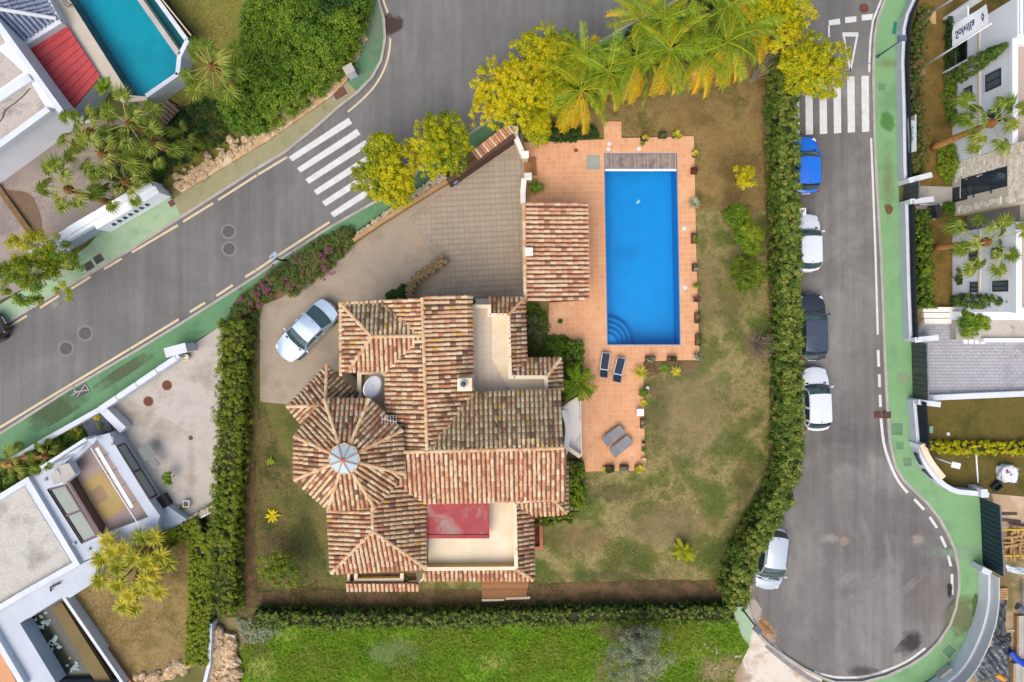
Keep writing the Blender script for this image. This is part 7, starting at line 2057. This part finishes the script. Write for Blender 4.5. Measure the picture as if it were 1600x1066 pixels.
# ================================================================ loungers and things round the pool
NAVY = PM('dark_sling_fabric', [(58, 66, 86), (48, 56, 74)], 2, 4, .85, .2, 90, .08, 60)
GREYS = PM('grey_sling_fabric', [(146, 144, 148), (132, 130, 136)], 2, 4, .85, .2, 90, .08, 60)
ALU = PM('lounger_aluminium', [(196, 198, 202), (170, 172, 178)], 3, 3, .4, 0, 1, .04, 30, metal=.4)
def lounger(label, c, head, fab, L=1.5, w=.56, back=.28, bar=True):
    t = thing('sun_lounger', label, 'sun lounger', (0, 0, 0), 'sun loungers on the pool terrace')
    xb = -L / 2 + L * .30                                       # hinge, head end at -X
    z = .32
    MB().box(((xb + L / 2) / 2, 0, z), (L / 2 - xb - .02, w - .06, .03)).build('seat_sling', fab, t)
    hb = MB(); a = Vector((xb - .015, 0, z)); e = Vector((-L / 2, 0, z + back))
    hb.bar(a, e, w - .06, .03).build('back_sling', fab, t)
    fr = MB()
    for s in (-1, 1):
        fr.bar((L / 2, s * w / 2, z - .01), (xb, s * w / 2, z - .01), .045).bar((xb, s * w / 2, z - .01), (-L / 2, s * w / 2, z + back - .01), .045)
    fr.bar((L / 2, -w / 2, z - .01), (L / 2, w / 2, z - .01), .045)
    fr.build('frame', ALU if fab is NAVY else GREYS, t)
    if bar: MB().bar((xb, -w / 2 - .02, z + .02), (xb, w / 2 + .02, z + .02), .06, .03).build('cross_bar', ALU, t)
    for x in (L / 2 - .18, xb - .02):
        for s in (-1, 1): MB().bar((x, s * w / 2, 0), (x, s * w / 2, z - .03), .045).build('leg', ALU if fab is NAVY else GREYS, t)
    p, h = W(*c, .35), W(*head, .35); d = p - h
    t.location = (p.x, p.y, DZ + .012); t.rotation_euler = (0, 0, math.atan2(d.y, d.x))
lounger('dark blue sun lounger nearer the villa hedge', (944.5, 570), (942, 588), NAVY, 1.48, .5)
lounger('dark blue sun lounger of the upper pair, nearer the terrace edge', (966.5, 577.5), (962, 596), NAVY, 1.48, .52)
lounger('grey sun lounger of the lower pair, nearer the pool', (958, 680.5), (945, 690), GREYS, 1.4, .6, .1, False)
lounger('grey sun lounger of the lower pair, nearer the terrace bottom', (970, 697), (957, 707), GREYS, 1.45, .6, .1, False)

for k, (x, y, r, lab) in enumerate(((952.3, 225, .13, 'white round pool lid near the terrace step, upper one of two'), (950.7, 233.2, .13, 'white round pool lid near the terrace step, lower one of two'), (998.3, 232.6, .13, 'white round pool lid behind the timber cover'),
                                   (1069.3, 357, .13, 'white round lid on the right pool edge, upper one'), (1070.8, 449.5, .13, 'white round lid on the right pool edge, lower one'))):
    p = W(x, y, DZ + .012); t = thing('skimmer', lab, 'lid', p, 'white round pool lids')
    MB().lathe([(r, 0), (r, .012), (r * .92, .02)], p, 20).build('rim', WHITEP, t); MB().lathe([(r * .8, .02), (r * .8, .026)], p, 20).build('cap', WHITE2, t)
t = thing('pump_hatch', 'pale grey square hatch in the terrace beside the timber pool cover', 'hatch', W(927, 254, DZ))
p = W(927, 254, DZ + .012); MB().box(p, (.80, .88, .02)).build('frame', PM('hatch_frame', [(150, 152, 146)]), t); MB().box(p + Vector((0, 0, .014)), (.72, .80, .02)).build('lid', PM('hatch_lid', [(166, 168, 158), (152, 156, 148)], 1.5, 5, .7), t)
t = thing('floor_drain', 'small brown drain grate in the terrace near the dark shrubs', 'drain', W(900, 235, DZ)); MB().box(W(900, 235, DZ + .014), (.22, .2, .02)).build('grate', RUST, t)
t = thing('side_table', 'small white square table on the terrace edge above the grey loungers', 'table', W(1000.5, 645, DZ))
p = W(1000.5, 644.5, .55); bevel(MB().box((p.x, p.y, .55), (.44, .44, .04)).build('table_top', WHITEP, t), .03)
for sx in (-1, 1):
    for sy in (-1, 1): MB().bar((p.x + sx * .17, p.y + sy * .17, DZ), (p.x + sx * .17, p.y + sy * .17, .53), .04).build('leg', WHITEP, t)
# pots and planter boxes along the terrace edges
POTD = PM('dark_pot', [(70, 64, 60), (58, 52, 50)], 3, 4, .8, .2, 40, .12, 30); POTR = PM('maroon_pot', [(112, 52, 56), (92, 44, 48)], 3, 4, .7, .1, 40, .12, 30)
POTB = PM('brown_trough', [(112, 76, 54), (94, 64, 46)], 3, 4, .85, .2, 40, .12, 30); POTG = PM('green_trough', [(60, 82, 60), (50, 70, 52)], 3, 4, .7); POTC = PM('clay_pot', [(186, 116, 80), (170, 102, 70)], 3, 5, .85, .2, 40, .1, 30)
RLEAF = LM('maroon_leaf', [(90, 36, 48), (124, 54, 62), (110, 90, 50)], .3)
def pot(c, lab, mat, leaf=GLEAF, box=None, r=.17, h=.3, lr=.26, n=18, kind='bush', tint=(.2, .9)):
    p = W(c[0], c[1], DZ + .015); t = thing('planter', lab, 'planter', p, 'pots and troughs along the terrace edge')
    if box:
        m = MB(); w, d = box
        m.wall([(p.x - w / 2, p.y - d / 2), (p.x + w / 2, p.y - d / 2), (p.x + w / 2, p.y + d / 2), (p.x - w / 2, p.y + d / 2)], .04, p.z, p.z + h, closed=True).build('trough', mat, t)
        MB().box((p.x, p.y, p.z + h * .42), (w - .05, d - .05, h * .84)).build('soil', SOIL, t)
    else:
        MB().lathe([(r * .7, 0), (r, h), (r * 1.08, h), (r * 1.08, h + .03), (r * .92, h + .03), (r * .9, h - .05)], p, 16).build('pot', mat, t)
    if kind == 'bush':
        v = rng.normal(size=(n, 3)); v = v / np.linalg.norm(v, axis=1, keepdims=True); v[:, 2] = abs(v[:, 2])
        sx, sy = (box[0] * .45, box[1] * .5) if box else (lr, lr)
        cc = np.array([p.x, p.y, p.z + h + .08]) + v * np.array([max(sx, .1), max(sy, .1), lr * .9])
        leaf_obj('plant', *clump_leaves(cc, .09, 16, v, rng.uniform(*tint, n), .085, .05), leaf, t)
    elif kind == 'spiky':
        bm, tl = MB(), []; rosette(bm, p + Vector((0, 0, h)), n, lr * 1.4, .05, .8, tl, .6); rosette_obj('plant', bm, tl, leaf, t)
    return t
pot((1006, 217), 'dark trough with a yellowish plant behind the timber pool cover', POTD, YLEAF, (.4, .26), n=12); pot((1003, 225), 'low green pot plant in front of the dark trough behind the pool cover', POTC, GLEAF, r=.1, h=.14, lr=.12, n=8, tint=(.5, 1))
pot((1034, 213), 'dark green empty-looking trough on the top terrace edge', POTG, DLEAF, (.46, .3), h=.34, n=6, tint=(0, .3)); pot((1056, 213), 'green trough with a bright spiky plant on the top terrace edge', POTG, YUC, (.46, .26), lr=.32, n=30, kind='spiky')
pot((1084, 241), 'dark pot with a yellow-green plant beside the timber pool cover end', POTD, YUC, (.2, .4), lr=.22, n=20, kind='spiky'); pot((1083, 268), 'maroon leaved plant on the right terrace edge', POTR, RLEAF, (.3, .36), n=16)
pot((1083, 318), 'spidery grey-green pot plant on the right terrace edge', POTD, OLEAF, lr=.36, n=44, kind='spiky'); pot((1083.5, 373), 'maroon trough with a small plant on the right terrace edge', POTR, GLEAF, (.28, .6), n=8)
pot((1084.5, 418.5), 'dark grey trough on the right terrace edge', POTD, OLEAF, (.26, .44), n=6); pot((1086, 446), 'small bright green pot plant near the lower white lid', POTC, GLEAF, r=.12, h=.2, lr=.15, n=12, tint=(.6, 1))
pot((1087, 468), 'reddish twiggy pot plant low on the right terrace edge', POTD, RLEAF, r=.14, h=.2, lr=.26, n=26, kind='spiky'); pot((1088.5, 497), 'brown trough second from the lower right terrace corner', POTB, DLEAF, (.28, .62), n=6, tint=(.2, .6))
pot((1089.5, 531), 'brown trough at the lower right pool corner', POTB, DLEAF, (.28, .66), n=6, tint=(.2, .6)); pot((1088.5, 556.5), 'grey-green bushy plant at the lower right terrace corner', POTD, OLEAF, r=.16, h=.16, lr=.24, n=22)
pot((1049, 560.5), 'dark brown trough on the terrace edge below the pool', POTB, DLEAF, (.54, .26), n=8, tint=(0, .5)); pot((1015, 561), 'brown trough with dry plants on the terrace edge below the pool', POTB, OLEAF, (.56, .3), n=12)
pot((1000, 581), 'leggy yellow-green pot plant at the inner corner of the terrace', POTC, YUC, r=.18, h=.26, lr=.44, n=44, kind='spiky'); pot((1003, 612), 'round bright green pot plant on the terrace edge', POTC, GLEAF, r=.18, h=.26, lr=.26, n=34, tint=(.4, .9))
pot((1004, 629), 'low yellowish plant between the round green plant and the white table', POTC, YUC, r=.14, h=.14, lr=.22, n=26, kind='spiky'); pot((1003.5, 661), 'brown trough just below the white table', POTB, OLEAF, (.26, .56), n=7)
pot((1004.5, 690), 'small dark pot beside the lower grey lounger', POTD, DLEAF, r=.08, h=.14, lr=.08, n=4); pot((1005, 702), 'tiny pot plant beside the lower grey lounger', POTD, GLEAF, r=.08, h=.14, lr=.12, n=8)
pot((1005, 718), 'pale clay pot near the lower terrace corner', PM('pale_clay', [(214, 176, 140)]), GLEAF, r=.15, h=.24, lr=.06, n=3, kind='none'); pot((943.5, 732), 'dark pot with yellow-green leaves at the lower left terrace corner', POTD, YUC, r=.12, h=.2, lr=.18, n=20, kind='spiky')
pot((952, 731.5), 'dark bushy trough on the bottom terrace edge', POTD, DLEAF, (.52, .34), n=14, tint=(0, .4)); pot((974.5, 731), 'brown trough with mixed plants on the bottom terrace edge', POTB, OLEAF, (.5, .34), n=16); pot((998, 731), 'trough of yellow-green plants at the lower right terrace corner', POTB, YUC, (.5, .3), lr=.3, n=44, kind='spiky')
pot((834, 297), 'grey pot under the small green bush by the entrance wall', POTD, GLEAF, r=.2, h=.3, lr=.2, n=10)
gl_ = thing('garden_lamp', 'small white globe lamp on the lawn beside the round green pot plant', 'garden lamp', W(1012, 606, LZ)); p = W(1011, 606, .25)
MB().tube([(p.x, p.y, LZ), (p.x, p.y, .25)], .03, 8).build('stem', METAL_G, gl_); MB().lathe([(.03, 0), (.11, .06), (.13, .13), (.1, .2), (.03, .24)], (p.x, p.y, .22), 14).build('globe', WHITEP, gl_)
sk = thing('pool_float', 'small pale chlorine float drifting in the upper part of the blue pool', 'pool float', W(998, 315, .03))
p = W(998, 314.5, .05); MB().lathe([(.07, -.03), (.09, .0), (.09, .04), (.04, .06), (.04, .1)], p, 16).build('float', PM('pale_blue_plastic', [(140, 200, 226)], rough=.4), sk); MB().lathe([(.06, -.03), (.08, .0), (.06, .04)], p - Vector((.09, .08, 0)), 12).build('cap', MATS['pale_blue_plastic'], sk)
ml = thing('letter_box', 'small grey-blue letter box at the foot of the gate wall', 'letter box', W(712, 286)); p = W(712, 285, .9)
MB().bar((p.x, p.y, .08), (p.x, p.y, .9), .06).build('post', METAL_D, ml); MB().box((p.x, p.y, .98), (.28, .2, .2), .6).build('box', PM('blue_grey_box', [(120, 136, 156)]), ml)

# ================================================================ street furniture on the right
def lamp(label, base, head, z, mat, headmat, arm=.0, r=.05):
    b, h = W(*base), W(*head, z); t = thing('street_lamp', label, 'street lamp', (b.x, b.y, PZ))
    top = Vector((b.x, b.y, z)); d = (h - top); d.z = 0
    MB().tube([(b.x, b.y, 0), (b.x, b.y, z * .5), top], [r * 1.3, r, r * .8], 10).build('pole', mat, t, smooth=True)
    MB().lathe([(r * 2.4, 0), (r * 2.4, .04), (r * 1.4, .08)], (b.x, b.y, PZ), 12).build('base_plate', mat, t)
    e = top + (d if d.length > .05 else Vector((.3, 0, 0)))
    MB().tube([top, top + Vector((0, 0, .06)), e + Vector((0, 0, .04))], r * .6, 8).build('arm', mat, t)
    hd = bevel(MB().box(e + Vector((0, 0, .02)), (.52, .34, .09), math.atan2(d.y, d.x)).build('lantern', headmat, t), .02)
    MB().box(e - Vector((0, 0, .035)), (.40, .24, .02), math.atan2(d.y, d.x)).build('lens', LAMPC, hd)
DGREY = PM('slate_metal', [(96, 106, 124), (82, 92, 108)], 3, 3, .5, 0, 1, .05, 20)
lamp('grey street lamp leaning over the green pavement at the top right', (1369, 90), (1409, 60), 3.1, DGREY, DGREY)
lamp('white lamp arm rising from the curved white wall over the lower lawn', (1449, 711), (1493, 727), 2.9, WHITEP, WHITEP, r=.045)
lamp('slate blue street lamp beside the earth heap at the turning circle', (1160, 952), (1183, 984), 3.1, DGREY, DGREY)
lamp('street lamp with a pale square head over the kerb by the bougainvillea', (447, 408), (428, 400), 2.6, PM('dark_green_metal', [(40, 66, 56)]), PM('pale_lamp_head', [(160, 172, 186)]))
for c, lab in (((1426, 109), 0), ((1443, 27), 1)):
    t = thing('flagpole_footing', ('tan paved footing under the pole with the flag', 'tan paved footing under the bare pole')[lab], 'footing', W(*c, LZ), 'tan flagpole footings')
    p = W(c[0] + 9, c[1], .12)
    q0 = (.82, .84)
    for i in range(3):
        for j in range(3):
            MB().box((p.x - .28 + .28 * i, p.y - .28 + .28 * j, .08), (.27, .27, .1 + random.uniform(0, .008))).build('slab', PM('tan_slab', [(214, 180, 126), (200, 166, 112)], 2, 5, .85, island=.08), t)
def flagpole(label, base, top, z):
    b, e = W(*base), W(*top, z); t = thing('flagpole', label, 'flagpole', (b.x, b.y, .14), 'white flagpoles on tan footings')
    MB().tube([(b.x, b.y, .13), e.lerp(Vector((b.x, b.y, .13)), .5), e], [.065, .055, .04], 12).build('pole', WHITEP, t, smooth=True)
    MB().lathe([(.12, 0), (.12, .05), (.07, .09)], (b.x, b.y, .13), 12).build('collar', METAL_G, t)
    MB().lathe([(.02, 0), (.06, .04), (.06, .08), (.01, .13)], e, 12).build('finial', WHITEP, t)
    return b, e
b, e = flagpole('white flagpole carrying the printed white banner', (1438, 107), (1547, 38), 6.2)
flagpole('bare white flagpole cut by the top edge of the photo', (1444, 27), (1560, -46), 6.2)
# banner: hangs along the pole, blown to the north, print on the face seen from above
fl = thing('banner_flag', 'white vertical banner with dark blue lettering and a diamond emblem on the flagpole', 'flag', b.lerp(e, .5))
up = (e - b).normalized()
lo_, hi_ = b.lerp(e, .50) + Vector((0, .06, 0)), b.lerp(e, .985) + Vector((0, .06, 0))
out_ = Vector((-.12, 1.0, .05)); out_ = (out_ - up * out_.dot(up)).normalized()
HL = (hi_ - lo_).length; wd_ = 1.1
m = MB(); nu, nv2 = 24, 8
def flag_pt(u, v):
    """u along the pole from the low end, v away from it"""
    n_ = out_.cross(up)
    taper = 1.0 if u > .12 else (u / .12) ** .5 * .45 + .55
    w_ = .07 * math.sin(u * 7 + v * 2.2) * v
    return lo_ + up * HL * u + out_ * wd_ * v * taper + n_ * w_
for i in range(nu + 1):
    for j in range(nv2 + 1): m.v.append(tuple(flag_pt(i / nu, j / nv2)))
m.f = [(i * (nv2 + 1) + j, (i + 1) * (nv2 + 1) + j, (i + 1) * (nv2 + 1) + j + 1, i * (nv2 + 1) + j + 1) for i in range(nu) for j in range(nv2)]
fo = m.build('cloth', PM('flag_cloth', [(244, 245, 252)], rough=.8, fine=.02, gain=1.0), fl, smooth=True)
INK = PM('dark_blue_ink', [(38, 42, 104)], rough=.7, fine=.03)
def flat_text(txt, size, to_world, mat, parent, name='lettering', bold=0.0, font_w=1.0):
    """letters turned into a mesh whose flat points are carried onto a surface"""
    cu = bpy.data.curves.new('t', 'FONT'); cu.body = txt; cu.size = size; cu.align_x = 'CENTER'; cu.align_y = 'CENTER'; cu.offset = bold; cu.resolution_u = 3
    ob = bpy.data.objects.new('t', cu); COL.objects.link(ob)
    bpy.context.view_layer.update()
    me = ob.evaluated_get(bpy.context.evaluated_depsgraph_get()).to_mesh()
    vs = [tuple(to_world(v.co.x * font_w, v.co.y)) for v in me.vertices]; fs = [tuple(p.vertices) for p in me.polygons]
    bpy.data.objects.remove(ob)
    b_ = MB(); b_.v, b_.f = vs, fs
    return b_.build(name, mat, parent)
nf_ = out_.cross(up); nf_ = nf_ if nf_.z > 0 else -nf_
# seen from the back of the cloth: letter tops towards the pole, reading from the low end up
flat_text('Solvilla', .62, lambda x, y: flag_pt(.40 + x / HL, .47 - y / wd_) + nf_ * .02, INK, fo, bold=.008)
dm = MB()
cu_, cv_ = .875, .5
for a_, s_ in ((0, 1.0),):
    pts = [(.09, 0), (0, .27), (-.09, 0), (0, -.27)]
    inn = [(x * .45, y * .45) for x, y in pts]
    V_ = [flag_pt(cu_ + x * 1.3 / HL, cv_ + y / wd_) + nf_ * .02 for x, y in pts + inn]
    dm.add(V_, [(k, (k + 1) % 4, 4 + (k + 1) % 4, 4 + k) for k in range(4)])
dm.build('emblem', INK, fo)
# printed board fixed to the railing
bd = thing('railing_banner', 'white and teal printed board tied to the bar railing below the zebra crossing', 'sign', W(1422, 212, .8))
a, c = W(1417, 184, .85), W(1417, 240, .85); ex = W(1429, 212, 1.35)
xa = a.x
P0, P1 = Vector((xa, a.y, .72)), Vector((xa, c.y, .72)); lean = Vector((.16, 0, .82))
MB().add([P0, P1, P1 + lean, P0 + lean], [(0, 1, 2, 3)]).build('board', PM('banner_white', [(226, 232, 234)], gain=.9, rough=.5), bd)
bo_ = bd.children[0]; bo_.modifiers.new('solid', 'SOLIDIFY').thickness = .02
n_ = lean.cross(Vector((0, 1, 0))); n_ = n_.normalized(); n_ = n_ if n_.x < 0 else -n_
TEALP = PM('teal_print', [(24, 110, 140)], rough=.5)
L_ = (P1 - P0).length
MB().add([q + n_ * .016 for q in (P0 + lean * .0, P1 + lean * .0, P1 + lean * .34, P0 + lean * .16)], [(0, 1, 2, 3)]).build('teal_band', TEALP, bo_)
MB().add([q + n_ * .016 for q in (P0 + lean * .9, P0.lerp(P1, .16) + lean * .9, P0.lerp(P1, .05) + lean * .2, P0 + lean * .2)], [(0, 1, 2, 3)]).build('corner_print', PM('grey_print', [(150, 140, 140)]), bo_)
flat_text('Solvilla', .36, lambda x, y: P0.lerp(P1, .52 + x / L_) + lean * (.60 + y / .84) + n_ * .018, PM('slate_ink', [(58, 84, 104)]), bo_, bold=.006)
# little sign in front of the small white car
sg = thing('street_sign', 'small white sign with a dark symbol between the hedge and the small white car', 'sign', W(1240, 332))
p = W(1254, 331, 1.6)
MB().tube([(p.x, p.y, 0), (p.x, p.y, 1.58)], .03, 8).build('post', METAL_G, sg)
pl = MB().box((p.x, p.y, 1.6), (.42, .46, .02)).build('plate', PM('sign_white', [(228, 230, 230)]), sg)
for a_, b_ in (((-.07, .14), (-.02, -.14)), ((-.02, -.02), (.12, .14)), ((-.04, .02), (.1, .05))):
    MB().bar((p.x + a_[0], p.y + a_[1], 1.613), (p.x + b_[0], p.y + b_[1], 1.613), .045, .006).build('symbol', BLACKP, pl)
# broken crossed panel in the lower left pavement
bp = thing('pavement_panel', 'broken utility opening with crossed pale boards in the green pavement', 'utility cover', W(127, 611, PZ))
p = W(127, 611, PZ + .02)
MB().box(p, (.95, .6, .02), .5).build('opening', METAL_D, bp)
for a_ in (.12, 1.0):
    MB().box(p + Vector((0, 0, .03 + a_ * .02)), (.95, .05, .02), a_).build('board', CONC, bp)
for o_, r_ in (((-.4, -.16), .5), ((.4, .2), .5 + 1.57), ((-.42, .1), .5 + 1.57)): MB().box(p + Vector((o_[0], o_[1], .015)), (.5, .05, .03), r_).build('edge_board', CONC, bp)

# ================================================================ building site at the right edge
def th(name, lab, cat, c, group=None): return thing(name, lab, cat, W(*c, .06), group)
bg_ = th('bulk_bag', 'crumpled white bulk bag standing on the pale sand', 'bag', (1578, 742))
q = W(1578, 741, .6); m = MB(); n1, n2 = 10, 18
for j in range(n1 + 1):
    for k in range(n2):
        a = 6.2832 * k / n2; sq = (abs(math.cos(a)) ** 4 + abs(math.sin(a)) ** 4) ** -.25
        r = .5 * sq * (1 + .08 * math.sin(5 * a + j) + random.uniform(-.04, .04)) * (1 if j < n1 - 2 else (.8, .45, .12)[j - n1 + 2])
        m.v.append((q.x + r * math.cos(a), q.y + r * math.sin(a), .06 + .62 * min(j, n1 - 2) / (n1 - 2) + (.05 * random.random() if j > 5 else 0)))
m.f = [(j * n2 + k, j * n2 + (k + 1) % n2, (j + 1) * n2 + (k + 1) % n2, (j + 1) * n2 + k) for j in range(n1) for k in range(n2)]
m.build('sack', PM('woven_white', [(232, 234, 240), (214, 216, 222)], 2, 5, .85, .5, 9, .05, 40), bg_)
for a in (.6, 2.2, 3.9, 5.3): 
    x, y = q.x + .5 * math.cos(a), q.y + .5 * math.sin(a); MB().tube([(x, y, .5), (x + .12 * math.cos(a), y + .12 * math.sin(a), .8), (x + .05, y + .14, .55)], .02, 5).build('loop', PM('woven_loop', [(226, 226, 230)]), bg_)
MB().box((q.x - .2, q.y + .12, .735), (.3, .06, .01), .3).build('print_band', PM('red_print', [(196, 60, 60)]), bg_); MB().box((q.x - .26, q.y + .24, .74), (.12, .1, .01), .5).build('printed_mark', INK, bg_)
YEL = PM('yellow_bar_paint', [(226, 190, 40), (206, 170, 36)], 3, 4, .5)
for y, lab in ((828, 'upper'), (868.5, 'lower')):
    tag(MB().bar(W(1563, y, .5), W(1640, y - .5, .5), .09, .09).build('yellow_bar', YEL), lab + ' yellow steel bar beside the tall blue-black gate', 'bar', 'yellow bars of the building site')
LUM = PM('site_timber', [(196, 158, 108), (170, 130, 86), (212, 178, 132)], 2, 6, .85, .2, 30, .15, 24, island=.25)
lp = th('timber_stack', 'untidy stack of timber offcuts between the two yellow bars', 'timber stack', (1585, 848))
for k in range(46):
    x, y = random.uniform(1567, 1606), random.uniform(832, 864); L_ = random.uniform(.3, 1.3)
    MB().box(W(x, y, 0) + Vector((0, 0, .1 + .011 * k)), (L_, random.uniform(.08, .16), .06), random.choice((0, 1.57)) + random.gauss(0, .12)).build('plank', LUM, lp)
DPL = PM('dark_board', [(92, 80, 74), (70, 60, 58)], 2, 5, .8, .2, 30, .15, 24)
for k, (x, y) in enumerate(((1574, 803), (1580, 814), (1592, 820))):
    tag(MB().box(W(x, y, .1 + .03 * k), (1.2, .16, .05), -.1 * k).build('dark_plank', DPL), ('uppermost', 'middle', 'lowest')[k] + ' of three dark boards lying above the timber stack', 'board', 'dark boards by the timber stack')
ws = th('white_sheet', 'folded white plastic sheet below the lower yellow bar', 'plastic sheet', (1590, 890))
def crumple(par, name, c, rx, ry, h, mat, n=22, rot=0.0, z0=.07, zm=.065):
    p = W(*c, 0); m = MB()
    ph = [random.uniform(0, 6.28) for _ in range(6)]
    for j in range(n + 1):
        for i in range(n + 1):
            u, v = i / n * 2 - 1, j / n * 2 - 1
            e = max(0, 1 - max(abs(u), abs(v)) ** 3)
            z = z0 + e * h * (.55 + .25 * math.sin(5 * u + 3 * v + ph[0]) + .2 * math.sin(9 * v - 4 * u + ph[1]) + .16 * math.sin(15 * u + 11 * v + ph[2])) + random.uniform(0, .05) * h
            a_ = math.atan2(v, u); sq = max(abs(math.cos(a_)), abs(math.sin(a_))); k = (sq if 'heap' in name else 1) * (1 + .09 * math.sin(3 * a_ + ph[3]))
            x, y = u * rx * k, v * ry * k
            m.v.append((p.x + x * math.cos(rot) - y * math.sin(rot), p.y + x * math.sin(rot) + y * math.cos(rot), max(zm, z)))
    m.f = [(j * (n + 1) + i, j * (n + 1) + i + 1, (j + 1) * (n + 1) + i + 1, (j + 1) * (n + 1) + i) for j in range(n) for i in range(n)]
    return m.build(name, mat, par)
crumple(ws, 'sheet', (1590, 890), .75, .22, .2, PM('white_plastic', [(222, 232, 236), (200, 212, 218)], 2, 4, .35), rot=-.15)
GPL = PM('dark_plastic_sheet', [(92, 98, 104), (60, 64, 70), (120, 126, 132)], 1.4, 7, .25, .5, 10, .12, 12, spec=.6)
for k, (c, rx, ry, h, lab) in enumerate((((1562, 965), .35, 1.3, .3, 'narrow dark plastic sheet along the ribbed wall'), ((1563, 1000), .6, .5, .35, 'bunched dark plastic sheet in the middle of the debris by the ribbed wall'), ((1550, 1038), 1.1, 1.1, .3, 'wide wet grey plastic sheet at the bottom of the building site'))):
    t = th('plastic_sheet', lab, 'plastic sheet', c, 'dark plastic sheets by the ribbed wall'); crumple(t, 'sheet', c, rx, ry, h, GPL, 26)
pl_ = th('pallet', 'small pale timber pallet behind the pier of the ribbed wall', 'pallet', (1567, 928))
for k in range(5): MB().box(W(1567, 921 + 3.6 * k, .2), (.46, .12, .03)).build('slat', LUM, pl_)
for k in (-1, 1): MB().box(W(1567 + 6 * k, 928, .11), (.08, .7, .12)).build('bearer', LUM, pl_)
tag(MB().tube([W(1589, 948, .2), W(1602, 956, .2)], .2, 14).build('grey_pipe', PM('grey_plastic_pipe', [(110, 116, 124), (92, 98, 106)], 3, 3, .4)), 'short thick grey pipe on top of the concrete panel', 'pipe')
for (x0_, y0_, x1_, y1_), lab in (((1588, 963, 1640, 1030), 'upper pale formwork panel at the right edge'), ((1582, 1037, 1640, 1090), 'lower pale formwork panel at the bottom right corner')):
    t = th('formwork_panel', lab, 'panel', (x0_, y0_), 'pale formwork panels')
    p0, p1 = W(x0_, y0_, .3), W(x1_, y1_, .3)
    MB().box(((p0.x + p1.x) / 2, (p0.y + p1.y) / 2, .18), (p1.x - p0.x, p0.y - p1.y, .2)).build('panel', CONC, t)
    for k in range(6): MB().box((p0.x + (p1.x - p0.x) * (k + .5) / 6, (p0.y + p1.y) / 2, .3), (.05, p0.y - p1.y - .02, .05)).build('rib', CONC, t)
    MB().box((p0.x + .03, (p0.y + p1.y) / 2, .24), (.08, p0.y - p1.y + .04, .26)).build('edge', LUM, t)
bt = th('blue_tarpaulin', 'rolled bright blue tarpaulin lying across the two formwork panels', 'tarpaulin', (1590, 1028))
MB().tube([W(1579, 1018, .35), W(1588, 1030, .42), W(1600, 1038, .42), W(1612, 1046, .4)], [.16, .2, .17, .15], 9).build('roll', PM('blue_tarp', [(20, 60, 180), (30, 80, 200)], 3, 5, .4, .5, 12, .1, 20), bt)
op = th('orange_bucket', 'orange plastic tub lying by the wet plastic sheet at the bottom', 'tub', (1563, 1058))
a, b2_ = W(1556, 1053, .22), W(1569, 1062, .22); MB().tube([a, a.lerp(b2_, .1), b2_], [.12, .17, .14], 14).build('tub', PM('orange_plastic', [(234, 150, 36)], rough=.4), op); MB().tube([a, a + (a - b2_).normalized() * .03], .18, 14).build('rim', PM('orange_rim', [(214, 130, 30)]), op)
tag(MB().bar(W(1597, 905, .3), W(1598, 950, .3), .06).build('steel_rod', METAL_G), 'thin upright-looking steel rod lying above the grey pipe', 'rod')
tag(MB().tube([W(1575, 986, .1), W(1583, 984, .14), W(1587, 992, .12), W(1596, 996, .12)], .025, 6).build('white_hose', WHITEP), 'thin white hose beside the upper formwork panel', 'hose')
tr_ = th('site_crate', 'dark open crate at the inner end of the wall by the pale sand', 'crate', (1561, 760))
MB().wall(W2([(1551, 762), (1562, 752), (1567, 760), (1557, 768)], .4), .04, .06, .45, closed=True).build('side', METAL_D, tr_); MB().prism(W2([(1552, 762), (1562, 753), (1566, 760), (1557, 767)], .1), .07, .1).build('floor', METAL_D, tr_)
# neighbour garden bits on the right
t = thing('garden_light', 'small teal box light on the lower lawn beside the tall bars', 'garden light', W(1454, 671, LZ)); p = W(1454, 671, .12); MB().box(p, (.26, .46, .12)).build('box', PM('teal_box', [(96, 136, 110)]), t); MB().box(p + Vector((0, 0, .07)), (.2, .4, .02)).build('lens', PM('teal_lens', [(130, 170, 146)], rough=.2), t)
t = thing('garden_marker', 'tiny white cube light on the lower lawn', 'garden light', W(1481, 678, LZ)); p = W(1481, 678, .12); MB().box(p, (.16, .18, .14)).build('cube', WHITEP, t); MB().box(p + Vector((0, 0, .075)), (.1, .1, .012)).build('lens', LAMPC, t)
cpot = thing('planter', 'white square pot with a cactus beside the dark porch on the gravel', 'planter', W(294, 785, LZ)); p = W(293, 786, .2)
MB().wall([(p.x - .18, p.y - .18), (p.x + .18, p.y - .18), (p.x + .18, p.y + .18), (p.x - .18, p.y + .18)], .05, LZ, .42, closed=True).build('pot', WHITE2, cpot); MB().box((p.x, p.y, .2), (.3, .3, .26)).build('soil', SOIL, cpot)
# light litter of pale stones and dry leaves on the meadow edge
lit = thing('loose_stones', 'few loose pale stones in the meadow near the apron', 'stones', W(1130, 1030)); stones(lit, W2([(1100, 1005), (1150, 1000), (1160, 1040), (1120, 1060)]), LZ, 12, .06, .16)
eh = thing('earth_heap', 'small heap of orange-brown earth on the apron beside the slate lamp', 'earth heap', W(1196, 985))
crumple(eh, 'heap', (1198, 984), .5, 1.0, .2, PM('orange_earth', [(176, 130, 84), (158, 114, 72), (190, 148, 104)], 1.5, 7, .95, .4, 24, .15, 20), 20, .5, -.06, -.06)
